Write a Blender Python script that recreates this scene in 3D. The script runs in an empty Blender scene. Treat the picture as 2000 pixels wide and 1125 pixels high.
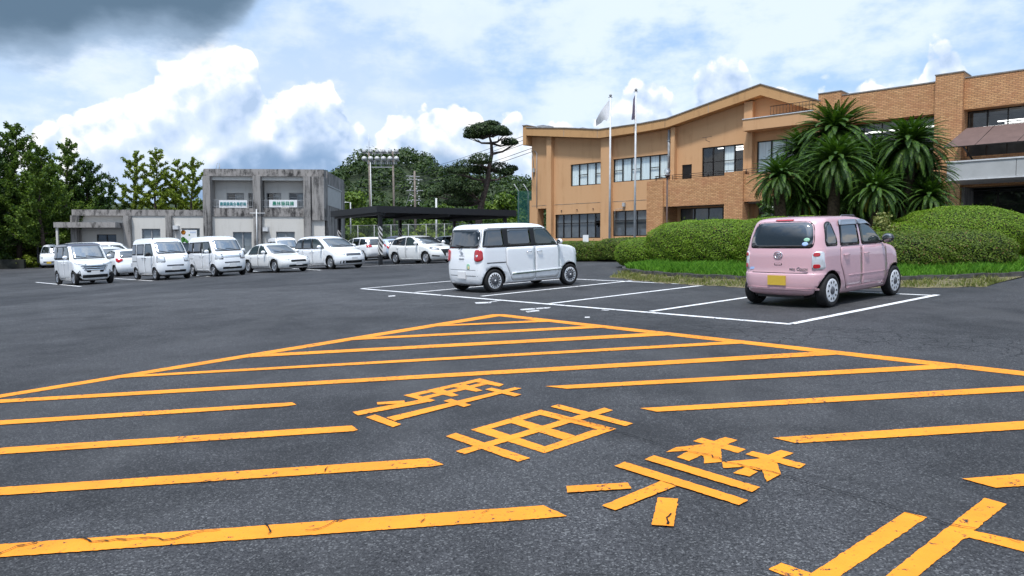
import bpy, bmesh, math, random
import numpy as np
from mathutils import Vector, Matrix

R = math.radians
random.seed(7)
rng = np.random.default_rng(7)
sc = bpy.context.scene
COL = sc.collection

# ------------------------------------------------------------------ camera
FPX, YG, CAMH = 1440.0, 485.0, 1.55            # focal length in photo pixels, level row, eye height
PITCH = math.atan((562.5 - YG) / FPX)
cam = bpy.data.cameras.new("camera")
cam.sensor_width = 36.0
cam.lens = 36.0 * FPX / 2000.0
cam.clip_end = 6000
cam_ob = bpy.data.objects.new("camera", cam)
cam_ob.location = (0, 0, CAMH)
cam_ob.rotation_euler = (math.pi / 2 - PITCH, 0, 0)
COL.objects.link(cam_ob)
sc.camera = cam_ob
sc.view_settings.view_transform = 'Standard'
sc.view_settings.look = 'None'
sc.view_settings.exposure = 0.38
sc.view_settings.gamma = 1.0
sc.cycles.use_denoising = True
sc.cycles.max_bounces = 6
sc.cycles.transparent_max_bounces = 12

# ------------------------------------------------------------------ sun
SUN_AZ, SUN_EL = 205.0, 66.0                    # compass style: 0 = +Y, 90 = +X
sun = bpy.data.lights.new("sun", 'SUN')
sun.energy = 2.8
sun.angle = R(5)
sun.color = (1.0, 0.965, 0.92)
sun_ob = bpy.data.objects.new("sun", sun)
sd = Vector((math.sin(R(SUN_AZ)) * math.cos(R(SUN_EL)), math.cos(R(SUN_AZ)) * math.cos(R(SUN_EL)), math.sin(R(SUN_EL))))
sun_ob.rotation_euler = sd.to_track_quat('Z', 'Y').to_euler()
sun_ob.location = sd * 100
COL.objects.link(sun_ob)


# ------------------------------------------------------------------ photo pixel -> ray / ground
def ray(px, py):
    dx = (px - 1000) / FPX
    dy = -(py - 562.5) / FPX
    c, s = math.cos(PITCH), math.sin(PITCH)
    return (dx, c + dy * s, -s + dy * c)


AZ = R(45.8)
DR = (math.sin(AZ), math.cos(AZ))               # uphill, towards the town hall
DL = (-math.cos(AZ), math.sin(AZ))              # along its front, to the left


def gz(x, y):
    u = x * DR[0] + y * DR[1]
    v = x * DL[0] + y * DL[1]
    return 0.041 * min(max(u, -20), 42) - 0.02 * min(max(v - 18, 0), 30)


def uv2xy(u, v):
    return (u * DR[0] + v * DL[0], u * DR[1] + v * DL[1])


def G(px, py):
    d = ray(px, py)
    t0, t = 0.0, 0.5
    while t < 3000:
        if CAMH + d[2] * t < gz(d[0] * t, d[1] * t):
            a, b = t0, t
            for _ in range(40):
                m = (a + b) / 2
                if CAMH + d[2] * m < gz(d[0] * m, d[1] * m):
                    b = m
                else:
                    a = m
            return Vector((d[0] * b, d[1] * b, gz(d[0] * b, d[1] * b)))
        t0, t = t, t * 1.03
    raise ValueError("no ground at %s %s" % (px, py))


def D3(px, py, depth):
    """point seen at a photo pixel, at a real distance along +Y"""
    d = ray(px, py)
    k = depth / d[1]
    return Vector((d[0] * k, depth, CAMH + d[2] * k))


# ------------------------------------------------------------------ world: physical sky with procedural clouds
world = bpy.data.worlds.new("World")
sc.world = world
world.use_nodes = True
wt = world.node_tree
wt.nodes.clear()


class NT:
    """small node-writing helper"""
    def __init__(s, t):
        s.t = t

    def n(s, typ, **kw):
        nd = s.t.nodes.new(typ)
        for k, v in kw.items():
            setattr(nd, k, v)
        return nd

    def put(s, sock, v):
        if isinstance(v, bpy.types.NodeSocket):
            s.t.links.new(v, sock)
        elif v is not None:
            if isinstance(v, (tuple, list)) and len(v) == 3 and sock.type == 'RGBA':
                v = (*v, 1)
            sock.default_value = v

    def m(s, op, a, b=None, c=None, clamp=False):
        nd = s.n('ShaderNodeMath', operation=op, use_clamp=clamp)
        s.put(nd.inputs[0], a)
        if b is not None:
            s.put(nd.inputs[1], b)
        if c is not None:
            s.put(nd.inputs[2], c)
        return nd.outputs[0]

    def vm(s, op, a, b=None, scale=None):
        nd = s.n('ShaderNodeVectorMath', operation=op)
        s.put(nd.inputs[0], a)
        if b is not None:
            s.put(nd.inputs[1], b)
        if scale is not None:
            s.put(nd.inputs['Scale'], scale)
        return nd.outputs[0]

    def mix(s, f, a, b, blend='MIX'):
        nd = s.n('ShaderNodeMix', data_type='RGBA', blend_type=blend)
        s.put(nd.inputs[0], f)
        s.put(nd.inputs[6], a)
        s.put(nd.inputs[7], b)
        return nd.outputs[2]

    def sstep(s, v, a, b, lo=0.0, hi=1.0):
        nd = s.n('ShaderNodeMapRange', interpolation_type='SMOOTHSTEP')
        s.put(nd.inputs[0], v)
        for i, k in zip((1, 2, 3, 4), (a, b, lo, hi)):
            s.put(nd.inputs[i], k)
        return nd.outputs[0]

    def noise(s, vec, scale, detail=2.0, rough=0.5, dist=0.0, dim='3D'):
        nd = s.n('ShaderNodeTexNoise', noise_dimensions=dim)
        if vec is not None:
            s.put(nd.inputs['Vector'], vec)
        s.put(nd.inputs['Scale'], scale)
        s.put(nd.inputs['Detail'], detail)
        s.put(nd.inputs['Roughness'], rough)
        s.put(nd.inputs['Distortion'], dist)
        return nd.outputs[0]

    def vor(s, vec, scale, feature='F1', out='Distance', detail=0.0, rand=1.0, smooth=None):
        nd = s.n('ShaderNodeTexVoronoi', feature=feature)
        if vec is not None:
            s.put(nd.inputs['Vector'], vec)
        s.put(nd.inputs['Scale'], scale)
        if 'Detail' in nd.inputs:
            s.put(nd.inputs['Detail'], detail)
        s.put(nd.inputs['Randomness'], rand)
        if smooth is not None:
            s.put(nd.inputs['Smoothness'], smooth)
        return nd.outputs[out]

    def ramp(s, v, pts, interp='LINEAR'):
        nd = s.n('ShaderNodeValToRGB')
        cr = nd.color_ramp
        cr.interpolation = interp
        while len(cr.elements) > 1:
            cr.elements.remove(cr.elements[-1])
        cr.elements[0].position = pts[0][0]
        cr.elements[0].color = (*pts[0][1], 1)
        for p, c in pts[1:]:
            e = cr.elements.new(p)
            e.color = (*c, 1)
        s.put(nd.inputs[0], v)
        return nd.outputs[0]


W = NT(wt)
tc = W.n('ShaderNodeTexCoord')
D = tc.outputs['Generated']
sep = W.n('ShaderNodeSeparateXYZ')
W.put(sep.inputs[0], D)
az = W.m('ARCTAN2', sep.outputs[0], sep.outputs[1])
el = W.m('ARCSINE', sep.outputs[2])
azn = W.m('ADD', W.m('MULTIPLY', az, 1 / 1.4), 0.5, clamp=True)      # -0.7..0.7 rad -> 0..1


def skyline(pts):
    """curve node: height (radians) of a cloud outline against compass direction, from points of the photograph"""
    nd = W.n('ShaderNodeFloatCurve')
    cv = nd.mapping.curves[0]
    q = []
    for x, y in pts:
        d = ray(x, y)
        a = math.atan2(d[0], d[1])
        e = math.asin(d[2] / math.sqrt(d[0] ** 2 + d[1] ** 2 + d[2] ** 2))
        q.append((min(max(a / 1.4 + 0.5, 0), 1), min(max(e * 2, 0), 1)))
    q = [(0, q[0][1])] + q + [(1, q[-1][1])]
    q = sorted({round(a, 4): (a, b) for a, b in q}.values())
    while len(cv.points) < len(q):
        cv.points.new(0.5, 0.5)
    for p, (a, b) in zip(cv.points, q):
        p.location = (a, b)
        p.handle_type = 'AUTO_CLAMPED'
    nd.mapping.update()
    W.put(nd.inputs[1], azn)
    return W.m('MULTIPLY', nd.outputs[0], 0.5)


def puff(vec):
    """cauliflower outline noise, about -0.5..0.5"""
    w = W.vm('ADD', vec, W.vm('SCALE', W.n_noisevec(vec, 9), scale=0.035))
    v1 = W.vor(w, 9, 'SMOOTH_F1', smooth=0.35)
    v2 = W.vor(w, 24, 'SMOOTH_F1', smooth=0.3)
    v3 = W.vor(w, 58, 'F1')
    f = W.noise(vec, 120, 3, 0.6)
    a = W.m('MULTIPLY_ADD', v1, -0.62, 0.30)
    a = W.m('MULTIPLY_ADD', v2, -0.34, W.m('ADD', a, 0.13))
    a = W.m('MULTIPLY_ADD', v3, -0.17, W.m('ADD', a, 0.06))
    return W.m('MULTIPLY_ADD', f, 0.12, W.m('SUBTRACT', a, 0.06))


def n_noisevec(vec, scale):
    nd = W.n('ShaderNodeTexNoise')
    W.put(nd.inputs['Vector'], vec)
    W.put(nd.inputs['Scale'], scale)
    W.put(nd.inputs['Detail'], 2)
    return W.vm('SUBTRACT', nd.outputs[1], (0.5, 0.5, 0.5))


W.n_noisevec = n_noisevec

P0 = puff(D)
P1 = puff(W.vm('ADD', D, (-0.010, -0.004, 0.016)))               # towards the light: relief of the billows
relief = W.m('SUBTRACT', P0, P1)
big = W.noise(D, 4.0, 4, 0.55)
soft = W.noise(W.vm('MULTIPLY', D, (1, 1, 2.2)), 5.0, 6, 0.6)
fine = W.noise(D, 14, 5, 0.6)

# clear sky between the clouds
nish = W.n('ShaderNodeTexSky', sky_type='NISHITA', sun_disc=False, sun_elevation=R(SUN_EL), sun_rotation=R(SUN_AZ),
           air_density=1.0, dust_density=1.5, ozone_density=1.2)
clear = W.vm('SCALE', nish.outputs[0], scale=0.13)
clear = W.mix(0.65, clear, (0.27, 0.49, 0.82))
# thin high cloud, streaks
cir = W.sstep(W.m('ADD', soft, W.m('MULTIPLY', fine, 0.25)), 0.50, 0.72)
col = W.mix(W.m('MULTIPLY_ADD', cir, 0.66, 0.16), clear, (0.72, 0.80, 0.91))
# greyer patches high on the right
gp = W.sstep(W.noise(W.vm('ADD', D, (3.1, 0.4, 1.7)), 3.5, 5, 0.6), 0.46, 0.66)
col = W.mix(W.m('MULTIPLY', gp, 0.40), col, (0.42, 0.55, 0.76))

# pale broken cloud under the dark one, left of the middle
lm = W.m('MULTIPLY', W.sstep(az, 0.02, -0.20), W.sstep(el, 0.34, 0.20))
lm = W.m('MULTIPLY', lm, W.m('MULTIPLY_ADD', W.sstep(W.m('ADD', soft, W.m('MULTIPLY', P0, 0.8)), 0.36, 0.60), 0.6, 0.35))
col = W.mix(lm, col, (0.66, 0.73, 0.83))

# cumulus bank
h1 = skyline([(0, 262), (50, 255), (105, 215), (150, 205), (205, 165), (250, 150), (300, 120), (350, 105), (420, 95), (470, 75),
              (505, 120), (530, 195), (560, 190), (590, 172), (640, 165), (672, 205), (720, 205), (762, 185), (800, 168),
              (850, 160), (890, 162), (925, 190), (955, 215), (1000, 205), (1040, 222), (1080, 232), (1130, 240), (1180, 205),
              (1205, 150), (1240, 135), (1290, 142), (1330, 175), (1350, 160), (1385, 125), (1420, 112), (1460, 125), (1485, 160), (1510, 140), (1545, 150),
              (1590, 190), (1640, 185), (1690, 160), (1740, 165), (1790, 165), (1815, 110), (1850, 98), (1880, 115), (1910, 155), (2000, 170)])
d1 = W.m('ADD', W.m('SUBTRACT', h1, el), W.m('MULTIPLY', P0, 0.115))
m1 = W.sstep(d1, -0.002, 0.006)
depth1 = W.sstep(d1, 0.0, 0.13)
lit = W.m('ADD', W.m('MULTIPLY', relief, W.m('MULTIPLY_ADD', depth1, -1.6, 3.4)), W.m('MULTIPLY_ADD', depth1, -0.42, 0.78))
lit = W.m('ADD', lit, W.m('MULTIPLY', W.m('SUBTRACT', big, 0.5), 1.0), clamp=True)
cum = W.ramp(lit, [(0.0, (0.38, 0.50, 0.69)), (0.3, (0.50, 0.61, 0.79)), (0.62, (0.62, 0.71, 0.83)), (0.95, (0.88, 0.88, 0.89))])
col = W.mix(m1, col, cum)

# blue-grey bases in front of the bank
h2 = skyline([(0, 440), (180, 400), (240, 345), (330, 350), (400, 330), (450, 290), (500, 275), (560, 282), (600, 262), (650, 256), (690, 285),
              (725, 268), (750, 262), (785, 300), (815, 300), (850, 262), (890, 275), (930, 310), (1000, 345), (1060, 420), (2000, 480)])
d2 = W.m('ADD', W.m('SUBTRACT', h2, el), W.m('MULTIPLY', P0, 0.05))
m2 = W.m('MULTIPLY', W.sstep(d2, -0.002, 0.022), W.sstep(d2, 0.16, 0.05))
bcol = W.mix(W.sstep(W.m('ADD', fine, W.m('MULTIPLY', relief, 1.2)), 0.35, 0.7), (0.19, 0.31, 0.50), (0.32, 0.45, 0.66))
col = W.mix(W.m('MULTIPLY', m2, 0.85), col, bcol)

# heavy dark cloud, upper left
h3 = skyline([(0, 112), (60, 126), (110, 134), (160, 120), (250, 96), (320, 98), (370, 104), (410, 95), (450, 66), (485, 28), (500, -4),
              (520, -30), (560, -60), (640, -90), (800, -90), (1000, -90), (2000, -90)])
d3 = W.m('SUBTRACT', el, W.m('ADD', h3, W.m('MULTIPLY', W.m('SUBTRACT', soft, 0.5), 0.10)))
d3 = W.m('ADD', d3, W.m('MULTIPLY', P0, 0.02))
m3 = W.m('MULTIPLY', W.sstep(d3, -0.014, 0.018), W.sstep(el, 0.75, 0.45))
dcol = W.mix(W.sstep(W.m('ADD', d3, W.m('MULTIPLY', W.m('SUBTRACT', big, 0.5), 0.16)), -0.01, 0.06), (0.31, 0.42, 0.57), (0.105, 0.168, 0.245))
col = W.mix(m3, col, dcol)

# added glow in the unseen sky around the sun, to light the scene more
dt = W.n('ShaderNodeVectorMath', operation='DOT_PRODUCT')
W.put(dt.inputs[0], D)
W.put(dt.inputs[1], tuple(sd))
sky_boost = W.m('MULTIPLY', W.m('POWER', W.m('MAXIMUM', dt.outputs['Value'], 0.0), 2.5), W.sstep(el, 0.42, 0.85))
col = W.vm('SCALE', col, scale=W.m('MULTIPLY_ADD', sky_boost, 1.3, 1.0))

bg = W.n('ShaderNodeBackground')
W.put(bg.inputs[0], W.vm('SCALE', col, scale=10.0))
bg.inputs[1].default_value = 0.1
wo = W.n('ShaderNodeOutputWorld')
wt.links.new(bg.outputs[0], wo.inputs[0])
world.cycles.sampling_method = 'MANUAL'
world.cycles.sample_map_resolution = 512


# ------------------------------------------------------------------ mesh helpers
class MB:
    """collects shapes, builds ONE mesh object"""
    def __init__(s):
        s.v, s.f, s.m, s.sm = [], [], [], []

    def add(s, vs, fs, mat=0, smooth=False):
        o = len(s.v)
        s.v.extend([tuple(p) for p in vs])
        for f in fs:
            s.f.append(tuple(o + i for i in f))
            s.m.append(mat)
            s.sm.append(smooth)
        return s

    def box(s, x0, x1, y0, y1, z0, z1, mat=0):
        vs = [(x0, y0, z0), (x1, y0, z0), (x1, y1, z0), (x0, y1, z0), (x0, y0, z1), (x1, y0, z1), (x1, y1, z1), (x0, y1, z1)]
        return s.add(vs, [(0, 3, 2, 1), (4, 5, 6, 7), (0, 1, 5, 4), (1, 2, 6, 5), (2, 3, 7, 6), (3, 0, 4, 7)], mat)

    def quad(s, a, b, c, d, mat=0):
        return s.add([a, b, c, d], [(0, 1, 2, 3)], mat)

    def prism(s, poly, y0, y1, mat=0):
        """polygon in (x,z), extruded along y"""
        n = len(poly)
        vs = [(x, y0, z) for x, z in poly] + [(x, y1, z) for x, z in poly]
        fs = [tuple(range(n)), tuple(range(2 * n - 1, n - 1, -1))]
        for i in range(n):
            j = (i + 1) % n
            fs.append((i, i + n, j + n, j))
        return s.add(vs, fs, mat)

    def slab(s, poly, z0, z1, mat=0):
        """polygon in (x,y), extruded along z"""
        n = len(poly)
        vs = [(x, y, z0) for x, y in poly] + [(x, y, z1) for x, y in poly]
        fs = [tuple(range(n - 1, -1, -1)), tuple(range(n, 2 * n))]
        for i in range(n):
            j = (i + 1) % n
            fs.append((i, j, j + n, i + n))
        return s.add(vs, fs, mat)

    def tube(s, pts, rad, n=8, mat=0, smooth=True, cap=True):
        pts = [Vector(p) for p in pts]
        k = len(pts)
        rads = rad if isinstance(rad, (list, tuple)) else [rad] * k
        vs, fs = [], []
        prev = None
        for i, p in enumerate(pts):
            t = (pts[min(i + 1, k - 1)] - pts[max(i - 1, 0)]).normalized()
            a = prev if prev is not None else (Vector((1, 0, 0)) if abs(t.x) < 0.9 else Vector((0, 1, 0)))
            a = (a - t * a.dot(t)).normalized()
            prev = a
            b = t.cross(a)
            for j in range(n):
                w = 2 * math.pi * j / n
                vs.append(p + (a * math.cos(w) + b * math.sin(w)) * rads[i])
        for i in range(k - 1):
            for j in range(n):
                q = (j + 1) % n
                fs.append((i * n + j, i * n + q, (i + 1) * n + q, (i + 1) * n + j))
        if cap:
            fs.append(tuple(range(n - 1, -1, -1)))
            fs.append(tuple(range((k - 1) * n, k * n)))
        return s.add(vs, fs, mat, smooth)

    def lathe(s, prof, n=24, axis='z', org=(0, 0, 0), mat=0, smooth=True, closed=False):
        """profile of (radius, height) turned about an axis"""
        vs, fs = [], []
        k = len(prof)
        for r, h in prof:
            for j in range(n):
                w = 2 * math.pi * j / n
                c, d = r * math.cos(w), r * math.sin(w)
                p = {'z': (c, d, h), 'y': (c, h, d), 'x': (h, c, d)}[axis]
                vs.append((p[0] + org[0], p[1] + org[1], p[2] + org[2]))
        for i in range(k if closed else k - 1):
            i2 = (i + 1) % k
            for j in range(n):
                q = (j + 1) % n
                fs.append((i * n + j, i * n + q, i2 * n + q, i2 * n + j))
        if not closed:
            if prof[0][0] > 1e-6:
                fs.append(tuple(range(n - 1, -1, -1)))
            if prof[-1][0] > 1e-6:
                fs.append(tuple(range((k - 1) * n, k * n)))
        return s.add(vs, fs, mat, smooth)

    def ball(s, c, r, n=12, k=8, mat=0):
        rx, ry, rz = r if isinstance(r, (tuple, list)) else (r, r, r)
        vs, fs = [], []
        for i in range(k + 1):
            t = math.pi * i / k
            for j in range(n):
                w = 2 * math.pi * j / n
                vs.append((c[0] + rx * math.sin(t) * math.cos(w), c[1] + ry * math.sin(t) * math.sin(w), c[2] - rz * math.cos(t)))
        for i in range(k):
            for j in range(n):
                q = (j + 1) % n
                fs.append((i * n + j, i * n + q, (i + 1) * n + q, (i + 1) * n + j))
        return s.add(vs, fs, mat, True)

    def build(s, name, mats, parent=None, loc=None, rotz=0.0, fix=True):
        me = bpy.data.meshes.new(name)
        me.from_pydata(s.v, [], s.f)
        for m in (mats if isinstance(mats, (list, tuple)) else [mats]):
            me.materials.append(m)
        me.polygons.foreach_set('material_index', s.m)
        me.polygons.foreach_set('use_smooth', s.sm)
        if fix:
            bm = bmesh.new()
            bm.from_mesh(me)
            bmesh.ops.recalc_face_normals(bm, faces=bm.faces)
            bm.to_mesh(me)
            bm.free()
        me.update()
        o = bpy.data.objects.new(name, me)
        COL.objects.link(o)
        if parent is not None:
            o.parent = parent
        if loc is not None:
            o.location = loc
        if rotz:
            o.rotation_euler = (0, 0, rotz)
        return o


def cards(name, quads, mats, midx=None, parent=None, loc=None, tri=False):
    """many separate small faces from an (n,4,3) array, fast"""
    quads = np.asarray(quads, dtype=np.float32)
    n, k = quads.shape[0], quads.shape[1]
    me = bpy.data.meshes.new(name)
    me.vertices.add(n * k)
    me.vertices.foreach_set('co', quads.reshape(-1))
    me.loops.add(n * k)
    me.loops.foreach_set('vertex_index', np.arange(n * k, dtype=np.int32))
    me.polygons.add(n)
    me.polygons.foreach_set('loop_start', np.arange(0, n * k, k, dtype=np.int32))
    for m in (mats if isinstance(mats, (list, tuple)) else [mats]):
        me.materials.append(m)
    if midx is not None:
        me.polygons.foreach_set('material_index', np.asarray(midx, dtype=np.int32))
    me.update(calc_edges=True)
    o = bpy.data.objects.new(name, me)
    COL.objects.link(o)
    if parent is not None:
        o.parent = parent
    if loc is not None:
        o.location = loc
    return o


def tag(o, label=None, cat=None, group=None, kind=None):
    if label:
        o['label'] = label
    if cat:
        o['category'] = cat
    if group:
        o['group'] = group
    if kind:
        o['kind'] = kind
    return o


def thing(name, label, cat, loc=(0, 0, 0), rotz=0.0, group=None):
    o = bpy.data.objects.new(name, None)
    COL.objects.link(o)
    o.location = loc
    o.rotation_euler = (0, 0, rotz)
    o.empty_display_size = 0.3
    return tag(o, label, cat, group)


def compass(a):
    """rotation about z that turns local +x to a compass direction (degrees, 0 = +Y, 90 = +X)"""
    return R(90 - a)


# ------------------------------------------------------------------ materials
def mat(name, color=(0.5, 0.5, 0.5), rough=0.6, metal=0.0, spec=0.5, coat=0.0, ior=1.45):
    m = bpy.data.materials.new(name)
    m.use_nodes = True
    b = m.node_tree.nodes['Principled BSDF']
    b.inputs['Base Color'].default_value = (*color, 1)
    b.inputs['Roughness'].default_value = rough
    b.inputs['Metallic'].default_value = metal
    b.inputs['Specular IOR Level'].default_value = spec
    b.inputs['Coat Weight'].default_value = coat
    b.inputs['Coat Roughness'].default_value = 0.03
    b.inputs['IOR'].default_value = ior
    return m


def nodes_of(m):
    return NT(m.node_tree), m.node_tree.nodes['Principled BSDF']


def varied(name, color, rough=0.7, amount=0.25, scale=3.0, detail=5, spec=0.4, bump=0.0, bscale=40.0, second=None, stretch=None):
    """a surface whose colour drifts a little: dust, weathering"""
    m = mat(name, color, rough, spec=spec)
    T, b = nodes_of(m)
    tcn = T.n('ShaderNodeTexCoord')
    v = tcn.outputs['Object']
    if stretch:
        v = T.vm('MULTIPLY', v, stretch)
    f = T.noise(v, scale, detail, 0.6)
    c2 = second or tuple(c * (1 - amount) for c in color)
    c1 = tuple(min(c * (1 + amount * 0.5), 1) for c in color) if second is None else color
    T.put(b.inputs['Base Color'], T.mix(T.sstep(f, 0.3, 0.7), c2, c1))
    if bump:
        bn = T.n('ShaderNodeBump')
        bn.inputs['Strength'].default_value = bump
        bn.inputs['Distance'].default_value = 0.01
        T.put(bn.inputs['Height'], T.noise(tcn.outputs['Object'], bscale, 3, 0.6))
        T.put(b.inputs['Normal'], bn.outputs[0])
    return m


def leafmat(name, dark, light, trans=0.25, rough=0.55, hue=None):
    """foliage: colour differs from leaf to leaf and in broad clumps, a little light passes through"""
    m = mat(name, dark, rough, spec=0.3)
    T, b = nodes_of(m)
    g = T.n('ShaderNodeNewGeometry')
    ob = T.n('ShaderNodeTexCoord')
    f = T.m('ADD', T.m('MULTIPLY', g.outputs['Random Per Island'], 0.65), T.m('MULTIPLY', T.noise(ob.outputs['Object'], 1.3, 3, 0.6), 0.35))
    c = T.mix(T.sstep(f, 0.15, 0.85), dark, light)
    if hue:
        c = T.mix(T.sstep(g.outputs['Random Per Island'], 0.93, 0.97), c, hue)
    T.put(b.inputs['Base Color'], c)
    tr = T.n('ShaderNodeBsdfTranslucent')
    T.put(tr.inputs[0], T.mix(1.0, c, (1.3, 1.5, 0.6), 'MULTIPLY'))
    mx = T.n('ShaderNodeMixShader')
    mx.inputs[0].default_value = trans
    m.node_tree.links.new(b.outputs[0], mx.inputs[1])
    m.node_tree.links.new(tr.outputs[0], mx.inputs[2])
    out = [n for n in m.node_tree.nodes if n.type == 'OUTPUT_MATERIAL'][0]
    m.node_tree.links.new(mx.outputs[0], out.inputs[0])
    return m


def asphalt_mat():
    m = mat('asphalt', (0.05, 0.05, 0.052), 0.75, spec=0.35)
    T, b = nodes_of(m)
    tcn = T.n('ShaderNodeTexCoord')
    v = tcn.outputs['Object']
    grain = T.m('ADD', T.m('MULTIPLY', T.noise(v, 130, 3, 0.75), 0.55), T.m('MULTIPLY', T.noise(v, 52, 3, 0.7), 0.45))
    stone = T.vor(v, 110, 'F1', 'Color')
    sepc = T.n('ShaderNodeSeparateColor')
    T.put(sepc.inputs[0], stone)
    blot = T.noise(v, 0.35, 6, 0.62)
    blot2 = T.noise(T.vm('MULTIPLY', v, (1, 1, 1)), 1.6, 6, 0.65, 0.6)
    c = T.mix(T.sstep(grain, 0.38, 0.63), (0.010, 0.0103, 0.0115), (0.063, 0.0635, 0.068))
    c = T.mix(T.m('MULTIPLY', T.sstep(sepc.outputs[0], 0.86, 0.94), 0.75), c, (0.125, 0.127, 0.13))
    c = T.mix(1.0, c, T.mix(T.sstep(T.m('ADD', T.m('MULTIPLY', blot, 0.6), T.m('MULTIPLY', blot2, 0.4)), 0.34, 0.64), (0.60, 0.60, 0.60), (1.34, 1.34, 1.33)), 'MULTIPLY')
    # older, paler sheets and repaired patches
    pl = T.vor(T.vm('ADD', v, T.vm('SCALE', n_vec(T, v, 0.9), scale=0.5)), 0.11, 'F1', 'Color')
    sp2 = T.n('ShaderNodeSeparateColor')
    T.put(sp2.inputs[0], pl)
    c = T.mix(1.0, c, T.mix(sp2.outputs[0], (0.80, 0.80, 0.81), (1.20, 1.20, 1.19)), 'MULTIPLY')
    # worn lanes, drips of oil
    lanes = T.noise(T.vm('MULTIPLY', T.vm('ADD', v, (40, 12, 0)), (0.9, 0.22, 1)), 0.8, 4, 0.55)
    c = T.mix(T.m('MULTIPLY', T.sstep(lanes, 0.52, 0.72), 0.35), c, (0.075, 0.075, 0.076))
    oil = T.vor(T.vm('ADD', v, T.vm('SCALE', n_vec(T, v, 3.0), scale=0.25)), 0.42)
    c = T.mix(T.m('MULTIPLY', T.sstep(oil, 0.16, 0.05), 0.55), c, (0.014, 0.014, 0.015))
    # cracks
    w = T.vm('ADD', v, T.vm('SCALE', n_vec(T, v, 2.2), scale=0.35))
    e1 = T.vor(w, 0.55, 'DISTANCE_TO_EDGE')
    e2 = T.vor(w, 3.4, 'DISTANCE_TO_EDGE')
    sv = T.n('ShaderNodeSeparateXYZ')
    T.put(sv.inputs[0], v)
    uu = T.m('ADD', T.m('MULTIPLY', sv.outputs[0], DR[0]), T.m('MULTIPLY', sv.outputs[1], DR[1]))
    vv = T.m('ADD', T.m('MULTIPLY', sv.outputs[0], DL[0]), T.m('MULTIPLY', sv.outputs[1], DL[1]))
    lane = T.m('MULTIPLY', T.m('MULTIPLY', T.sstep(uu, 8.2, 8.8), T.sstep(uu, 11.2, 10.2)), T.sstep(vv, 9.5, 7.0))
    where = T.m('MULTIPLY', T.sstep(T.noise(T.vm('ADD', v, (5.3, 1.1, 0)), 0.5, 3, 0.55), 0.36, 0.52), lane)
    k1 = T.m('MULTIPLY', T.sstep(e1, 0.006, 0.001), T.m('MULTIPLY', T.sstep(T.noise(v, 0.45, 3), 0.56, 0.64), 0.6))
    k2 = T.m('MULTIPLY', T.sstep(e2, 0.035, 0.008), where)
    ck = T.m('MAXIMUM', k1, k2)
    c = T.mix(T.m('MULTIPLY', ck, 0.85), c, (0.010, 0.010, 0.011))
    T.put(b.inputs['Base Color'], c)
    T.put(b.inputs['Roughness'], T.m('MULTIPLY_ADD', grain, 0.25, 0.55))
    bn = T.n('ShaderNodeBump')
    bn.inputs['Strength'].default_value = 0.55
    bn.inputs['Distance'].default_value = 0.006
    T.put(bn.inputs['Height'], T.m('SUBTRACT', T.m('ADD', grain, T.m('MULTIPLY', sepc.outputs[0], 0.35)), T.m('MULTIPLY', ck, 1.5)))
    T.put(b.inputs['Normal'], bn.outputs[0])
    return m


def n_vec(T, vec, scale):
    nd = T.n('ShaderNodeTexNoise')
    T.put(nd.inputs['Vector'], vec)
    T.put(nd.inputs['Scale'], scale)
    T.put(nd.inputs['Detail'], 3)
    return T.vm('SUBTRACT', nd.outputs[1], (0.5, 0.5, 0.5))


def paint_mat(name, color, wear=0.5, cracks=0.5):
    """road paint, chipped and cracked, the asphalt showing through"""
    m = mat(name, color, 0.6, spec=0.35)
    T, b = nodes_of(m)
    tcn = T.n('ShaderNodeTexCoord')
    v = tcn.outputs['Object']
    f = T.noise(v, 26, 5, 0.7)
    g = T.noise(v, 1.3, 4, 0.6)
    chip = T.sstep(T.m('ADD', f, T.m('MULTIPLY', g, 0.35)), 0.86 - 0.10 * wear, 0.90 - 0.10 * wear)
    wv = T.vm('ADD', v, T.vm('SCALE', n_vec(T, v, 4.5), scale=0.16))
    e = T.vor(wv, 1.1, 'DISTANCE_TO_EDGE')
    ck = T.m('MULTIPLY', T.sstep(e, 0.010, 0.004), T.sstep(T.noise(v, 1.1, 2), 0.47, 0.56))
    e2 = T.vor(wv, 5.0, 'DISTANCE_TO_EDGE')
    ck2 = T.m('MULTIPLY', T.sstep(e2, 0.03, 0.008), T.sstep(T.noise(T.vm('ADD', v, (3, 8, 0)), 1.7, 2), 0.60, 0.66))
    chip = T.m('MAXIMUM', chip, T.m('MULTIPLY', T.sstep(T.noise(v, 130, 3, 0.75), 0.64, 0.72), T.m('MULTIPLY_ADD', T.sstep(g, 0.40, 0.65), 0.7, 0.15)))
    bad = T.m('MAXIMUM', chip, T.m('MULTIPLY', T.m('MAXIMUM', ck, T.m('MULTIPLY', ck2, 0.7)), cracks))
    tone = T.mix(T.sstep(T.noise(v, 2.2, 6, 0.65), 0.3, 0.7), tuple(c * 0.80 for c in color), color)
    tone = T.mix(T.m('MULTIPLY', T.sstep(T.noise(v, 120, 2, 0.6), 0.55, 0.75), 0.25), tone, tuple(c * 0.5 for c in color))
    T.put(b.inputs['Base Color'], T.mix(bad, tone, (0.03, 0.03, 0.033)))
    bn = T.n('ShaderNodeBump')
    bn.inputs['Strength'].default_value = 0.3
    bn.inputs['Distance'].default_value = 0.004
    T.put(bn.inputs['Height'], T.m('SUBTRACT', T.noise(v, 95, 3, 0.75), T.m('MULTIPLY', bad, 2)))
    T.put(b.inputs['Normal'], bn.outputs[0])
    return m


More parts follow.
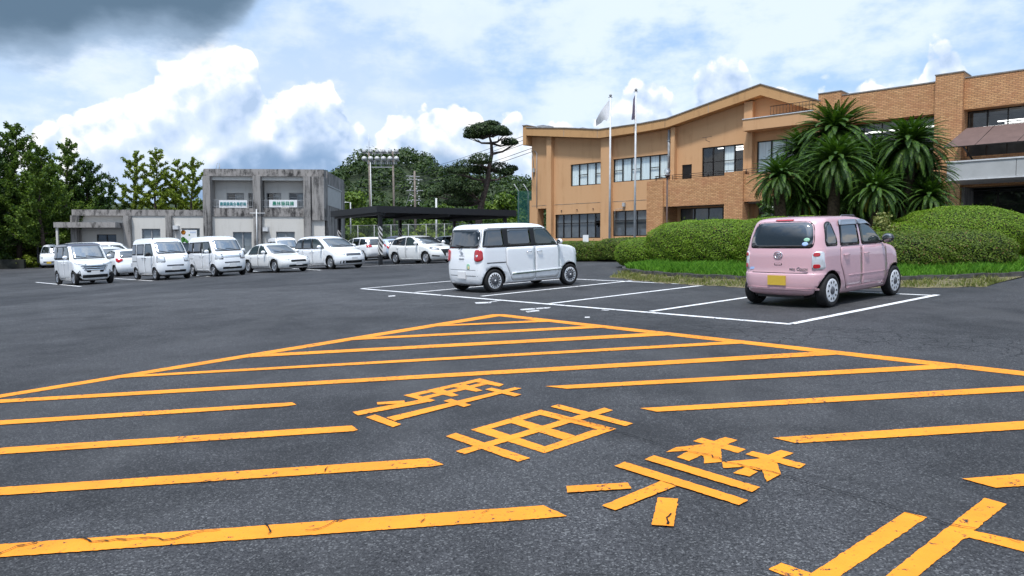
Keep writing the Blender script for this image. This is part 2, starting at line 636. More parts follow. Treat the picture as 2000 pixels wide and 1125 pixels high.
def glass_mat(name, tint=(0.55, 0.6, 0.6), refl=1.0):
    """building window: dim see-through pane with a mirror-like surface"""
    m = bpy.data.materials.new(name)
    m.use_nodes = True
    t = m.node_tree
    t.nodes.clear()
    T = NT(t)
    tr = T.n('ShaderNodeBsdfTransparent')
    T.put(tr.inputs[0], tint)
    gl = T.n('ShaderNodeBsdfGlossy')
    gl.inputs['Roughness'].default_value = 0.02
    T.put(gl.inputs[0], (0.9, 0.95, 1.0))
    lw = T.n('ShaderNodeLayerWeight')
    lw.inputs[0].default_value = 0.5
    mx = T.n('ShaderNodeMixShader')
    T.put(mx.inputs[0], T.m('MULTIPLY_ADD', T.m('POWER', lw.outputs['Facing'], 4.0), 0.9, 0.06 * refl, clamp=True))
    t.links.new(tr.outputs[0], mx.inputs[1])
    t.links.new(gl.outputs[0], mx.inputs[2])
    o = T.n('ShaderNodeOutputMaterial')
    t.links.new(mx.outputs[0], o.inputs[0])
    return m


def emit_mat(name, color, power):
    m = mat(name, color)
    b = m.node_tree.nodes['Principled BSDF']
    b.inputs['Emission Color'].default_value = (*color, 1)
    b.inputs['Emission Strength'].default_value = power
    return m


def car_paint(name, color, flake=0.0):
    m = mat(name, color, 0.32, spec=0.5, coat=1.0)
    T, b = nodes_of(m)
    tcn = T.n('ShaderNodeTexCoord')
    # a breath of road dust low on the body
    sp = T.n('ShaderNodeSeparateXYZ')
    T.put(sp.inputs[0], tcn.outputs['Object'])
    d = T.m('MULTIPLY', T.sstep(sp.outputs[2], 0.55, 0.15), T.sstep(T.noise(tcn.outputs['Object'], 6, 5, 0.6), 0.3, 0.75))
    T.put(b.inputs['Base Color'], T.mix(T.m('MULTIPLY', d, 0.35), color, (0.25, 0.23, 0.2)))
    return m


def brick_mat():
    m = mat('brick_tile', (0.4, 0.2, 0.08), 0.7, spec=0.3)
    T, b = nodes_of(m)
    tcn = T.n('ShaderNodeTexCoord')
    sp = T.n('ShaderNodeSeparateXYZ')
    T.put(sp.inputs[0], tcn.outputs['Object'])
    cb = T.n('ShaderNodeCombineXYZ')
    T.put(cb.inputs[0], T.m('ADD', sp.outputs[0], sp.outputs[1]))
    T.put(cb.inputs[1], sp.outputs[2])
    br = T.n('ShaderNodeTexBrick')
    T.put(br.inputs['Vector'], cb.outputs[0])
    br.offset = 0.5
    br.offset_frequency = 2
    for k, v in dict(Scale=1.0).items():
        br.inputs[k].default_value = v
    br.inputs['Mortar Size'].default_value = 0.016
    br.inputs['Mortar Smooth'].default_value = 0.3
    br.inputs['Bias'].default_value = 0.0
    br.inputs['Brick Width'].default_value = 0.24
    br.inputs['Row Height'].default_value = 0.085
    T.put(br.inputs['Color1'], (0.48, 0.245, 0.105))
    T.put(br.inputs['Color2'], (0.68, 0.385, 0.18))
    T.put(br.inputs['Mortar'], (0.30, 0.17, 0.095))
    # a second, slower drift in the firing colour, and soot at the joints
    drift = T.noise(cb.outputs[0], 1.1, 5, 0.7)
    c = T.mix(T.m('MULTIPLY', T.sstep(drift, 0.38, 0.72), 0.45), br.outputs[0], (0.45, 0.19, 0.10))
    c = T.mix(T.m('MULTIPLY', T.sstep(T.noise(T.vm('MULTIPLY', cb.outputs[0], (6, 0.5, 1)), 1.0, 4), 0.55, 0.8), 0.3), c, (0.2, 0.1, 0.05))
    T.put(b.inputs['Base Color'], c)
    bn = T.n('ShaderNodeBump')
    bn.inputs['Strength'].default_value = 0.5
    bn.inputs['Distance'].default_value = 0.012
    T.put(bn.inputs['Height'], T.m('SUBTRACT', 1.0, br.outputs['Fac']))
    T.put(b.inputs['Normal'], bn.outputs[0])
    return m


def stained_mat(name, base, stain, amount=0.5, zscale=0.12, sc_=2.2):
    """rain-streaked render or concrete: stains that run down"""
    m = mat(name, base, 0.85, spec=0.25)
    T, b = nodes_of(m)
    tcn = T.n('ShaderNodeTexCoord')
    v = tcn.outputs['Object']
    s1 = T.noise(T.vm('MULTIPLY', v, (1, 1, zscale)), sc_, 6, 0.68)
    s2 = T.noise(v, 0.8, 5, 0.6)
    s3 = T.noise(v, 14, 5, 0.7)
    f = T.m('ADD', T.m('MULTIPLY', s1, 0.6), T.m('ADD', T.m('MULTIPLY', s2, 0.25), T.m('MULTIPLY', s3, 0.15)))
    T.put(b.inputs['Base Color'], T.mix(T.sstep(f, 0.62 - 0.3 * amount, 0.80 - 0.3 * amount), base, stain))
    bn = T.n('ShaderNodeBump')
    bn.inputs['Strength'].default_value = 0.2
    bn.inputs['Distance'].default_value = 0.01
    T.put(bn.inputs['Height'], s3)
    T.put(b.inputs['Normal'], bn.outputs[0])
    return m


M = {}
M['asphalt'] = asphalt_mat()
M['orange_paint'] = paint_mat('orange_road_paint', (0.88, 0.298, 0.018), 0.75, 0.1)
M['white_paint'] = paint_mat('white_road_paint', (0.80, 0.80, 0.80), 0.9, 0.9)
M['old_paint'] = paint_mat('worn_white_paint', (0.7, 0.7, 0.7), 1.5, 1.0)
M['black'] = mat('black_plastic', (0.012, 0.012, 0.013), 0.45)
M['rubber'] = varied('tyre_rubber', (0.017, 0.017, 0.018), 0.8, 0.3, 9)
M['dark_metal'] = mat('dark_bronze_metal', (0.018, 0.015, 0.014), 0.4, 0.3)
M['chrome'] = mat('chrome', (0.75, 0.77, 0.8), 0.12, 1.0)
M['alloy'] = mat('alloy', (0.55, 0.56, 0.58), 0.3, 0.9)
M['silver'] = mat('silver_paint', (0.74, 0.75, 0.77), 0.3, 0.15)
M['capgrey'] = mat('grey_hubcap', (0.10, 0.105, 0.12), 0.35, 0.3)
M['carglass'] = mat('tinted_car_glass', (0.006, 0.007, 0.008), 0.02, spec=0.5, ior=2.4)
M['windglass'] = mat('windscreen_glass', (0.030, 0.037, 0.042), 0.02, spec=0.5, ior=3.2)
M['clearglass'] = mat('side_window_glass', (0.022, 0.032, 0.028), 0.02, spec=0.5, ior=1.9)
M['redlamp'] = mat('red_lamp', (0.42, 0.006, 0.012), 0.12, coat=1.0)
M['clearlamp'] = mat('clear_lamp', (0.72, 0.74, 0.76), 0.1, 0.4, coat=1.0)
M['amber'] = mat('amber_lamp', (0.7, 0.22, 0.02), 0.15, coat=1.0)
M['white_car'] = car_paint('white_car_paint', (0.88, 0.90, 0.92))
M['pearl'] = car_paint('pearl_car_paint', (0.83, 0.84, 0.83))
M['pink'] = car_paint('pink_car_paint', (0.62, 0.385, 0.425))
M['navy'] = car_paint('dark_violet_car_paint', (0.035, 0.03, 0.05))
M['darkcar'] = car_paint('dark_car_paint', (0.02, 0.02, 0.024))
M['iceblue'] = car_paint('pale_blue_car_paint', (0.42, 0.50, 0.62))
M['maroon'] = car_paint('maroon_car_paint', (0.10, 0.025, 0.025))
M['plate_white'] = mat('white_plate', (0.75, 0.75, 0.75), 0.4)
M['plate_yellow'] = mat('yellow_plate', (0.62, 0.42, 0.05), 0.4)
M['stucco'] = stained_mat('ochre_stucco', (0.61, 0.362, 0.190), (0.50, 0.275, 0.132), 0.42)
M['fascia'] = stained_mat('ochre_fascia', (0.54, 0.315, 0.145), (0.43, 0.245, 0.115), 0.45, 0.3, 3)
M['brick'] = brick_mat()
M['concrete'] = stained_mat('stained_concrete', (0.32, 0.305, 0.29), (0.040, 0.039, 0.040), 0.62, 0.10, 2.6)
M['concrete_mid'] = stained_mat('weathered_concrete', (0.33, 0.31, 0.295), (0.045, 0.043, 0.042), 0.60, 0.4, 3.2)
M['render'] = stained_mat('cream_render', (0.62, 0.60, 0.56), (0.51, 0.49, 0.45), 0.40)
M['coping'] = varied('grey_coping', (0.26, 0.25, 0.24), 0.7, 0.3, 4)
M['panelgrey'] = varied('grey_cladding_panel', (0.42, 0.43, 0.43), 0.5, 0.08, 2)
M['steel_white'] = varied('white_painted_steel', (0.62, 0.63, 0.64), 0.45, 0.12, 5)
M['steel_grey'] = varied('galvanised_steel', (0.33, 0.34, 0.35), 0.5, 0.25, 6)
M['rust_steel'] = varied('weathered_pole', (0.21, 0.175, 0.15), 0.7, 0.4, 5)
M['bronze'] = varied('brown_metal', (0.085, 0.05, 0.04), 0.5, 0.2, 5)
M['awning'] = varied('brown_awning_cloth', (0.135, 0.088, 0.078), 0.85, 0.12, 3)
M['pane'] = glass_mat('window_pane', (0.92, 0.96, 0.97), 1.1)
M['pane_dark'] = glass_mat('shop_pane', (0.60, 0.63, 0.65), 1.0)
M['curtain'] = varied('pale_vertical_blind', (0.86, 0.93, 0.94), 0.8, 0.16, 9, 2, stretch=(1.6, 1.6, 0.05))
M['blind_grey'] = varied('grey_blind', (0.30, 0.31, 0.315), 0.8, 0.2, 3)
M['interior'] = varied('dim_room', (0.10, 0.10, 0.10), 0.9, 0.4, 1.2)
M['tube'] = emit_mat('fluorescent_tube', (1.0, 0.98, 0.94), 2.2)
M['bark'] = varied('bark', (0.085, 0.062, 0.048), 0.9, 0.5, 9, bump=0.6, bscale=25)
M['bark_red'] = varied('pine_bark', (0.10, 0.078, 0.068), 0.9, 0.5, 6, bump=0.6, bscale=20)
M['kerb'] = varied('old_kerb_concrete', (0.085, 0.082, 0.078), 0.9, 0.5, 6, bump=0.4)
M['soil'] = varied('dry_soil', (0.20, 0.16, 0.10), 0.95, 0.45, 7, second=(0.10, 0.095, 0.045), bump=0.5)
M['blackroof'] = mat('black_roof_sheet', (0.016, 0.017, 0.02), 0.42)
M['wire'] = mat('cable', (0.03, 0.03, 0.035), 0.6)
M['banner'] = varied('white_banner_cloth', (0.78, 0.79, 0.80), 0.7, 0.06, 3)
M['teal'] = mat('teal_letter', (0.0, 0.20, 0.22), 0.6)
M['green'] = mat('green_letter', (0.0, 0.22, 0.13), 0.6)
M['flagwhite'] = varied('white_flag_cloth', (0.66, 0.67, 0.70), 0.8, 0.1, 2)
M['flagviolet'] = varied('violet_flag_cloth', (0.17, 0.15, 0.22), 0.8, 0.2, 2)
M['hilldirt'] = varied('wooded_hill_ground', (0.03, 0.045, 0.018), 0.95, 0.4, 0.1)
M['leaf_dark'] = leafmat('dark_leaf', (0.016, 0.040, 0.011), (0.075, 0.135, 0.026))
M['leaf_mid'] = leafmat('mid_leaf', (0.035, 0.078, 0.013), (0.150, 0.220, 0.030))
M['leaf_lime'] = leafmat('lime_leaf', (0.085, 0.135, 0.014), (0.24, 0.29, 0.035))
M['leaf_hill'] = leafmat('hill_leaf', (0.012, 0.030, 0.009), (0.055, 0.092, 0.018), 0.12)
M['leaf_pine'] = leafmat('pine_needle', (0.012, 0.030, 0.010), (0.058, 0.092, 0.026), 0.1)
M['leaf_hedge'] = leafmat('hedge_leaf', (0.080, 0.155, 0.008), (0.195, 0.315, 0.020), 0.18, hue=(0.16, 0.11, 0.03))
M['leaf_hedge2'] = leafmat('azalea_leaf', (0.050, 0.095, 0.010), (0.140, 0.205, 0.018), 0.18, hue=(0.22, 0.13, 0.06))
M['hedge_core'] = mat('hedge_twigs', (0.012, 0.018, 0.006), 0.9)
M['frond'] = leafmat('cycad_frond', (0.014, 0.044, 0.010), (0.080, 0.155, 0.018), 0.18, 0.55)
M['frond_old'] = leafmat('yellowing_frond', (0.12, 0.12, 0.015), (0.28, 0.24, 0.03), 0.2)
M['cycad_trunk'] = varied('cycad_trunk', (0.075, 0.055, 0.035), 0.95, 0.6, 14, bump=1.0, bscale=18)
M['grass'] = leafmat('grass_blade', (0.050, 0.155, 0.012), (0.160, 0.340, 0.035), 0.3)
M['drygrass'] = leafmat('dry_grass_blade', (0.085, 0.125, 0.025), (0.27, 0.26, 0.09), 0.2)


# ------------------------------------------------------------------ ground and painted markings
def ground_mesh():
    us = sorted(set([-900, -200, -60, -20] + list(range(-16, 42, 4)) + [42, 60, 120, 400, 1500]))
    vs = sorted(set([-900, -300, -100, -40, -10, 0, 6, 12, 18, 24, 30, 36, 42, 48, 60, 90, 150, 400, 1500]))
    b = MB()
    idx = {}
    for i, u in enumerate(us):
        for j, v in enumerate(vs):
            x, y = uv2xy(u, v)
            idx[i, j] = len(b.v)
            b.v.append((x, y, gz(x, y)))
    for i in range(len(us) - 1):
        for j in range(len(vs) - 1):
            b.f.append((idx[i, j], idx[i + 1, j], idx[i + 1, j + 1], idx[i, j + 1]))
            b.m.append(0)
            b.sm.append(False)
    return b


ground = ground_mesh().build('asphalt_ground', M['asphalt'])
tag(ground, kind='structure', label='dark grey asphalt of the sloping car park', cat='asphalt ground')


def poly_on_ground(b, pxs, lift=0.004):
    q0 = [G(*p) for p in pxs]
    q = []
    for i, p in enumerate(q0):
        e = q0[(i + 1) % len(q0)]
        L = (e - p).length
        nrm = Vector((-(e - p).y, (e - p).x, 0)).normalized()
        k = max(1, min(260, int(L / 0.022)))
        for j in range(k):
            r = 0.0 if j == 0 else random.gauss(0, 0.0018)
            c = p.lerp(e, j / k) + nrm * r
            q.append(Vector((c.x, c.y, gz(c.x, c.y))))
    b.add([(p.x, p.y, p.z + lift) for p in q], [tuple(range(len(q)))])


z5 = lambda p: (660 + p[0] / 3.3333, 700 + p[1] / 3.3333)
z6 = lambda p: (1080 + p[0] / 3.7037, 820 + p[1] / 3.7037)
z7 = lambda p: (1440 + p[0] / 3.5714, 880 + p[1] / 3.5714)

hatch = MB()
HATCH = [
    [(962, 614.3), (985, 614.3), (975, 618), (-80, 790.5), (-80, 784.4)],
    [(985, 614.3), (2000, 725.7), (2120, 739), (2120, 748.5), (2000, 734.5), (975, 618)],
    [(864, 635), (1049, 626.2), (1081, 628.7), (839.5, 638.6)],
    [(703, 660.2), (1158, 636.8), (1186, 640.3), (671.5, 665.8)],
    [(505, 692.5), (1273.5, 650.8), (1312, 655.3), (465, 700)],
    [(275, 732.5), (1419, 668), (1454, 671.5), (215, 740)],
    [(-80, 786.2), (1604.5, 687.2), (1638, 693.5), (-80, 792.5)],
    [(1065, 755.5), (1818, 713.8), (1869, 719.8), (1107, 760.5)],
    [(-80, 827.5), (570, 787), (579, 791.5), (560, 794.5), (-80, 836)],
    [(-80, 881), (687.5, 832.5), (699, 841), (690, 843.5), (-80, 893.7)],
    [(1250, 798.5), (2120, 747.5), (2120, 758.6), (1282.5, 805.5)],
    [(-80, 959), (836, 896.5), (866.5, 909), (845, 912.5), (-80, 974.5)],
    [(1509, 856.5), (2120, 815.5), (2120, 832.5), (1555, 867)],
    [(-80, 1071), (1062, 989), (1107.5, 1010), (1065, 1014), (-80, 1096)],
    [(1878.5, 936.5), (2000, 927.5), (2120, 918), (2120, 942), (1945, 954.5)],
]
for i, p in enumerate(HATCH):
    poly_on_ground(hatch, p, 0.004 if i < 2 else 0.0065)
tag(hatch.build('hatched_marking', M['orange_paint'], parent=ground), label='orange diagonal stripes in an orange border')

KANJI = [
    (z5, [  # no. 1
        [(428, 243), (920, 133), (960, 143), (470, 253)],
        [(510, 261), (985, 150), (1000, 165), (530, 276)],
        [(428, 243), (480, 232), (635, 275), (595, 288)],
        [(605, 222), (685, 205), (787, 243), (742, 252)],
        [(755, 190), (832, 172), (942, 212), (898, 220)],
        [(920, 133), (1080, 172), (1050, 187), (898, 157)],
        [(95, 353), (540, 272), (605, 284), (130, 375)],
        [(252, 290), (435, 278), (432, 298), (258, 305)],
        [(182, 388), (240, 370), (412, 433), (360, 453)],
        [(315, 390), (1150, 193), (1195, 200), (370, 412)],
        [(688, 282), (735, 268), (868, 308), (820, 322)],
        [(958, 207), (1000, 196), (1195, 240), (1150, 253)]]),
    (z5, [  # no. 2
        [(865, 467), (1320, 337), (1315, 370), (995, 460)],
        [(865, 467), (995, 460), (1348, 577), (1345, 620)],
        [(1345, 620), (1348, 577), (1680, 463), (1812, 463)],
        [(1320, 337), (1812, 463), (1680, 463), (1315, 370)],
        [(1125, 423), (1198, 403), (1545, 508), (1470, 535)],
        [(768, 608), (1735, 325), (1790, 342), (820, 628)],
        [(1383, 318), (1435, 303), (1922, 428), (1870, 445)],
        [(703, 512), (768, 490), (1252, 655), (1172, 678)]]),
    (z6, [  # no. 3
        [(1013, 157), (1078, 133), (1395, 216), (1340, 243)],
        [(1245, 128), (1337, 150), (1180, 215), (1085, 185)],
        [(1095, 180), (1180, 205), (960, 228), (815, 238), (890, 203)],
        [(895, 275), (985, 228), (1070, 262), (985, 303)],
        [(1085, 215), (1215, 210), (1220, 310), (1095, 320)],
        [(960, 228), (1095, 185), (1210, 210), (1090, 268)],
        [(1393, 255), (1445, 232), (1828, 327), (1778, 358)],
        [(1650, 225), (1742, 247), (1580, 310), (1490, 285)],
        [(1490, 288), (1590, 300), (1345, 350), (1233, 355), (1222, 312)],
        [(1303, 392), (1395, 348), (1482, 383), (1420, 418)],
        [(1490, 310), (1620, 320), (1648, 402), (1545, 455)],
        [(1370, 345), (1490, 288), (1620, 320), (1500, 375)],
        [(662, 294), (730, 265), (1500, 497), (1440, 532)],
        [(443, 342), (520, 312), (1412, 592), (1345, 627)],
        [(780, 452), (890, 490), (450, 665), (355, 632)],
        [(97, 490), (540, 465), (567, 508), (102, 537)],
        [(758, 574), (905, 582), (873, 783), (713, 772)]]),
    (z7, [  # no. 4, partly beyond the frame
        [(1170, 432), (1325, 470), (560, 985), (330, 985)],
        [(1725, 335), (1880, 378), (1100, 1010), (870, 1010)],
        [(1570, 548), (2300, 705), (2300, 790), (1620, 612), (1480, 640)],
        [(218, 835), (305, 790), (1750, 1290), (1560, 1390)]]),
]
for fn, strokes in KANJI:
    b = MB()
    for k, st in enumerate(strokes):
        poly_on_ground(b, [fn(p) for p in st], 0.004 + 0.0004 * k)
    b.build('painted_character', M['orange_paint'], parent=ground)


def strip(b, p, q, w, lift=0.004):
    d = (q - p)
    d.z = 0
    d.normalize()
    n = Vector((-d.y, d.x, 0)) * w / 2
    k = max(1, int((q - p).length / 3))
    for i in range(k):
        a, c = p.lerp(q, i / k), p.lerp(q, (i + 1) / k)
        vs = []
        for e in (a - n, c - n, c + n, a + n):
            vs.append((e.x, e.y, gz(e.x, e.y) + lift))
        b.add(vs, [(0, 1, 2, 3)])


stall = MB()
fl0, fl1 = G(706, 564), G(1546, 633.5)
bk0, bk1 = G(1020, 540.5), G(1829, 577.5)
strip(stall, fl0, fl1, 0.12)
strip(stall, bk0, bk1, 0.11)
dr = Vector((math.sin(R(50.5)), math.cos(R(50.5)), 0))
for p, L in ((G(706, 564), 5.0), (G(811, 571.5), 5.0), (G(940, 579), 5.1), (G(1072, 593.6), 5.1), (G(1271, 608.7), 5.1), (G(1546, 633), 5.3)):
    strip(stall, p, p + dr * L, 0.12, 0.0065)
for a, c, e in (((86, 552.8), (150, 559), 0.3), ((238, 544.8), (292, 548.2), 0.3), ((371, 536.8), (405, 540), 0.6), ((579, 525), (622, 527.5), 0.6),
                ((705, 521), (880, 513), 0.0), ((500, 530), (470, 528), 0.3)):
    p, q = G(*a), G(*c)
    d = q - p
    strip(stall, p - d * e, q + d * 0.1, 0.12)
tag(stall.build('stall_marking', M['white_paint'], parent=ground), label='white lines of the parking stalls')
old = MB()
for pts in ([(927, 591), (958, 589.5), (960, 592), (930, 593.5)], [(1015, 604), (1075, 600), (1074, 602.5), (1018, 606.5)],
            [(1026, 608), (1052, 605.6), (1054, 608), (1030, 610.5)], [(758, 578), (772, 577), (772, 579), (759, 580)],
            [(950, 590), (975, 586.5), (976, 588), (953, 591.5)], [(1142, 619), (1152, 619), (1152, 621), (1142, 621)], [(1175, 605), (1190, 606), (1189, 607), (1175, 606.4)]):
    poly_on_ground(old, pts)
tag(old.build('worn_marking', M['old_paint'], parent=ground), label='worn scraps of old white paint')

# long cracks through asphalt and paint
M['crack'] = mat('crack_filling', (0.006, 0.006, 0.006), 0.95)
for pts, w in ([[(1080, 812), (1180, 836), (1310, 878), (1345, 884), (1390, 893), (1420, 906), (1470, 916), (1535, 932), (1570, 942), (1640, 962), (1730, 987), (1770, 1003), (1815, 1015), (1865, 1030), (1905, 1036), (2010, 1066)], 0.007],
               [[(-10, 1090), (30, 1072), (62, 1066), (95, 1057)], 0.010], [[(158, 1054), (175, 1062), (215, 1060), (300, 1053), (322, 1058), (345, 1055), (400, 1040), (442, 1039)], 0.009],
               [[(519, 1027), (528, 1038), (520, 1053)], 0.009], [[(598, 1041), (625, 1036), (655, 1022), (692, 1015)], 0.008], [[(820, 1024), (828, 1012)], 0.008], [[(940, 1006), (966, 997)], 0.007],
               [[(636, 925), (640, 912)], 0.008], [[(380, 948), (420, 940)], 0.006], [[(1310, 1008), (1303, 1016), (1306, 1024), (1300, 1031)], 0.012], [[(90, 880), (170, 872)], 0.006]):
    b = MB()
    P_ = [G(*p) for p in pts]
    Q_ = []
    for i in range(len(P_) - 1):
        k = max(2, int((P_[i + 1] - P_[i]).length / 0.03))
        for j in range(k):
            c = P_[i].lerp(P_[i + 1], j / k)
            Q_.append(Vector((c.x + random.gauss(0, 0.006), c.y + random.gauss(0, 0.006), 0)))
    for i in range(len(Q_) - 1):
        d = (Q_[i + 1] - Q_[i]).normalized()
        n1 = Vector((-d.y, d.x, 0)) * w * 0.5 * random.uniform(0.5, 1.3)
        vs = [(e.x, e.y, gz(e.x, e.y) + 0.014) for e in (Q_[i] - n1, Q_[i + 1] - n1, Q_[i + 1] + n1, Q_[i] + n1)]
        b.add(vs, [(0, 1, 2, 3)])
    b.build('crack', M['crack'], parent=ground)


# ------------------------------------------------------------------ vehicles
def rpoly(pts, r=0.05, n=4):
    """polygon with rounded corners and well spaced edge points"""
    out = []
    k = len(pts)
    for i in range(k):
        p, a, c = Vector(pts[i]), Vector(pts[i - 1]), Vector(pts[(i + 1) % k])
        rr = r[i] if isinstance(r, (list, tuple)) else r
        la, lc = (a - p).length, (c - p).length
        t = min(rr, la * 0.45, lc * 0.45)
        if t < 1e-4:
            out.append(p)
            continue
        s, e = p + (a - p).normalized() * t, p + (c - p).normalized() * t
        for j in range(n + 1):
            w = j / n
            out.append(s * (1 - w) ** 2 + p * 2 * w * (1 - w) + e * w * w)
    res = []
    for i in range(len(out)):
        p, q = out[i], out[(i + 1) % len(out)]
        m = max(1, int((q - p).length / 0.09))
        for j in range(m):
            res.append(p.lerp(q, j / m))
    return [(p.x, p.y) for p in res]


class Shell:
    """car body as horizontal slices: rows of (z, rear x, front x, half width, rear corner radius, front corner radius)"""
    def __init__(s, keys, bulge=(0.08, 0.05), sub=5):
        k = np.array(keys, float)
        n = len(k)
        rows = []
        for i in range(n - 1):
            p0, p1, p2, p3 = k[max(i - 1, 0)], k[i], k[i + 1], k[min(i + 2, n - 1)]
            for j in range(sub):
                t = j / sub
                rows.append(0.5 * (2 * p1 + (p2 - p0) * t + (2 * p0 - 5 * p1 + 4 * p2 - p3) * t * t + (3 * p1 - p0 - 3 * p2 + p3) * t ** 3))
        rows.append(k[-1])
        s.rows = np.array(rows)
        s.rows[:, 0] = np.maximum.accumulate(s.rows[:, 0] + np.arange(len(rows)) * 1e-6)
        s.bf, s.br = bulge
        s.cache = {}

    def half(s, row):
        """left half outline, rear centre -> side -> front centre"""
        z, xr, xf, w, rr, rf = row
        rr, rf = min(rr, w * 0.9), min(rf, w * 0.9)
        P = []
        for i in range(6):
            P.append((xr, (w - rr) * i / 6))
        for i in range(7):
            a = math.pi / 2 * i / 6
            P.append((xr + rr * (1 - math.sin(a)) if False else xr + rr - rr * math.cos(a), w - rr + rr * math.sin(a)))
        for i in range(1, 16):
            t = i / 16
            P.append((xr + rr + (xf - rf - xr - rr) * t, w))
        for i in range(7):
            a = math.pi / 2 * i / 6
            P.append((xf - rf + rf * math.sin(a), w - rf + rf * math.cos(a)))
        for i in range(1, 7):
            P.append((xf, (w - rf) * (1 - i / 6)))
        xc, hl = (xr + xf) / 2, (xf - xr) / 2
        o = []
        for x, y in P:
            t = (x - xc) / max(hl, 1e-3)
            b = s.bf if t > 0 else s.br
            o.append((x - math.copysign(1, t) * b * (y / max(w, 1e-3)) ** 2 * abs(t) ** 3 * min(1, hl), y * (1 - 0.018 * t * t)))
        return np.array(o)

    def at(s, z):
        key = round(z, 4)
        if key not in s.cache:
            r = np.array([np.interp(z, s.rows[:, 0], s.rows[:, c]) for c in range(6)])
            s.cache[key] = s.half(r)
        return s.cache[key]

    def side(s, x, z):
        h = s.at(z)
        return float(np.interp(x, np.maximum.accumulate(h[:, 0]), h[:, 1]))

    def front(s, y, z):
        h = s.at(z)[20:][::-1]
        return float(np.interp(abs(y), np.maximum.accumulate(h[:, 1] + np.arange(len(h)) * 1e-7), h[:, 0]))

    def rear(s, y, z):
        h = s.at(z)[:20]
        return float(np.interp(abs(y), np.maximum.accumulate(h[:, 1] + np.arange(len(h)) * 1e-7), h[:, 0]))

    def mesh(s, b, mat_=0):
        N = None
        o = len(b.v)
        for r in s.rows:
            h = s.half(r)
            ring = [(x, y) for x, y in h] + [(x, -y) for x, y in h[-2:0:-1]]
            N = len(ring)
            b.v.extend([(x, y, r[0]) for x, y in ring])
        nr = len(s.rows)
        for i in range(nr - 1):
            for j in range(N):
                q = (j + 1) % N
                b.f.append((o + i * N + j, o + i * N + q, o + (i + 1) * N + q, o + (i + 1) * N + j))
                b.m.append(mat_)
                b.sm.append(True)
        for ring, rev in ((0, True), (nr - 1, False)):
            h = len(s.half(s.rows[0]))
            base = o + ring * N
            # cap with strips between mirrored points
            L = [base + i for i in range(h)]
            Rr = [base] + [base + N - i for i in range(1, h - 1)] + [base + h - 1]
            for i in range(h - 1):
                f = [L[i], L[i + 1], Rr[i + 1], Rr[i]]
                f = list(dict.fromkeys(f))
                if len(f) >= 3:
                    b.f.append(tuple(f if rev else f[::-1]))
                    b.m.append(mat_)
                    b.sm.append(False)


def patch(b, poly, fn, off, axis, sgn, mat_=0, thick=0.03, rings=5):
    """a panel that follows the shell: fn(a,b) -> point on the shell, pushed out along one axis"""
    poly = list(poly)
    n = len(poly)
    ca, cb = sum(p[0] for p in poly) / n, sum(p[1] for p in poly) / n
    o = len(b.v)

    def pt(a, c, d):
        p = list(fn(a, c))
        p[axis] += sgn * d
        return tuple(p)
    b.v.append(pt(ca, cb, off))
    for k in range(1, rings + 1):
        t = k / rings
        for a, c in poly:
            b.v.append(pt(ca + (a - ca) * t, cb + (c - cb) * t, off))
    for a, c in poly:
        b.v.append(pt(a, c, off - thick))
    for j in range(n):
        q = (j + 1) % n
        b.f.append((o, o + 1 + j, o + 1 + q))
        b.m.append(mat_)
        b.sm.append(True)
        for k in range(rings):
            r0, r1 = o + 1 + k * n, o + 1 + (k + 1) * n
            b.f.append((r0 + j, r1 + j, r1 + q, r0 + q))
            b.m.append(mat_)
            b.sm.append(k < rings - 1)


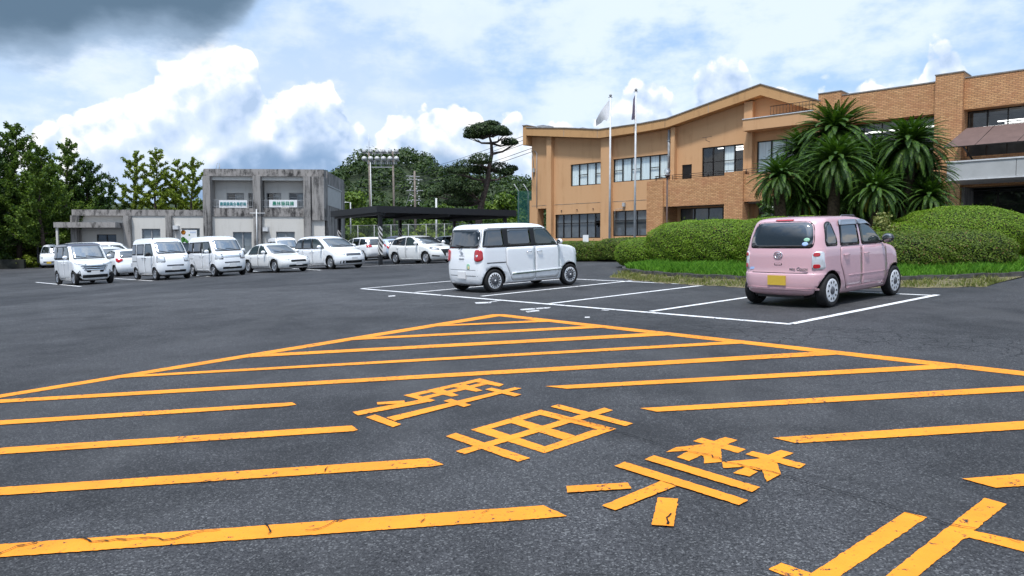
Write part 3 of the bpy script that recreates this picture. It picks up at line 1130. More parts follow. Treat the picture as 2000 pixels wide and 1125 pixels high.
def wheel(parent, x, y, rad, wid, style, side):
    """tyre with a rim and hub, set at one corner; side = +1 left, -1 right"""
    t = MB()
    h = wid / 2
    prof = [(rad * 0.69, -h * 0.8), (rad * 0.75, -h), (rad * 0.90, -h * 1.02), (rad * 0.975, -h * 0.86), (rad, -h * 0.6), (rad, h * 0.6),
            (rad * 0.975, h * 0.86), (rad * 0.90, h * 1.02), (rad * 0.75, h), (rad * 0.69, h * 0.8)]
    t.lathe(prof, 32, 'y', closed=True)
    w = t.build('wheel', M['rubber'], parent, (x, y, rad))
    s = side
    r = MB()
    f = s * h * 0.78
    if style == 'cap':
        r.lathe([(rad * 0.70, s * h * 0.95), (rad * 0.66, s * h * 0.99), (rad * 0.38, f + s * 0.012), (0.0, f + s * 0.012)], 30, 'y', mat=0)
        r.lathe([(rad * 0.71, s * h * 0.5), (rad * 0.70, s * h * 0.95)], 30, 'y', mat=0)
        r.lathe([(rad * 0.355, f + s * 0.016), (rad * 0.33, f + s * 0.024), (rad * 0.16, f + s * 0.03)], 24, 'y', mat=2)
        r.lathe([(rad * 0.10, f + s * 0.032), (0.0, f + s * 0.036)], 14, 'y', mat=0)
        n = 15
        for i in range(n):
            a0 = 2 * math.pi * i / n
            da = math.pi / n * 0.52
            q = []
            for rr, da_ in ((0.46, da * 0.85), (0.60, da * 0.95), (0.60, -da * 0.95), (0.46, -da * 0.85)):
                yy = np.interp(rr, [0.38, 0.66], [f + s * 0.015, s * h * 0.99 + s * 0.003])
                q.append((rad * rr * math.cos(a0 + da_), yy, rad * rr * math.sin(a0 + da_)))
            r.add(q, [(0, 1, 2, 3)], 1)
    elif style == 'oval':
        r.lathe([(rad * 0.71, s * h * 0.5), (rad * 0.70, s * h * 1.0), (rad * 0.65, s * h * 1.02), (rad * 0.36, f + s * 0.02), (0.0, f + s * 0.02)], 30, 'y', mat=0)
        r.lathe([(rad * 0.25, f + s * 0.024), (rad * 0.22, f + s * 0.032), (0.0, f + s * 0.034)], 20, 'y', mat=2)
        n = 10
        for i in range(n):
            a0 = 2 * math.pi * i / n
            q = []
            for k in range(10):
                w_ = 2 * math.pi * k / 10
                rr = 0.50 + 0.085 * math.cos(w_)
                aa = a0 + 0.13 * math.sin(w_)
                yy = np.interp(rr, [0.36, 0.65], [f + s * 0.024, s * h * 1.02 + s * 0.004])
                q.append((rad * rr * math.cos(aa), yy, rad * rr * math.sin(aa)))
            r.add(q, [tuple(range(10))], 1)
    else:
        n = {'five': 5, 'six': 6, 'seven': 7}[style]
        r.lathe([(rad * 0.66, s * h * 0.6), (rad * 0.66, s * h * 0.97), (rad * 0.60, s * h * 0.92), (rad * 0.59, s * h * 0.4)], 30, 'y', mat=0)
        r.lathe([(rad * 0.6, s * h * 0.3), (0.0, s * h * 0.3)], 24, 'y', mat=1)
        r.lathe([(rad * 0.15, s * h * 0.3), (rad * 0.14, f + s * 0.01), (0.0, f + s * 0.012)], 16, 'y', mat=0)
        for i in range(n):
            a = 2 * math.pi * i / n + 0.3
            c, d = math.cos(a), math.sin(a)
            for e in (-1, 1) if n < 7 else (0,):
                w1, w2 = (0.045, 0.05) if n < 7 else (0.05, 0.06)
                o1, o2 = e * rad * 0.05, e * rad * 0.12
                q = []
                for rr, ww, oo, yy in ((0.12, w1, o1, f), (0.61, w2, o2, s * h * 0.9)):
                    for ss in (-1, 1):
                        px, pz = rr * rad, oo + ss * ww * rad * 2 * 0.6
                        q.append((px * c - pz * d, yy, px * d + pz * c))
                q2 = [(p[0], p[1] - s * 0.03, p[2]) for p in q]
                r.add(q + q2, [(0, 1, 3, 2), (0, 2, 6, 4), (1, 5, 7, 3), (4, 6, 7, 5)], 0)
    rim = r.build('rim', [M['alloy' if style in ('five', 'six', 'seven') else 'silver'], M['black'], M['capgrey']], w)
    return w


def car(name, label, cat, sh, paint, px=None, depth=None, at=None, head=137.0, anchor=(0, 0), group=None, wheels=None, arch=1.2,
        windscreen=None, rear_glass=None, glasses=(), band=None, doors=(), lamps=(), trims=(), mirror=None, roof_paint=None, plate=None,
        wipers=True, extra=None, scale=1.0):
    """build one vehicle: an empty on the ground that carries its parts; anchor = local point that stands at the given place"""
    sh = Shell(*sh) if not isinstance(sh, Shell) else sh
    if at is None:
        x = (px - 1000) / FPX * depth
        at = (x, depth)
    az_ = R(head)
    anchor = (anchor[0] * scale, anchor[1] * scale)
    fx, fy = math.sin(az_), math.cos(az_)
    ox = at[0] - anchor[0] * fx + anchor[1] * fy
    oy = at[1] - anchor[0] * fy - anchor[1] * fx
    # let it stand on the slope
    e = 0.8
    f = Vector((fx, fy, (gz(ox + fx * e, oy + fy * e) - gz(ox - fx * e, oy - fy * e)) / (2 * e))).normalized()
    l = Vector((-fy, fx, (gz(ox - fy * e, oy + fx * e) - gz(ox + fy * e, oy - fx * e)) / (2 * e))).normalized()
    up = f.cross(l).normalized()
    l = up.cross(f)
    root = thing(name, label, cat, (ox, oy, gz(ox, oy)), 0, group)
    root.rotation_euler = Matrix((f, l, up)).transposed().to_euler()
    root.scale = (scale,) * 3
    P = M[paint]
    # body with wheel arches cut out of it
    b = MB()
    sh.mesh(b, 0)
    body = b.build('body', [P, M['black']], root, fix=True)
    rad, xr, xf, track, wid, style = wheels
    c = MB()
    for wx in (xr, xf):
        for s in (-1, 1):
            y0, y1 = (0.40, 1.2) if s > 0 else (-1.2, -0.40)
            c.lathe([(rad * arch, y0), (rad * arch, y1)], 28, 'y', (wx, 0, rad), mat=0, smooth=False)
    cut = c.build('cutter', [M['black']], root)
    md = body.modifiers.new('arches', 'BOOLEAN')
    md.operation = 'DIFFERENCE'
    md.object = cut
    md.solver = 'EXACT'
    md.use_self = True
    md.material_mode = 'TRANSFER'
    dg = bpy.context.evaluated_depsgraph_get()
    me = bpy.data.meshes.new_from_object(body.evaluated_get(dg))
    body.modifiers.clear()
    if len(me.polygons) > 200:
        body.data = me
    bpy.data.objects.remove(cut)
    if roof_paint:
        me = body.data
        me.materials.append(M[roof_paint[0]])
        k = len(me.materials) - 1
        for p in me.polygons:
            if p.center.z > roof_paint[1] and p.material_index == 0:
                p.material_index = k
    fs = {s: (lambda a, z, s=s: (a, s * sh.side(a, z), z)) for s in (1, -1)}
    ff = lambda y, z: (sh.front(y, z), y, z)
    fr = lambda y, z: (sh.rear(y, z), y, z)
    for s in (1, -1):
        if band:
            q = MB()
            patch(q, rpoly(band, 0.05), fs[s], 0.004, 1, s)
            q.build('window_frame', M['black'], root)
        for poly, mk, r in glasses:
            q = MB()
            if not band:
                cx, cz = sum(p[0] for p in poly) / len(poly), sum(p[1] for p in poly) / len(poly)
                big = [(cx + (p[0] - cx) * 1.0 + math.copysign(0.022, p[0] - cx), p[1] + math.copysign(0.020, p[1] - cz)) for p in poly]
                patch(q, rpoly(big, r * 1.1), fs[s], 0.004, 1, s, 1)
            patch(q, rpoly(poly, r), fs[s], 0.009, 1, s, 0)
            q.build('side_window', [M[mk], M['black']], root)
        for d in doors:
            q = MB()
            poly = d['poly']
            cx, cz = sum(p[0] for p in poly) / len(poly), sum(p[1] for p in poly) / len(poly)
            big = [(p[0] + math.copysign(0.006, p[0] - cx), p[1] + math.copysign(0.006, p[1] - cz)) for p in poly]
            patch(q, rpoly(big, 0.06), fs[s], 0.0025, 1, s, 1, rings=3)
            patch(q, rpoly(poly, 0.06), fs[s], 0.006, 1, s, 0, thick=0.006, rings=6)
            dr_ = q.build('door', [P, M['black']], root)
            hx, hz = d['handle']
            q = MB()
            yy = s * (sh.side(hx, hz))
            q.tube([(hx - 0.085, yy + s * 0.008, hz), (hx - 0.06, yy + s * 0.034, hz), (hx + 0.06, yy + s * 0.034, hz), (hx + 0.085, yy + s * 0.008, hz)], 0.012, 6)
            q.build('handle', M[d.get('hmat', paint)], dr_)
        if mirror:
            mx, mz, mk = mirror[:3]
            sz = mirror[3] if len(mirror) > 3 else 1.0
            yy = s * (sh.side(mx, mz))
            q = MB()
            q.ball((mx - 0.01, yy + s * 0.13 * sz, mz + 0.02), (0.055 * sz, 0.095 * sz, 0.075 * sz), 14, 8, 0)
            q.tube([(mx, yy - s * 0.02, mz - 0.05), (mx, yy + s * 0.08, mz - 0.03)], 0.022, 6, 1)
            mo = q.build('wing_mirror', [M[mk], M['black']], root)
            q = MB()
            q.ball((mx - 0.052 * sz, yy + s * 0.13 * sz, mz + 0.02), (0.012, 0.078 * sz, 0.058 * sz), 12, 6)
            q.build('mirror_glass', M['windglass'], mo)
    if windscreen:
        q = MB()
        patch(q, rpoly([(p[0] * 1.0 + math.copysign(0.03, p[0]), p[1] + (0.02 if p[1] > 1.2 else -0.025)) for p in windscreen], 0.07), ff, 0.003, 0, 1, 1)
        patch(q, rpoly(windscreen, 0.06), ff, 0.010, 0, 1, 0)
        ws = q.build('windscreen', [M['windglass'], M['black']], root)
        if wipers:
            q = MB()
            zb = min(p[1] for p in windscreen) + 0.03
            for y0, y1 in ((0.45, -0.12), (-0.08, -0.5)):
                pts = [(sh.front(y0 + (y1 - y0) * t, zb + 0.09 * t * (1 - 0.3 * t)) + 0.02, y0 + (y1 - y0) * t, zb + 0.09 * t) for t in (0, 0.35, 0.7, 1)]
                q.tube(pts, 0.009, 5)
            q.build('wiper', M['black'], ws)
    if rear_glass:
        q = MB()
        poly, r = rear_glass
        patch(q, rpoly([(p[0] + math.copysign(0.02, p[0]), p[1] + (0.018 if p[1] > 1.2 else -0.018)) for p in poly], r * 1.1), fr, 0.003, 0, -1, 1)
        patch(q, rpoly(poly, r), fr, 0.009, 0, -1, 0)
        q.build('rear_window', [M['carglass'], M['black']], root)
    for nm, face, poly, mk, r, off in lamps:
        both = face.endswith('2')
        for s in ((1, -1) if both or face == 'side' else (1,)):
            q = MB()
            pl = [(p[0] * s, p[1]) for p in poly] if both else list(poly)
            if s < 0 and both:
                pl = pl[::-1]
            if face.startswith('front'):
                patch(q, rpoly(pl, r), ff, off, 0, 1)
            elif face.startswith('rear'):
                patch(q, rpoly(pl, r), fr, off, 0, -1)
            else:
                patch(q, rpoly(pl, r), fs[s], off, 1, s)
            q.build(nm, M[mk], root)
    for wx in (xr, xf):
        for s in (1, -1):
            wheel(root, wx, s * (track / 2), rad, wid, style, s)
    if plate:
        for face, mk, z in plate:
            q = MB()
            x = sh.front(0.1, z) + 0.012 if face == 'front' else sh.rear(0.1, z) - 0.012
            dx = 0.008
            q.box(x - dx, x + dx, -0.165, 0.165, z - 0.082, z + 0.082)
            q.build('number_plate', M[mk], root)
    q = MB()
    q.box(xr - 0.35, xf + 0.35, -0.42, 0.42, 0.16, 0.26)
    q.build('underbody', M['black'], root)
    if extra:
        extra(root, sh, fs, ff, fr, P)
    return root


def mirror_poly(half):
    """symmetric polygon from its right-going half (y>=0), bottom to top"""
    return [(-y, z) for y, z in half] + [(y, z) for y, z in half[::-1]]


# --- shapes of body, one per kind of vehicle
CANBUS = ([(0.19, -1.60, 1.55, 0.66, 0.15, 0.25), (0.23, -1.655, 1.62, 0.705, 0.16, 0.28), (0.36, -1.685, 1.665, 0.733, 0.16, 0.30),
           (0.55, -1.695, 1.685, 0.7375, 0.15, 0.30), (0.80, -1.685, 1.670, 0.7375, 0.14, 0.29), (0.93, -1.672, 1.625, 0.736, 0.14, 0.28),
           (1.00, -1.665, 1.545, 0.735, 0.14, 0.28), (1.04, -1.66, 1.40, 0.733, 0.14, 0.26), (1.07, -1.655, 1.15, 0.730, 0.14, 0.22),
           (1.10, -1.65, 1.00, 0.725, 0.14, 0.16), (1.30, -1.615, 0.80, 0.700, 0.14, 0.13), (1.50, -1.575, 0.60, 0.672, 0.14, 0.13),
           (1.565, -1.545, 0.50, 0.655, 0.16, 0.15), (1.61, -1.49, 0.36, 0.620, 0.2, 0.18), (1.637, -1.38, 0.14, 0.55, 0.25, 0.22),
           (1.65, -1.2, -0.1, 0.45, 0.3, 0.3), (1.656, -0.9, -0.4, 0.25, 0.2, 0.2)], (0.10, 0.05))


def canbus_extra(root, sh, fs, ff, fr, P):
    for s in (1, -1):
        q = MB()
        patch(q, rpoly([(-0.72, 0.40), (-0.70, 0.455), (-0.45, 0.45), (0.92, 0.475), (0.92, 0.445), (-0.4, 0.395)], 0.02), fs[s], 0.02, 1, s, 1)
        patch(q, rpoly([(-0.72, 0.40), (-0.70, 0.425), (0.92, 0.455), (0.92, 0.445), (-0.4, 0.40)], 0.005), fs[s], 0.026, 1, s, 0)
        q.build('side_moulding', [M['greentrim'], M['white_car']], root)
        q = MB()
        patch(q, rpoly([(-1.46, 0.700), (-1.46, 0.722), (-0.80, 0.722), (-0.80, 0.700)], 0.004), fs[s], 0.003, 1, s)
        q.build('door_rail', M['black'], root)
    q = MB()   # rear wiper arm
    q.tube([(sh.rear(0.10, 1.045) - 0.03, 0.10, 1.045), (sh.rear(0.08, 1.12) - 0.035, 0.05, 1.14), (sh.rear(0.3, 1.13) - 0.03, 0.30, 1.15), (sh.rear(0.5, 1.1) - 0.028, 0.5, 1.145)][0:1] +
           [(sh.rear(0.02, 1.12) - 0.035, -0.02, 1.125), (sh.rear(0.25, 1.13) - 0.03, 0.25, 1.15)], 0.012, 6)
    q.build('rear_wiper', M['black'], root)
    q = MB()
    x = sh.rear(0, 0.93) - 0.006
    ring(q, (x, 0.0, 0.955), 0.052, 0.034, 0.007)
    q.tube([(x, -0.025, 0.972), (x, 0.0, 0.965), (x, 0.02, 0.955), (x, -0.02, 0.945), (x, 0.0, 0.938), (x, 0.025, 0.936)], 0.006, 5)
    q.build('tailgate_emblem', M['chrome'], root)
    lettering('badge_lettering', 'CANBUS', (x, 0.0, 0.885), 0.055, root, M['chrome'])
    q = MB()
    q.box(x - 0.01, x + 0.01, -0.10, 0.10, 0.70, 0.815)
    q.build('release_recess', M['white_car'], root)
    q = MB()
    q.box(x - 0.016, x - 0.004, -0.10, 0.10, 0.805, 0.825)
    q.build('release_handle', M['capgrey'], root)
    q = MB()
    patch(q, rpoly([(-0.33, 0.56), (-0.33, 0.70), (-0.21, 0.70), (-0.21, 0.56)], 0.05), fr, 0.004, 0, -1, 0, 0.004)
    patch(q, rpoly([(-0.315, 0.57), (-0.315, 0.63), (-0.255, 0.65), (-0.255, 0.57)], 0.03), fr, 0.006, 0, -1, 1, 0.004)
    q.build('sticker', [M['sticker_green'], M['sticker_cream']], root)
    q = MB()
    patch(q, rpoly([(-0.62, 0.545), (-0.62, 0.555), (0.62, 0.555), (0.62, 0.545)], 0.002), fr, 0.002, 0, -1, 0)
    patch(q, rpoly([(-0.60, 0.40), (-0.60, 0.415), (0.60, 0.415), (0.60, 0.40)], 0.002), fr, 0.002, 0, -1, 0)
    q.build('bumper_seam', M['capgrey'], root)
    q = MB()
    q.tube([(-1.35, 0.0, 1.64), (-1.47, 0.0, 1.70)], 0.006, 5)
    q.build('aerial', M['black'], root)


def ring(b, c, ry, rz, t, n=20):
    pts = [(c[0], c[1] + ry * math.cos(2 * math.pi * i / n), c[2] + rz * math.sin(2 * math.pi * i / n)) for i in range(n + 1)]
    b.tube(pts, t, 5, cap=False)


def lettering(name, body, loc, size, parent, material, rot=None, ext=0.003, shear=0.0, spacing=1.0, bold=0.0, sx=1.0):
    cu = bpy.data.curves.new(name, 'FONT')
    cu.body = body
    cu.size = size
    cu.align_x = 'CENTER'
    cu.align_y = 'CENTER'
    cu.extrude = ext
    cu.shear = shear
    cu.space_character = spacing
    cu.offset = bold
    cu.resolution_u = 3
    cu.materials.append(material)
    tmp = bpy.data.objects.new(name, cu)
    COL.objects.link(tmp)
    dg = bpy.context.evaluated_depsgraph_get()
    me = bpy.data.meshes.new_from_object(tmp.evaluated_get(dg))
    bpy.data.objects.remove(tmp)
    if not me.materials:
        me.materials.append(material)
    o = bpy.data.objects.new(name, me)
    COL.objects.link(o)
    o.parent = parent
    o.location = loc
    # default: letters on a tail (facing local -x, reading towards -y)
    o.rotation_euler = rot or (math.pi / 2, 0, -math.pi / 2)
    o.scale = (sx, 1, 1)
    return o


M['greentrim'] = mat('green_chrome_trim', (0.10, 0.17, 0.12), 0.2, 0.7)
M['sticker_green'] = mat('sticker_green', (0.30, 0.55, 0.38), 0.5)
M['sticker_cream'] = mat('sticker_cream', (0.75, 0.60, 0.30), 0.5)
M['sticker_blue'] = mat('sticker_blue', (0.35, 0.50, 0.80), 0.5)
M['visor'] = mat('smoked_door_visor', (0.22, 0.25, 0.30), 0.05, spec=0.9, ior=1.7)

q1 = G(966, 571)
car('kei_minivan', 'white boxy kei minivan with black pillars in the middle of the lot', 'car', CANBUS, 'white_car',
    at=(q1.x, q1.y), head=51.5, anchor=(-1.24, -0.70), group='cars parked in the stalls by the grass island',
    wheels=(0.28, -1.24, 1.215, 1.31, 0.165, 'cap'), arch=1.2,
    windscreen=mirror_poly([(0.56, 1.12), (0.50, 1.50)]), rear_glass=(mirror_poly([(0.62, 1.085), (0.625, 1.30), (0.585, 1.50)]), 0.06),
    band=[(-1.60, 1.075), (-1.50, 1.535), (0.52, 1.535), (0.80, 1.25), (0.98, 1.075)],
    glasses=[([(-1.56, 1.09), (-1.46, 1.52), (-0.96, 1.52), (-0.93, 1.09)], 'carglass', 0.04),
             ([(-0.80, 1.11), (-0.80, 1.50), (-0.10, 1.50), (-0.08, 1.11)], 'carglass', 0.05),
             ([(0.06, 1.09), (0.04, 1.51), (0.47, 1.51), (0.66, 1.30), (0.78, 1.09)], 'clearglass', 0.05)],
    doors=[dict(poly=[(-0.88, 1.065), (0.02, 1.065), (0.02, 0.26), (-0.70, 0.26), (-0.80, 0.50), (-0.88, 0.66)], handle=(-0.16, 0.94), hmat='chrome'),
           dict(poly=[(0.045, 1.065), (0.86, 1.065), (0.84, 0.50), (0.80, 0.26), (0.045, 0.26)], handle=(0.17, 0.94), hmat='chrome')],
    lamps=[('tail_lamp', 'rear2', [(0.52, 0.755), (0.52, 1.035), (0.70, 1.035), (0.72, 0.755)], 'redlamp', 0.08, 0.03),
           ('tail_lamp_lens', 'rear2', [(0.585, 0.865), (0.585, 0.915), (0.635, 0.915), (0.635, 0.865)], 'clearlamp', 0.02, 0.038),
           ('headlight', 'front2', [(0.46, 0.78), (0.46, 0.98), (0.66, 0.98), (0.68, 0.78)], 'clearlamp', 0.09, 0.02),
           ('grille', 'front', [(-0.4, 0.55), (-0.4, 0.68), (0.4, 0.68), (0.4, 0.55)], 'black', 0.05, 0.004)],
    mirror=(0.80, 1.13, 'white_car', 1.0), plate=[('rear', 'plate_white', 0.42), ('front', 'plate_white', 0.42)], extra=canbus_extra)

COCOA = ([(0.20, -1.60, 1.56, 0.66, 0.2, 0.3), (0.25, -1.665, 1.62, 0.70, 0.22, 0.32), (0.38, -1.695, 1.665, 0.733, 0.22, 0.34),
          (0.55, -1.690, 1.68, 0.7375, 0.20, 0.34), (0.60, -1.665, 1.675, 0.7375, 0.19, 0.33), (0.78, -1.655, 1.64, 0.735, 0.18, 0.32), (0.88, -1.65, 1.56, 0.733, 0.18, 0.32),
          (0.94, -1.64, 1.42, 0.730, 0.18, 0.30), (0.98, -1.63, 1.20, 0.725, 0.18, 0.26), (1.02, -1.62, 0.98, 0.716, 0.18, 0.20),
          (1.20, -1.57, 0.72, 0.690, 0.18, 0.15), (1.38, -1.50, 0.42, 0.652, 0.19, 0.15), (1.45, -1.455, 0.26, 0.625, 0.21, 0.18),
          (1.49, -1.385, 0.08, 0.585, 0.24, 0.2), (1.515, -1.25, -0.15, 0.50, 0.28, 0.25), (1.526, -1.05, -0.4, 0.36, 0.28, 0.25), (1.53, -0.9, -0.55, 0.2, 0.15, 0.15)],
         (0.13, 0.09))


def cocoa_extra(root, sh, fs, ff, fr, P):
    x = lambda y, z: sh.rear(y, z)
    q = MB()
    patch(q, rpoly([(-0.17, 1.468), (-0.15, 1.482), (0.15, 1.482), (0.17, 1.468), (0.15, 1.458), (-0.15, 1.458)], 0.01), fr, 0.016, 0, -1)
    q.build('brake_lamp', M['redlamp'], root)
    q = MB()
    ring(q, (x(0, 0.89) - 0.010, 0, 0.885), 0.075, 0.055, 0.009)
    xx = x(0, 0.88) - 0.010
    q.tube([(xx, -0.035, 0.912), (xx, 0.02, 0.905), (xx, 0.04, 0.893), (xx, -0.03, 0.878), (xx, -0.038, 0.866), (xx, 0.03, 0.858)], 0.008, 5)
    q.build('tailgate_emblem', M['chrome'], root)
    q = MB()
    patch(q, rpoly([(-0.07, 0.715), (-0.07, 0.75), (0.07, 0.75), (0.07, 0.715)], 0.015), fr, 0.004, 0, -1, 1, 0.004)
    patch(q, rpoly([(-0.06, 0.72), (-0.06, 0.745), (0.06, 0.745), (0.06, 0.72)], 0.012), fr, 0.007, 0, -1, 0, 0.004)
    q.build('release_handle', [P, M['black']], root)
    lettering('badge_lettering', 'Cocoa', (x(0.38, 0.655) - 0.008, -0.42, 0.655), 0.075, root, M['chrome'], shear=0.25, bold=0.002)
    lettering('badge_lettering', 'mira', (x(0.25, 0.655) - 0.008, -0.255, 0.655), 0.055, root, M['chrome'], bold=0.0015)
    q = MB()
    q.add([(x(0.5, z) - 0.006, y, z) for y, z in ((0.57, 0.635), (0.48, 0.635), (0.46, 0.675), (0.54, 0.675))], [(0, 1, 2, 3)])
    q.build('trim_badge', M['sticker_blue'], root)
    q = MB()       # tailgate seam, bumper step
    patch(q, rpoly([(-0.60, 0.578), (-0.60, 0.590), (0.60, 0.590), (0.60, 0.578)], 0.004), fr, 0.002, 0, -1)
    q.build('tailgate_seam', M['black'], root)
    q = MB()
    patch(q, rpoly([(-0.66, 0.30), (-0.66, 0.335), (0.66, 0.335), (0.66, 0.30)], 0.01), fr, 0.012, 0, -1, 0)
    q.build('bumper_lip', P, root)
    for yy, zz, mk in ((-0.44, 1.065, 'sticker_blue'), (-0.46, 1.135, 'sticker_green')):
        q = MB()
        patch(q, [(yy + 0.05 * math.cos(w), zz + 0.034 * math.sin(w)) for w in np.linspace(0, 2 * math.pi, 15)[:-1]], fr, 0.012, 0, -1, 0, 0.002, 2)
        q.build('window_sticker', M[mk], root)
    for s in (1, -1):
        for poly in ([(-0.90, 1.36), (-0.86, 1.455), (-0.22, 1.46), (-0.22, 1.37)], [(-0.20, 1.37), (-0.20, 1.46), (0.22, 1.44), (0.45, 1.30), (0.38, 1.33), (0.15, 1.38)]):
            q = MB()
            patch(q, rpoly(poly, 0.025), fs[s], 0.035, 1, s, 0, 0.012, 4)
            q.build('door_visor', M['visor'], root)
        q = MB()
        q.tube([(-0.5, s * 0.50, 1.50), (-0.42, s * 0.50, 1.528), (0.0, s * 0.50, 1.524), (0.08, s * 0.50, 1.49)], 0.013, 6)
        q.build('roof_rail', M['capgrey'], root)
        q = MB()
        patch(q, rpoly([(-0.70, 0.27), (-0.70, 0.30), (0.78, 0.30), (0.78, 0.27)], 0.01), fs[s], 0.012, 1, s)
        patch(q, rpoly([(-0.66, 0.495), (-0.66, 0.510), (0.80, 0.510), (0.80, 0.495)], 0.004), fs[s], 0.012, 1, s)
        q.build('sill_moulding', P, root)


q1 = G(1621, 600)
car('kei_hatchback', 'pink rounded kei hatchback with a dark rear window parked before the clipped bushes', 'car', COCOA, 'pink',
    at=(q1.x, q1.y), head=49.6, anchor=(-1.235, -0.70), group='cars parked in the stalls by the grass island',
    wheels=(0.283, -1.235, 1.22, 1.31, 0.165, 'oval'), arch=1.2,
    windscreen=mirror_poly([(0.56, 1.04), (0.47, 1.39)]), rear_glass=(mirror_poly([(0.55, 1.015), (0.56, 1.15), (0.50, 1.43)]), 0.14),
    glasses=[([(-1.36, 1.04), (-1.38, 1.12), (-1.30, 1.40), (-1.16, 1.42), (-1.03, 1.15), (-1.03, 1.04)], 'carglass', 0.09),
             ([(-0.90, 1.03), (-0.84, 1.42), (-0.25, 1.42), (-0.23, 1.03)], 'carglass', 0.05),
             ([(-0.12, 1.03), (-0.13, 1.42), (0.20, 1.42), (0.50, 1.20), (0.70, 1.03)], 'clearglass', 0.05)],
    doors=[dict(poly=[(-0.93, 0.995), (-0.17, 0.995), (-0.17, 0.28), (-0.72, 0.28), (-0.84, 0.56), (-0.93, 0.72)], handle=(-0.74, 0.86)),
           dict(poly=[(-0.145, 0.995), (0.82, 0.985), (0.86, 0.66), (0.80, 0.28), (-0.145, 0.28)], handle=(0.0, 0.86))],
    lamps=[('tail_lamp', 'rear2', [(0.575, 0.645), (0.575, 0.90), (0.62, 0.945), (0.71, 0.945), (0.725, 0.645)], 'clearlamp', 0.04, 0.016),
           ('tail_lamp_lens', 'rear2', [(0.595, 0.86), (0.595, 0.925), (0.68, 0.925), (0.68, 0.86)], 'redlamp', 0.04, 0.024),
           ('tail_lamp_lens', 'rear2', [(0.595, 0.665), (0.595, 0.735), (0.685, 0.735), (0.685, 0.665)], 'redlamp', 0.04, 0.024),
           ('headlight', 'front2', [(0.44, 0.70), (0.44, 0.88), (0.64, 0.90), (0.68, 0.70)], 'clearlamp', 0.09, 0.02),
           ('grille', 'front', [(-0.4, 0.45), (-0.4, 0.58), (0.4, 0.58), (0.4, 0.45)], 'black', 0.05, 0.004)],
    mirror=(0.66, 1.08, 'darkcar', 1.12), plate=[('rear', 'plate_yellow', 0.46), ('front', 'plate_yellow', 0.40)], extra=cocoa_extra, scale=1.04)

# the row along the left: noses towards the middle of the lot
ROW = 'cars parked nose out in the left row'
BACK = 'cars parked in the back row on the left'
ROOX = ([(0.19, -1.60, 1.58, 0.66, 0.12, 0.25), (0.24, -1.66, 1.64, 0.71, 0.13, 0.28), (0.40, -1.69, 1.69, 0.735, 0.13, 0.28),
         (0.62, -1.695, 1.69, 0.7375, 0.12, 0.26), (0.85, -1.68, 1.64, 0.7375, 0.12, 0.25), (0.96, -1.675, 1.55, 0.735, 0.12, 0.24),
         (1.01, -1.67, 1.36, 0.733, 0.12, 0.22), (1.05, -1.665, 1.12, 0.730, 0.12, 0.17), (1.10, -1.66, 1.03, 0.725, 0.12, 0.14),
         (1.35, -1.63, 0.83, 0.700, 0.12, 0.12), (1.60, -1.60, 0.62, 0.665, 0.12, 0.12), (1.68, -1.57, 0.52, 0.645, 0.14, 0.14),
         (1.735, -1.50, 0.36, 0.60, 0.18, 0.18), (1.765, -1.35, 0.1, 0.5, 0.25, 0.25), (1.775, -1.1, -0.2, 0.35, 0.25, 0.25), (1.78, -0.9, -0.4, 0.2, 0.1, 0.1)], (0.10, 0.04))


def roox_extra(root, sh, fs, ff, fr, P):
    for z in (0.62, 0.70, 0.78):
        q = MB()
        w = 0.40 + (z - 0.62) * 0.6
        patch(q, rpoly([(-w, z - 0.012), (-w - 0.03, z + 0.02), (w + 0.03, z + 0.02), (w, z - 0.012)], 0.008), ff, 0.016, 0, 1)
        q.build('grille_bar', M['chrome'], root)


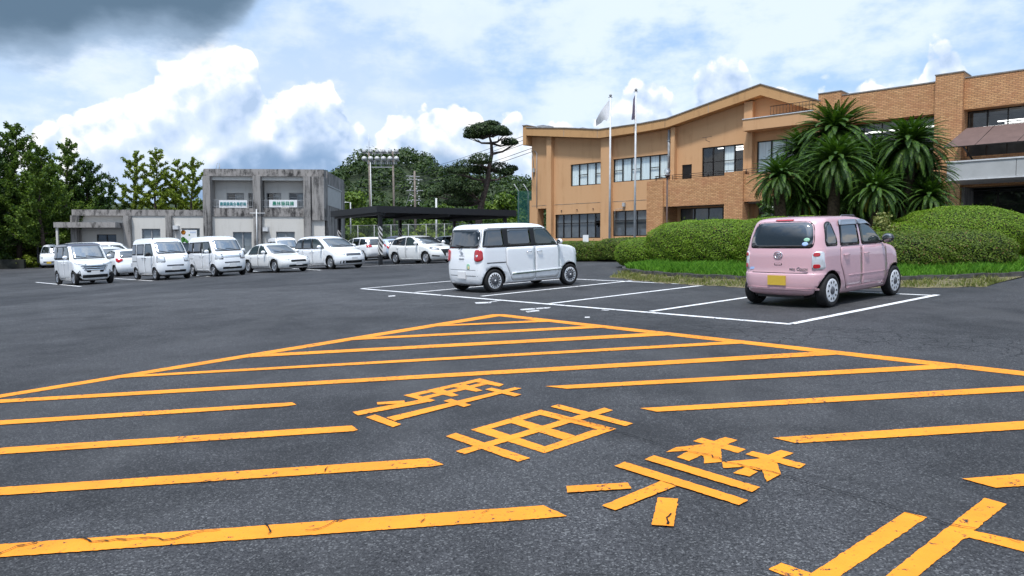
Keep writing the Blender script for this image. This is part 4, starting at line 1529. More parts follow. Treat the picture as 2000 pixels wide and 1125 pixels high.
car('kei_wagon', 'tall white kei wagon with dark violet roof at the near end of the left row', 'car', ROOX, 'white_car', px=113, depth=32.4, head=135,
    anchor=(-1.25, -0.70), group=ROW, wheels=(0.285, -1.25, 1.245, 1.31, 0.16, 'seven'), roof_paint=('navy', 1.62),
    windscreen=mirror_poly([(0.60, 1.10), (0.55, 1.63)]), rear_glass=(mirror_poly([(0.58, 1.1), (0.55, 1.6)]), 0.06),
    band=[(-1.62, 1.08), (-1.56, 1.64), (0.55, 1.64), (0.80, 1.35), (0.98, 1.08)],
    glasses=[([(-1.54, 1.12), (-1.50, 1.60), (-1.05, 1.60), (-1.05, 1.12)], 'carglass', 0.03), ([(-0.96, 1.12), (-0.96, 1.60), (-0.12, 1.60), (-0.10, 1.12)], 'carglass', 0.03),
             ([(0.02, 1.12), (0.0, 1.60), (0.46, 1.60), (0.68, 1.35), (0.80, 1.12)], 'clearglass', 0.03)],
    doors=[dict(poly=[(-0.95, 1.05), (-0.04, 1.05), (-0.04, 0.27), (-0.72, 0.27), (-0.86, 0.6), (-0.95, 0.7)], handle=(-0.25, 0.92)),
           dict(poly=[(-0.015, 1.05), (0.85, 1.05), (0.84, 0.6), (0.80, 0.27), (-0.015, 0.27)], handle=(0.15, 0.92))],
    lamps=[('headlight', 'front2', [(0.36, 0.80), (0.30, 0.875), (0.69, 0.945), (0.70, 0.90)], 'clearlamp', 0.02, 0.02),
           ('grille', 'front', [(-0.46, 0.81), (-0.30, 0.52), (0.30, 0.52), (0.46, 0.81)], 'black', 0.03, 0.008),
           ('fog_lamp', 'front2', [(0.52, 0.36), (0.56, 0.62), (0.66, 0.48), (0.68, 0.36)], 'black', 0.02, 0.012),
           ('fog_lamp_lens', 'front2', [(0.545, 0.46), (0.57, 0.58), (0.62, 0.49)], 'clearlamp', 0.01, 0.02),
           ('bumper_intake', 'front', [(-0.48, 0.29), (-0.48, 0.42), (0.48, 0.42), (0.48, 0.29)], 'black', 0.03, 0.006),
           ('tail_lamp', 'rear2', [(0.60, 0.75), (0.60, 1.05), (0.71, 1.05), (0.71, 0.75)], 'redlamp', 0.03, 0.02)],
    mirror=(0.74, 1.15, 'white_car', 1.05), plate=[('front', 'plate_white', 0.50)], extra=roox_extra)

VAN = ([(0.22, -1.60, 1.58, 0.66, 0.12, 0.22), (0.27, -1.66, 1.64, 0.71, 0.12, 0.24), (0.42, -1.69, 1.69, 0.735, 0.12, 0.24),
        (0.65, -1.695, 1.69, 0.7375, 0.12, 0.22), (0.88, -1.69, 1.645, 0.7375, 0.12, 0.21), (1.02, -1.685, 1.58, 0.735, 0.12, 0.20),
        (1.10, -1.68, 1.50, 0.732, 0.12, 0.18), (1.15, -1.68, 1.40, 0.728, 0.12, 0.15), (1.35, -1.665, 1.24, 0.705, 0.12, 0.13),
        (1.62, -1.64, 1.03, 0.672, 0.12, 0.13), (1.72, -1.62, 0.93, 0.652, 0.14, 0.16), (1.80, -1.58, 0.76, 0.62, 0.17, 0.2),
        (1.855, -1.50, 0.50, 0.55, 0.22, 0.25), (1.885, -1.36, 0.2, 0.42, 0.25, 0.25), (1.895, -1.1, -0.2, 0.2, 0.1, 0.1)], (0.10, 0.03))


def van(label, px, depth, head, group, kind):
    A = kind == 'a'

    def ex(root, sh, fs, ff, fr, P):
        for s in (1, -1):
            q = MB()
            patch(q, rpoly([(-1.60, 0.83), (-1.60, 0.855), (-0.75, 0.855), (-0.75, 0.83)], 0.004), fs[s], 0.003, 1, s)
            q.build('door_rail', M['black'], root)
            if A:
                continue
            q = MB()
            patch(q, rpoly([(-0.66, 0.25), (-0.66, 0.33), (0.78, 0.33), (0.78, 0.25)], 0.02), fs[s], 0.02, 1, s)
            q.build('sill_moulding', P, root)
        if A:
            q = MB()
            q.tube([(0.75, -0.55, 1.80), (0.78, -0.57, 1.86)], 0.02, 6)
            q.build('aerial', M['black'], root)
        else:
            q = MB()
            patch(q, rpoly([(-0.46, 0.92), (-0.46, 0.965), (0.46, 0.965), (0.46, 0.92)], 0.01), ff, 0.012, 0, 1)
            patch(q, rpoly([(-0.46, 0.87), (-0.46, 0.89), (0.46, 0.89), (0.46, 0.87)], 0.005), ff, 0.012, 0, 1)
            q.build('grille_bar', M['chrome'], root)

    return car('kei_van', label, 'van', VAN, 'white_car', px=px, depth=depth, head=head, anchor=(-1.20, -0.70), group=group,
               wheels=(0.27, -1.20, 1.19 if not A else 1.17, 1.31, 0.155, 'six' if A else 'seven'),
               windscreen=mirror_poly([(0.63, 1.17), (0.585, 1.66)]), rear_glass=(mirror_poly([(0.6, 1.12), (0.56, 1.6)]), 0.05),
               glasses=([([(-1.58, 1.15), (-1.55, 1.58), (-1.05, 1.60), (-1.05, 1.15)], 'carglass', 0.04), ([(-0.92, 1.15), (-0.92, 1.60), (-0.05, 1.60), (-0.03, 1.15)], 'carglass', 0.04),
                         ([(0.10, 1.10), (0.08, 1.60), (0.78, 1.60), (1.08, 1.20), (1.10, 1.10)], 'clearglass', 0.04)]),
               band=None if A else [(-1.60, 1.12), (-1.57, 1.62), (0.82, 1.62), (1.15, 1.15), (1.15, 1.10)],
               doors=[dict(poly=[(-0.95, 1.09), (0.03, 1.09), (0.03, 0.28), (-0.70, 0.28), (-0.82, 0.6), (-0.95, 0.7)], handle=(-0.12, 0.98), hmat='black' if A else 'white_car'),
                      dict(poly=[(0.06, 1.06), (1.18, 1.06), (1.10, 0.72), (0.82, 0.60), (0.78, 0.28), (0.06, 0.28)], handle=(0.20, 0.98), hmat='black' if A else 'white_car')],
               lamps=[('headlight', 'front2', [(0.42, 0.80), (0.42, 1.01), (0.66, 1.05), (0.70, 0.80)] if A else [(0.46, 0.80), (0.44, 1.0), (0.62, 1.10), (0.70, 1.06), (0.70, 0.80)], 'clearlamp', 0.04, 0.015),
                      ('headlight_bezel', 'front2', [(0.40, 0.78), (0.40, 1.03), (0.68, 1.07), (0.72, 0.78)], 'capgrey', 0.03, 0.006),
                      ('grille', 'front', [(-0.36, 0.60), (-0.36, 0.66), (0.36, 0.66), (0.36, 0.60)], 'capgrey', 0.02, 0.004),
                      ('bumper_intake', 'front', [(-0.45, 0.33), (-0.45, 0.43), (0.45, 0.43), (0.45, 0.33)], 'black', 0.02, 0.004),
                      ('tail_lamp', 'rear2', [(0.61, 0.72), (0.61, 0.98), (0.71, 0.98), (0.71, 0.72)], 'redlamp', 0.03, 0.02)],
               mirror=(0.98, 1.14, 'black' if A else 'white_car', 1.15), plate=[('front', 'plate_white', 0.50)], extra=ex)


van('white kei van with separate side windows and a black mirror, behind the violet roofed wagon', 267, 34.0, 135, ROW, 'a')
van('white kei van with a chrome grille bar and white mirror beside the low white saloon', 377, 35.6, 135, ROW, 'b')
van('small white kei van showing its windscreen between the saloon and the big minivan', 527, 50, 150, BACK, 'a')

SEDAN = ([(0.18, -2.1, 2.05, 0.74, 0.25, 0.4), (0.24, -2.18, 2.16, 0.81, 0.28, 0.42), (0.40, -2.22, 2.22, 0.845, 0.28, 0.42), (0.58, -2.22, 2.19, 0.85, 0.26, 0.4),
          (0.68, -2.20, 2.10, 0.85, 0.26, 0.38), (0.75, -2.17, 1.90, 0.848, 0.25, 0.36), (0.81, -2.12, 1.60, 0.842, 0.24, 0.34), (0.86, -2.06, 1.28, 0.832, 0.24, 0.30),
          (0.90, -1.95, 1.08, 0.815, 0.24, 0.24), (0.95, -1.72, 0.96, 0.795, 0.22, 0.2), (1.15, -1.38, 0.60, 0.735, 0.2, 0.16), (1.30, -1.08, 0.26, 0.675, 0.22, 0.18),
          (1.38, -0.85, 0.0, 0.61, 0.25, 0.22), (1.42, -0.65, -0.2, 0.50, 0.25, 0.25), (1.44, -0.5, -0.32, 0.25, 0.08, 0.08)], (0.14, 0.10))
car('white_saloon', 'low white saloon with red-edged door visor between a kei van and the big minivan', 'car', SEDAN, 'pearl', px=492, depth=37.2, head=133,
    anchor=(-1.0, -0.78), group=ROW, wheels=(0.31, -1.30, 1.30, 1.48, 0.18, 'seven'),
    windscreen=mirror_poly([(0.66, 0.94), (0.56, 1.33)]), rear_glass=(mirror_poly([(0.55, 1.0), (0.5, 1.3)]), 0.06),
    glasses=[([(-1.20, 0.93), (-0.95, 1.30), (-0.30, 1.34), (-0.28, 0.93)], 'clearglass', 0.05), ([(-0.20, 0.93), (-0.20, 1.34), (0.10, 1.31), (0.68, 0.95), (0.70, 0.93)], 'clearglass', 0.05)],
    doors=[dict(poly=[(-1.0, 0.89), (-0.25, 0.89), (-0.25, 0.28), (-0.85, 0.28), (-0.95, 0.6)], handle=(-0.9, 0.78)), dict(poly=[(-0.22, 0.89), (0.85, 0.84), (0.88, 0.5), (0.80, 0.28), (-0.22, 0.28)], handle=(-0.1, 0.77))],
    lamps=[('headlight', 'front2', [(0.48, 0.60), (0.44, 0.68), (0.72, 0.74), (0.78, 0.66)], 'clearlamp', 0.03, 0.015),
           ('grille', 'front', [(-0.4, 0.50), (-0.4, 0.60), (0.4, 0.60), (0.4, 0.50)], 'black', 0.03, 0.006),
           ('bumper_intake', 'front', [(-0.5, 0.26), (-0.5, 0.36), (0.5, 0.36), (0.5, 0.26)], 'black', 0.03, 0.006),
           ('tail_lamp', 'rear2', [(0.55, 0.65), (0.55, 0.8), (0.80, 0.8), (0.80, 0.65)], 'redlamp', 0.03, 0.015)],
    mirror=(0.55, 0.98, 'pearl', 1.2), plate=[('front', 'plate_white', 0.42)])

MPV = ([(0.18, -2.26, 2.22, 0.78, 0.3, 0.45), (0.24, -2.34, 2.34, 0.86, 0.32, 0.48), (0.42, -2.39, 2.40, 0.895, 0.32, 0.48), (0.65, -2.40, 2.37, 0.90, 0.30, 0.46),
        (0.80, -2.38, 2.26, 0.90, 0.28, 0.44), (0.90, -2.36, 2.06, 0.898, 0.27, 0.40), (0.97, -2.34, 1.80, 0.893, 0.26, 0.36), (1.02, -2.32, 1.60, 0.885, 0.26, 0.3),
        (1.08, -2.30, 1.48, 0.872, 0.26, 0.24), (1.30, -2.20, 1.08, 0.825, 0.26, 0.18), (1.52, -2.06, 0.60, 0.765, 0.27, 0.18), (1.62, -1.95, 0.28, 0.71, 0.3, 0.22),
        (1.69, -1.78, -0.1, 0.60, 0.35, 0.28), (1.72, -1.5, -0.5, 0.42, 0.35, 0.3), (1.73, -1.2, -0.8, 0.2, 0.1, 0.1)], (0.16, 0.12))
MPV_KW = dict(windscreen=mirror_poly([(0.74, 1.12), (0.62, 1.55)]), rear_glass=(mirror_poly([(0.62, 1.1), (0.55, 1.5)]), 0.08),
              glasses=[([(-2.02, 1.12), (-1.85, 1.50), (-1.30, 1.56), (-1.22, 1.08)], 'carglass', 0.06), ([(-1.12, 1.08), (-1.20, 1.57), (-0.35, 1.59), (-0.25, 1.06)], 'carglass', 0.05),
                       ([(-0.15, 1.06), (-0.25, 1.59), (0.15, 1.55), (0.80, 1.20), (0.95, 1.05)], 'clearglass', 0.05)],
              doors=[dict(poly=[(-1.15, 1.02), (-0.22, 1.02), (-0.20, 0.28), (-1.0, 0.28), (-1.10, 0.6)], handle=(-0.35, 0.92)), dict(poly=[(-0.18, 1.02), (0.92, 1.0), (0.98, 0.6), (0.92, 0.28), (-0.16, 0.28)], handle=(-0.02, 0.92))],
              lamps=[('headlight', 'front2', [(0.50, 0.70), (0.46, 0.79), (0.70, 0.90), (0.84, 0.84), (0.84, 0.76)], 'clearlamp', 0.03, 0.015),
                     ('grille', 'front', [(-0.42, 0.66), (-0.42, 0.78), (0.42, 0.78), (0.42, 0.66)], 'capgrey', 0.03, 0.006),
                     ('bumper_intake', 'front', [(-0.72, 0.28), (-0.70, 0.42), (0.70, 0.42), (0.72, 0.28)], 'black', 0.03, 0.006),
                     ('tail_lamp', 'rear2', [(0.66, 0.9), (0.66, 1.2), (0.82, 1.2), (0.84, 0.9)], 'redlamp', 0.03, 0.015)], plate=[('front', 'plate_white', 0.50)])
car('white_minivan', 'big white minivan with dark side windows at the carport end of the left row', 'car', MPV, 'white_car', px=590, depth=39.2, head=135,
    anchor=(-1.42, -0.82), group=ROW, wheels=(0.33, -1.42, 1.48, 1.55, 0.19, 'six'), band=[(-2.06, 1.08), (-1.88, 1.54), (-0.9, 1.62), (0.2, 1.58), (0.85, 1.22), (1.05, 1.05)],
    mirror=(0.80, 1.12, 'white_car', 1.3), **MPV_KW)
car('white_minivan', 'white minivan with only its pale roof showing over the violet roofed kei wagon', 'car', MPV, 'white_car', px=165, depth=44, head=130,
    anchor=(-1.42, -0.82), group=BACK, wheels=(0.33, -1.42, 1.48, 1.55, 0.19, 'six'), mirror=(0.80, 1.12, 'white_car', 1.3), **MPV_KW)

MICRO = ([(0.22, -2.2, 2.15, 0.76, 0.2, 0.3), (0.28, -2.28, 2.26, 0.82, 0.2, 0.32), (0.5, -2.32, 2.32, 0.845, 0.2, 0.32), (0.85, -2.32, 2.28, 0.847, 0.2, 0.3), (1.05, -2.31, 2.15, 0.845, 0.2, 0.28),
          (1.15, -2.30, 1.98, 0.84, 0.2, 0.25), (1.22, -2.30, 1.80, 0.832, 0.2, 0.2), (1.5, -2.27, 1.45, 0.79, 0.2, 0.16), (1.78, -2.23, 1.12, 0.745, 0.2, 0.16), (1.88, -2.18, 0.95, 0.70, 0.24, 0.2),
          (1.95, -2.05, 0.6, 0.58, 0.3, 0.3), (1.98, -1.8, 0.2, 0.4, 0.3, 0.3), (1.99, -1.5, -0.3, 0.2, 0.1, 0.1)], (0.12, 0.05))
car('white_minibus', 'white minibus with tall dark windows behind the little white hatchback', 'van', MICRO, 'white_car', px=205, depth=46, head=62,
    anchor=(0.0, -0.8), group=BACK, wheels=(0.33, -1.35, 1.25, 1.5, 0.19, 'six'),
    windscreen=mirror_poly([(0.72, 1.24), (0.66, 1.74)]), rear_glass=(mirror_poly([(0.68, 1.25), (0.62, 1.75)]), 0.08),
    glasses=[([(-2.15, 1.24), (-2.10, 1.74), (-1.1, 1.74), (-1.1, 1.24)], 'carglass', 0.04), ([(-1.0, 1.24), (-1.0, 1.74), (0.25, 1.74), (0.25, 1.24)], 'carglass', 0.04),
             ([(0.42, 1.24), (0.42, 1.74), (0.95, 1.74), (1.42, 1.28), (1.44, 1.24)], 'clearglass', 0.05)],
    doors=[dict(poly=[(-1.0, 1.18), (0.28, 1.18), (0.28, 0.3), (-0.9, 0.3)], handle=(0.1, 1.0)), dict(poly=[(0.36, 1.18), (1.5, 1.15), (1.4, 0.8), (0.8, 0.6), (0.75, 0.3), (0.36, 0.3)], handle=(0.5, 1.0))],
    lamps=[('headlight', 'front2', [(0.50, 0.85), (0.50, 1.05), (0.78, 1.08), (0.80, 0.85)], 'clearlamp', 0.03, 0.015), ('tail_lamp', 'rear2', [(0.70, 0.8), (0.70, 1.2), (0.80, 1.2), (0.80, 0.8)], 'redlamp', 0.03, 0.015)],
    mirror=(1.40, 1.25, 'white_car', 1.3), plate=[('rear', 'plate_white', 0.6)])

HATCH_ = ([(0.18, -1.80, 1.82, 0.72, 0.25, 0.4), (0.24, -1.88, 1.92, 0.80, 0.28, 0.42), (0.42, -1.93, 1.97, 0.84, 0.28, 0.42), (0.60, -1.92, 1.94, 0.847, 0.26, 0.4),
           (0.74, -1.88, 1.84, 0.847, 0.25, 0.38), (0.84, -1.85, 1.62, 0.845, 0.24, 0.35), (0.91, -1.83, 1.32, 0.838, 0.24, 0.32), (0.96, -1.80, 1.10, 0.826, 0.24, 0.26),
           (1.02, -1.76, 0.98, 0.808, 0.24, 0.2), (1.22, -1.62, 0.62, 0.745, 0.24, 0.16), (1.38, -1.42, 0.24, 0.68, 0.26, 0.18), (1.46, -1.2, -0.1, 0.60, 0.28, 0.24),
           (1.50, -0.95, -0.4, 0.42, 0.25, 0.25), (1.51, -0.75, -0.55, 0.2, 0.08, 0.08)], (0.15, 0.10))
HKW = dict(windscreen=mirror_poly([(0.66, 1.03), (0.56, 1.40)]), rear_glass=(mirror_poly([(0.60, 1.03), (0.52, 1.38)]), 0.08),
           glasses=[([(-1.30, 1.05), (-1.20, 1.33), (-0.35, 1.42), (-0.33, 1.0)], 'carglass', 0.05), ([(-0.25, 1.0), (-0.26, 1.42), (0.05, 1.40), (0.62, 1.08), (0.70, 1.0)], 'clearglass', 0.05)],
           doors=[dict(poly=[(-1.0, 0.96), (-0.30, 0.96), (-0.30, 0.28), (-0.85, 0.28), (-0.95, 0.6)], handle=(-0.9, 0.86)), dict(poly=[(-0.27, 0.96), (0.78, 0.92), (0.86, 0.6), (0.80, 0.28), (-0.27, 0.28)], handle=(-0.12, 0.85))])
H_L = [('headlight', 'front2', [(0.48, 0.68), (0.44, 0.76), (0.70, 0.88), (0.80, 0.80), (0.78, 0.72)], 'clearlamp', 0.03, 0.015),
       ('grille', 'front', [(-0.4, 0.36), (-0.4, 0.52), (0.4, 0.52), (0.4, 0.36)], 'black', 0.03, 0.006),
       ('tail_lamp', 'rear2', [(0.52, 0.86), (0.50, 0.97), (0.80, 1.01), (0.82, 0.84), (0.74, 0.76)], 'redlamp', 0.03, 0.02)]
car('white_hatchback', 'little white hatchback with slanted red tail lamp between kei wagon and first kei van', 'car', HATCH_, 'white_car', px=247, depth=40.5, head=-44,
    anchor=(-1.7, 0.35), group=BACK, wheels=(0.30, -1.30, 1.22, 1.46, 0.17, 'six'), lamps=H_L, mirror=(0.60, 1.05, 'white_car', 1.2), plate=[('rear', 'plate_white', 0.62)], **HKW)

# under and around the carport
PORT = 'cars parked around the black carport'


def leaf_extra(root, sh, fs, ff, fr, P):
    q = MB()
    patch(q, rpoly([(-0.10, 0.93), (-0.22, 0.985), (0.22, 0.985), (0.10, 0.93)], 0.03), ff, 0.01, 0, 1)
    q.build('charging_flap', M['black'], root)
    for s in (1, -1):
        q = MB()
        patch(q, rpoly([(-0.86, 0.24), (-0.86, 0.30), (0.86, 0.30), (0.86, 0.24)], 0.02), fs[s], 0.02, 1, s)
        q.build('sill_moulding', P, root)


LEAF = ([(0.18, -2.08, 2.05, 0.76, 0.3, 0.45), (0.24, -2.16, 2.16, 0.84, 0.32, 0.48), (0.42, -2.22, 2.23, 0.88, 0.32, 0.48), (0.62, -2.22, 2.20, 0.895, 0.30, 0.46),
         (0.78, -2.18, 2.10, 0.895, 0.28, 0.44), (0.88, -2.14, 1.88, 0.893, 0.27, 0.42), (0.95, -2.11, 1.60, 0.887, 0.26, 0.38), (1.00, -2.08, 1.36, 0.876, 0.26, 0.32),
         (1.05, -2.04, 1.20, 0.858, 0.26, 0.25), (1.25, -1.88, 0.80, 0.79, 0.26, 0.18), (1.42, -1.66, 0.36, 0.72, 0.28, 0.18), (1.50, -1.45, 0.0, 0.64, 0.3, 0.24),
         (1.545, -1.1, -0.35, 0.45, 0.28, 0.28), (1.56, -0.8, -0.55, 0.2, 0.1, 0.1)], (0.20, 0.12))
car('electric_hatchback', 'white electric hatchback standing out of the black carport beside its striped post', 'car', LEAF, 'pearl', px=774, depth=41.5, head=134.5,
    anchor=(-1.36, -0.80), group=PORT, wheels=(0.318, -1.36, 1.34, 1.54, 0.19, 'five'),
    windscreen=mirror_poly([(0.72, 1.08), (0.60, 1.45)]), rear_glass=(mirror_poly([(0.62, 1.1), (0.55, 1.42)]), 0.08),
    glasses=[([(-1.60, 1.10), (-1.48, 1.33), (-0.42, 1.46), (-0.40, 1.03)], 'carglass', 0.06), ([(-0.32, 1.03), (-0.34, 1.46), (0.10, 1.42), (0.75, 1.10), (0.85, 1.03)], 'clearglass', 0.05)],
    doors=[dict(poly=[(-1.15, 0.99), (-0.37, 0.99), (-0.37, 0.28), (-0.92, 0.28), (-1.02, 0.6)], handle=(-1.05, 0.90)), dict(poly=[(-0.34, 0.99), (0.85, 0.94), (0.92, 0.6), (0.86, 0.28), (-0.34, 0.28)], handle=(-0.20, 0.88))],
    lamps=[('headlight', 'front2', [(0.50, 0.72), (0.44, 0.79), (0.70, 0.90), (0.85, 0.84), (0.80, 0.76)], 'capgrey', 0.03, 0.015),
           ('headlight_lens', 'front2', [(0.58, 0.745), (0.56, 0.78), (0.72, 0.85), (0.80, 0.82)], 'clearlamp', 0.02, 0.022),
           ('grille', 'front', [(-0.24, 0.40), (-0.42, 0.76), (0.42, 0.76), (0.24, 0.40)], 'black', 0.04, 0.01),
           ('fog_lamp', 'front2', [(0.52, 0.36), (0.52, 0.42), (0.82, 0.47), (0.82, 0.39)], 'black', 0.02, 0.01),
           ('tail_lamp', 'rear2', [(0.52, 0.90), (0.52, 1.0), (0.82, 1.06), (0.84, 0.92)], 'redlamp', 0.03, 0.02)],
    mirror=(0.72, 1.10, 'pearl', 1.25), plate=[('front', 'plate_white', 0.46)], extra=leaf_extra)

SUV = ([(0.24, -2.15, 2.15, 0.78, 0.25, 0.4), (0.30, -2.25, 2.26, 0.86, 0.27, 0.42), (0.50, -2.32, 2.32, 0.90, 0.28, 0.42), (0.75, -2.30, 2.30, 0.905, 0.26, 0.4),
        (0.92, -2.26, 2.2, 0.905, 0.25, 0.38), (1.00, -2.23, 1.95, 0.90, 0.24, 0.35), (1.06, -2.20, 1.55, 0.89, 0.24, 0.32), (1.12, -2.16, 1.25, 0.872, 0.24, 0.26),
        (1.35, -2.05, 0.85, 0.815, 0.24, 0.18), (1.55, -1.90, 0.42, 0.75, 0.25, 0.18), (1.64, -1.75, 0.1, 0.68, 0.28, 0.24), (1.69, -1.45, -0.3, 0.5, 0.3, 0.3), (1.71, -1.0, -0.6, 0.2, 0.1, 0.1)], (0.14, 0.10))
SKW = dict(windscreen=mirror_poly([(0.72, 1.15), (0.62, 1.57)]), rear_glass=(mirror_poly([(0.68, 1.12), (0.58, 1.52)]), 0.08),
           glasses=[([(-1.98, 1.22), (-1.75, 1.52), (-1.15, 1.58), (-1.10, 1.14)], 'carglass', 0.08), ([(-1.02, 1.12), (-1.05, 1.59), (-0.28, 1.6), (-0.25, 1.11)], 'carglass', 0.05),
                    ([(-0.17, 1.11), (-0.20, 1.6), (0.12, 1.57), (0.72, 1.2), (0.82, 1.11)], 'clearglass', 0.05)],
           doors=[dict(poly=[(-1.15, 1.07), (-0.22, 1.07), (-0.22, 0.34), (-0.95, 0.34), (-1.1, 0.7)], handle=(-1.0, 0.97)), dict(poly=[(-0.19, 1.07), (0.88, 1.03), (0.95, 0.65), (0.9, 0.34), (-0.19, 0.34)], handle=(-0.05, 0.96))])
S_L = [('tail_lamp', 'rear2', [(0.56, 0.98), (0.56, 1.12), (0.86, 1.18), (0.89, 0.94)], 'redlamp', 0.03, 0.02),
       ('headlight', 'front2', [(0.5, 0.86), (0.5, 0.96), (0.84, 1.0), (0.86, 0.88)], 'clearlamp', 0.03, 0.015)]
car('white_suv', 'white sport utility car with red tail lamp under the left edge of the black carport', 'car', SUV, 'white_car', px=722, depth=53, head=-47,
    anchor=(-2.15, 0.80), group=PORT, wheels=(0.35, -1.38, 1.30, 1.56, 0.2, 'five'), lamps=S_L, mirror=(0.72, 1.18, 'white_car', 1.3), plate=[('rear', 'plate_white', 0.85)], **SKW)
car('blue_hatchback', 'pale blue small car with red tail lamp behind the striped carport post', 'car', HATCH_, 'iceblue', px=762, depth=54, head=-47,
    anchor=(-1.75, 0.70), group=PORT, wheels=(0.30, -1.30, 1.22, 1.46, 0.17, 'five'), lamps=H_L, mirror=(0.60, 1.05, 'iceblue', 1.2), plate=[('rear', 'plate_white', 0.62)], **HKW)
car('violet_minivan', 'dark violet minivan roof above the white electric hatchback', 'car', MPV, 'navy', px=760, depth=57, head=130,
    anchor=(-1.42, -0.82), group=PORT, wheels=(0.33, -1.42, 1.48, 1.55, 0.19, 'six'), mirror=(0.80, 1.12, 'navy', 1.3), **MPV_KW)
car('dark_hatchback', 'black hatchback half hidden behind the white kei minivan under the carport', 'car', HATCH_, 'darkcar', px=862, depth=50, head=134,
    anchor=(-0.6, -0.80), group=PORT, wheels=(0.30, -1.30, 1.22, 1.46, 0.17, 'five'), lamps=H_L, mirror=(0.60, 1.05, 'darkcar', 1.2), **HKW)
car('maroon_hatchback', 'maroon car whose tail peeps out behind the big white minivan', 'car', HATCH_, 'maroon', px=580, depth=49, head=120,
    anchor=(-1.6, -0.7), group=BACK, wheels=(0.30, -1.30, 1.22, 1.46, 0.17, 'five'), lamps=H_L, mirror=(0.60, 1.05, 'maroon', 1.2), **HKW)
car('kei_truck', 'white kei truck cab with a yellow plate before the curved-roof shelter, far left', 'truck', VAN, 'white_car', px=98, depth=59, head=165,
    anchor=(1.2, -0.1), wheels=(0.27, -1.20, 1.10, 1.31, 0.155, 'six'),
    windscreen=mirror_poly([(0.63, 1.17), (0.585, 1.66)]),
    glasses=[([(0.10, 1.10), (0.08, 1.60), (0.78, 1.60), (1.08, 1.20), (1.10, 1.10)], 'clearglass', 0.04)],
    doors=[dict(poly=[(0.06, 1.06), (1.18, 1.06), (1.10, 0.72), (0.82, 0.60), (0.78, 0.28), (0.06, 0.28)], handle=(0.20, 0.98), hmat='black')],
    lamps=[('headlight', 'front2', [(0.44, 0.72), (0.44, 0.92), (0.66, 0.92), (0.70, 0.72)], 'clearlamp', 0.04, 0.015), ('bumper_intake', 'front', [(-0.4, 0.42), (-0.4, 0.52), (0.4, 0.52), (0.4, 0.42)], 'capgrey', 0.02, 0.006)],
    mirror=(0.98, 1.14, 'black', 1.1), plate=[('front', 'plate_yellow', 0.42)])


# ------------------------------------------------------------------ buildings
def wall_holes(b, x0, x1, z0, z1, holes, y=0.0, mat_=0, reveal=0.16, rmat=None):
    """a wall facing -y with rectangular openings and their reveals"""
    xs = sorted({x0, x1, *[h[0] for h in holes], *[h[1] for h in holes]})
    zs = sorted({z0, z1, *[h[2] for h in holes], *[h[3] for h in holes]})
    xs = [x for x in xs if x0 <= x <= x1]
    zs = [z for z in zs if z0 <= z <= z1]
    for i in range(len(xs) - 1):
        for j in range(len(zs) - 1):
            cx, cz = (xs[i] + xs[i + 1]) / 2, (zs[j] + zs[j + 1]) / 2
            if any(h[0] < cx < h[1] and h[2] < cz < h[3] for h in holes):
                continue
            b.quad((xs[i], y, zs[j]), (xs[i + 1], y, zs[j]), (xs[i + 1], y, zs[j + 1]), (xs[i], y, zs[j + 1]), mat_)
    r = mat_ if rmat is None else rmat
    for a, c, d, e in holes:
        for q in (((a, d), (a, e)), ((a, e), (c, e)), ((c, e), (c, d)), ((c, d), (a, d))):
            (p0, p1), (p2, p3) = q
            b.quad((p0, y, p1), (p2, y, p3), (p2, y + reveal, p3), (p0, y + reveal, p1), r)


def window(root, x0, x1, z0, z1, n, rails=(), y=0.08, frame='dark_metal', pane='pane', curtains=(), half=(), off=0.0, thick=0.055, loc=None, cmat='curtain', rail_cols=None):
    """window unit: frame with mullions and transoms > pane; blinds hang behind"""
    b = MB()
    t = thick
    d0, d1 = y, y + 0.07
    b.box(x0, x0 + t, d0, d1, z0, z1)
    b.box(x1 - t, x1, d0, d1, z0, z1)
    b.box(x0 + t, x1 - t, d0, d1, z0, z0 + t)
    b.box(x0 + t, x1 - t, d0, d1, z1 - t, z1)
    w = (x1 - x0) / n
    for i in range(1, n):
        m = t * (0.75 if i % 2 else 0.5)
        b.box(x0 + i * w - m, x0 + i * w + m, d0 + 0.004, d1 - 0.004, z0 + t, z1 - t)
    for i in range(n):
        if rail_cols is not None and i not in rail_cols:
            continue
        for r in rails:
            zz = z0 + (z1 - z0) * r
            b.box(x0 + i * w + t * 0.7, x0 + (i + 1) * w - t * 0.7, d0 + 0.012, d1 - 0.012, zz - 0.022, zz + 0.022)
    f = b.build('window', M[frame], root, loc)
    p = MB()
    p.quad((x0 + t * 0.5, y + 0.04, z0 + t * 0.5), (x1 - t * 0.5, y + 0.04, z0 + t * 0.5), (x1 - t * 0.5, y + 0.04, z1 - t * 0.5), (x0 + t * 0.5, y + 0.04, z1 - t * 0.5))
    p.build('pane', M[pane], f)
    if curtains or half:
        c = MB()
        for i in list(curtains) + [h[0] for h in half]:
            lo = z0
            for h in half:
                if h[0] == i:
                    lo = z0 + (z1 - z0) * h[1]
            k = max(4, int(w / 0.11))
            for j in range(k):
                a0 = x0 + i * w + w * j / k
                a1 = x0 + i * w + w * (j + 1) / k
                c.quad((a0, y + 0.10, lo), (a1, y + 0.14, lo), (a1, y + 0.14, z1), (a0, y + 0.10, z1))
        c.build('blind', M[cmat], f)
    return f


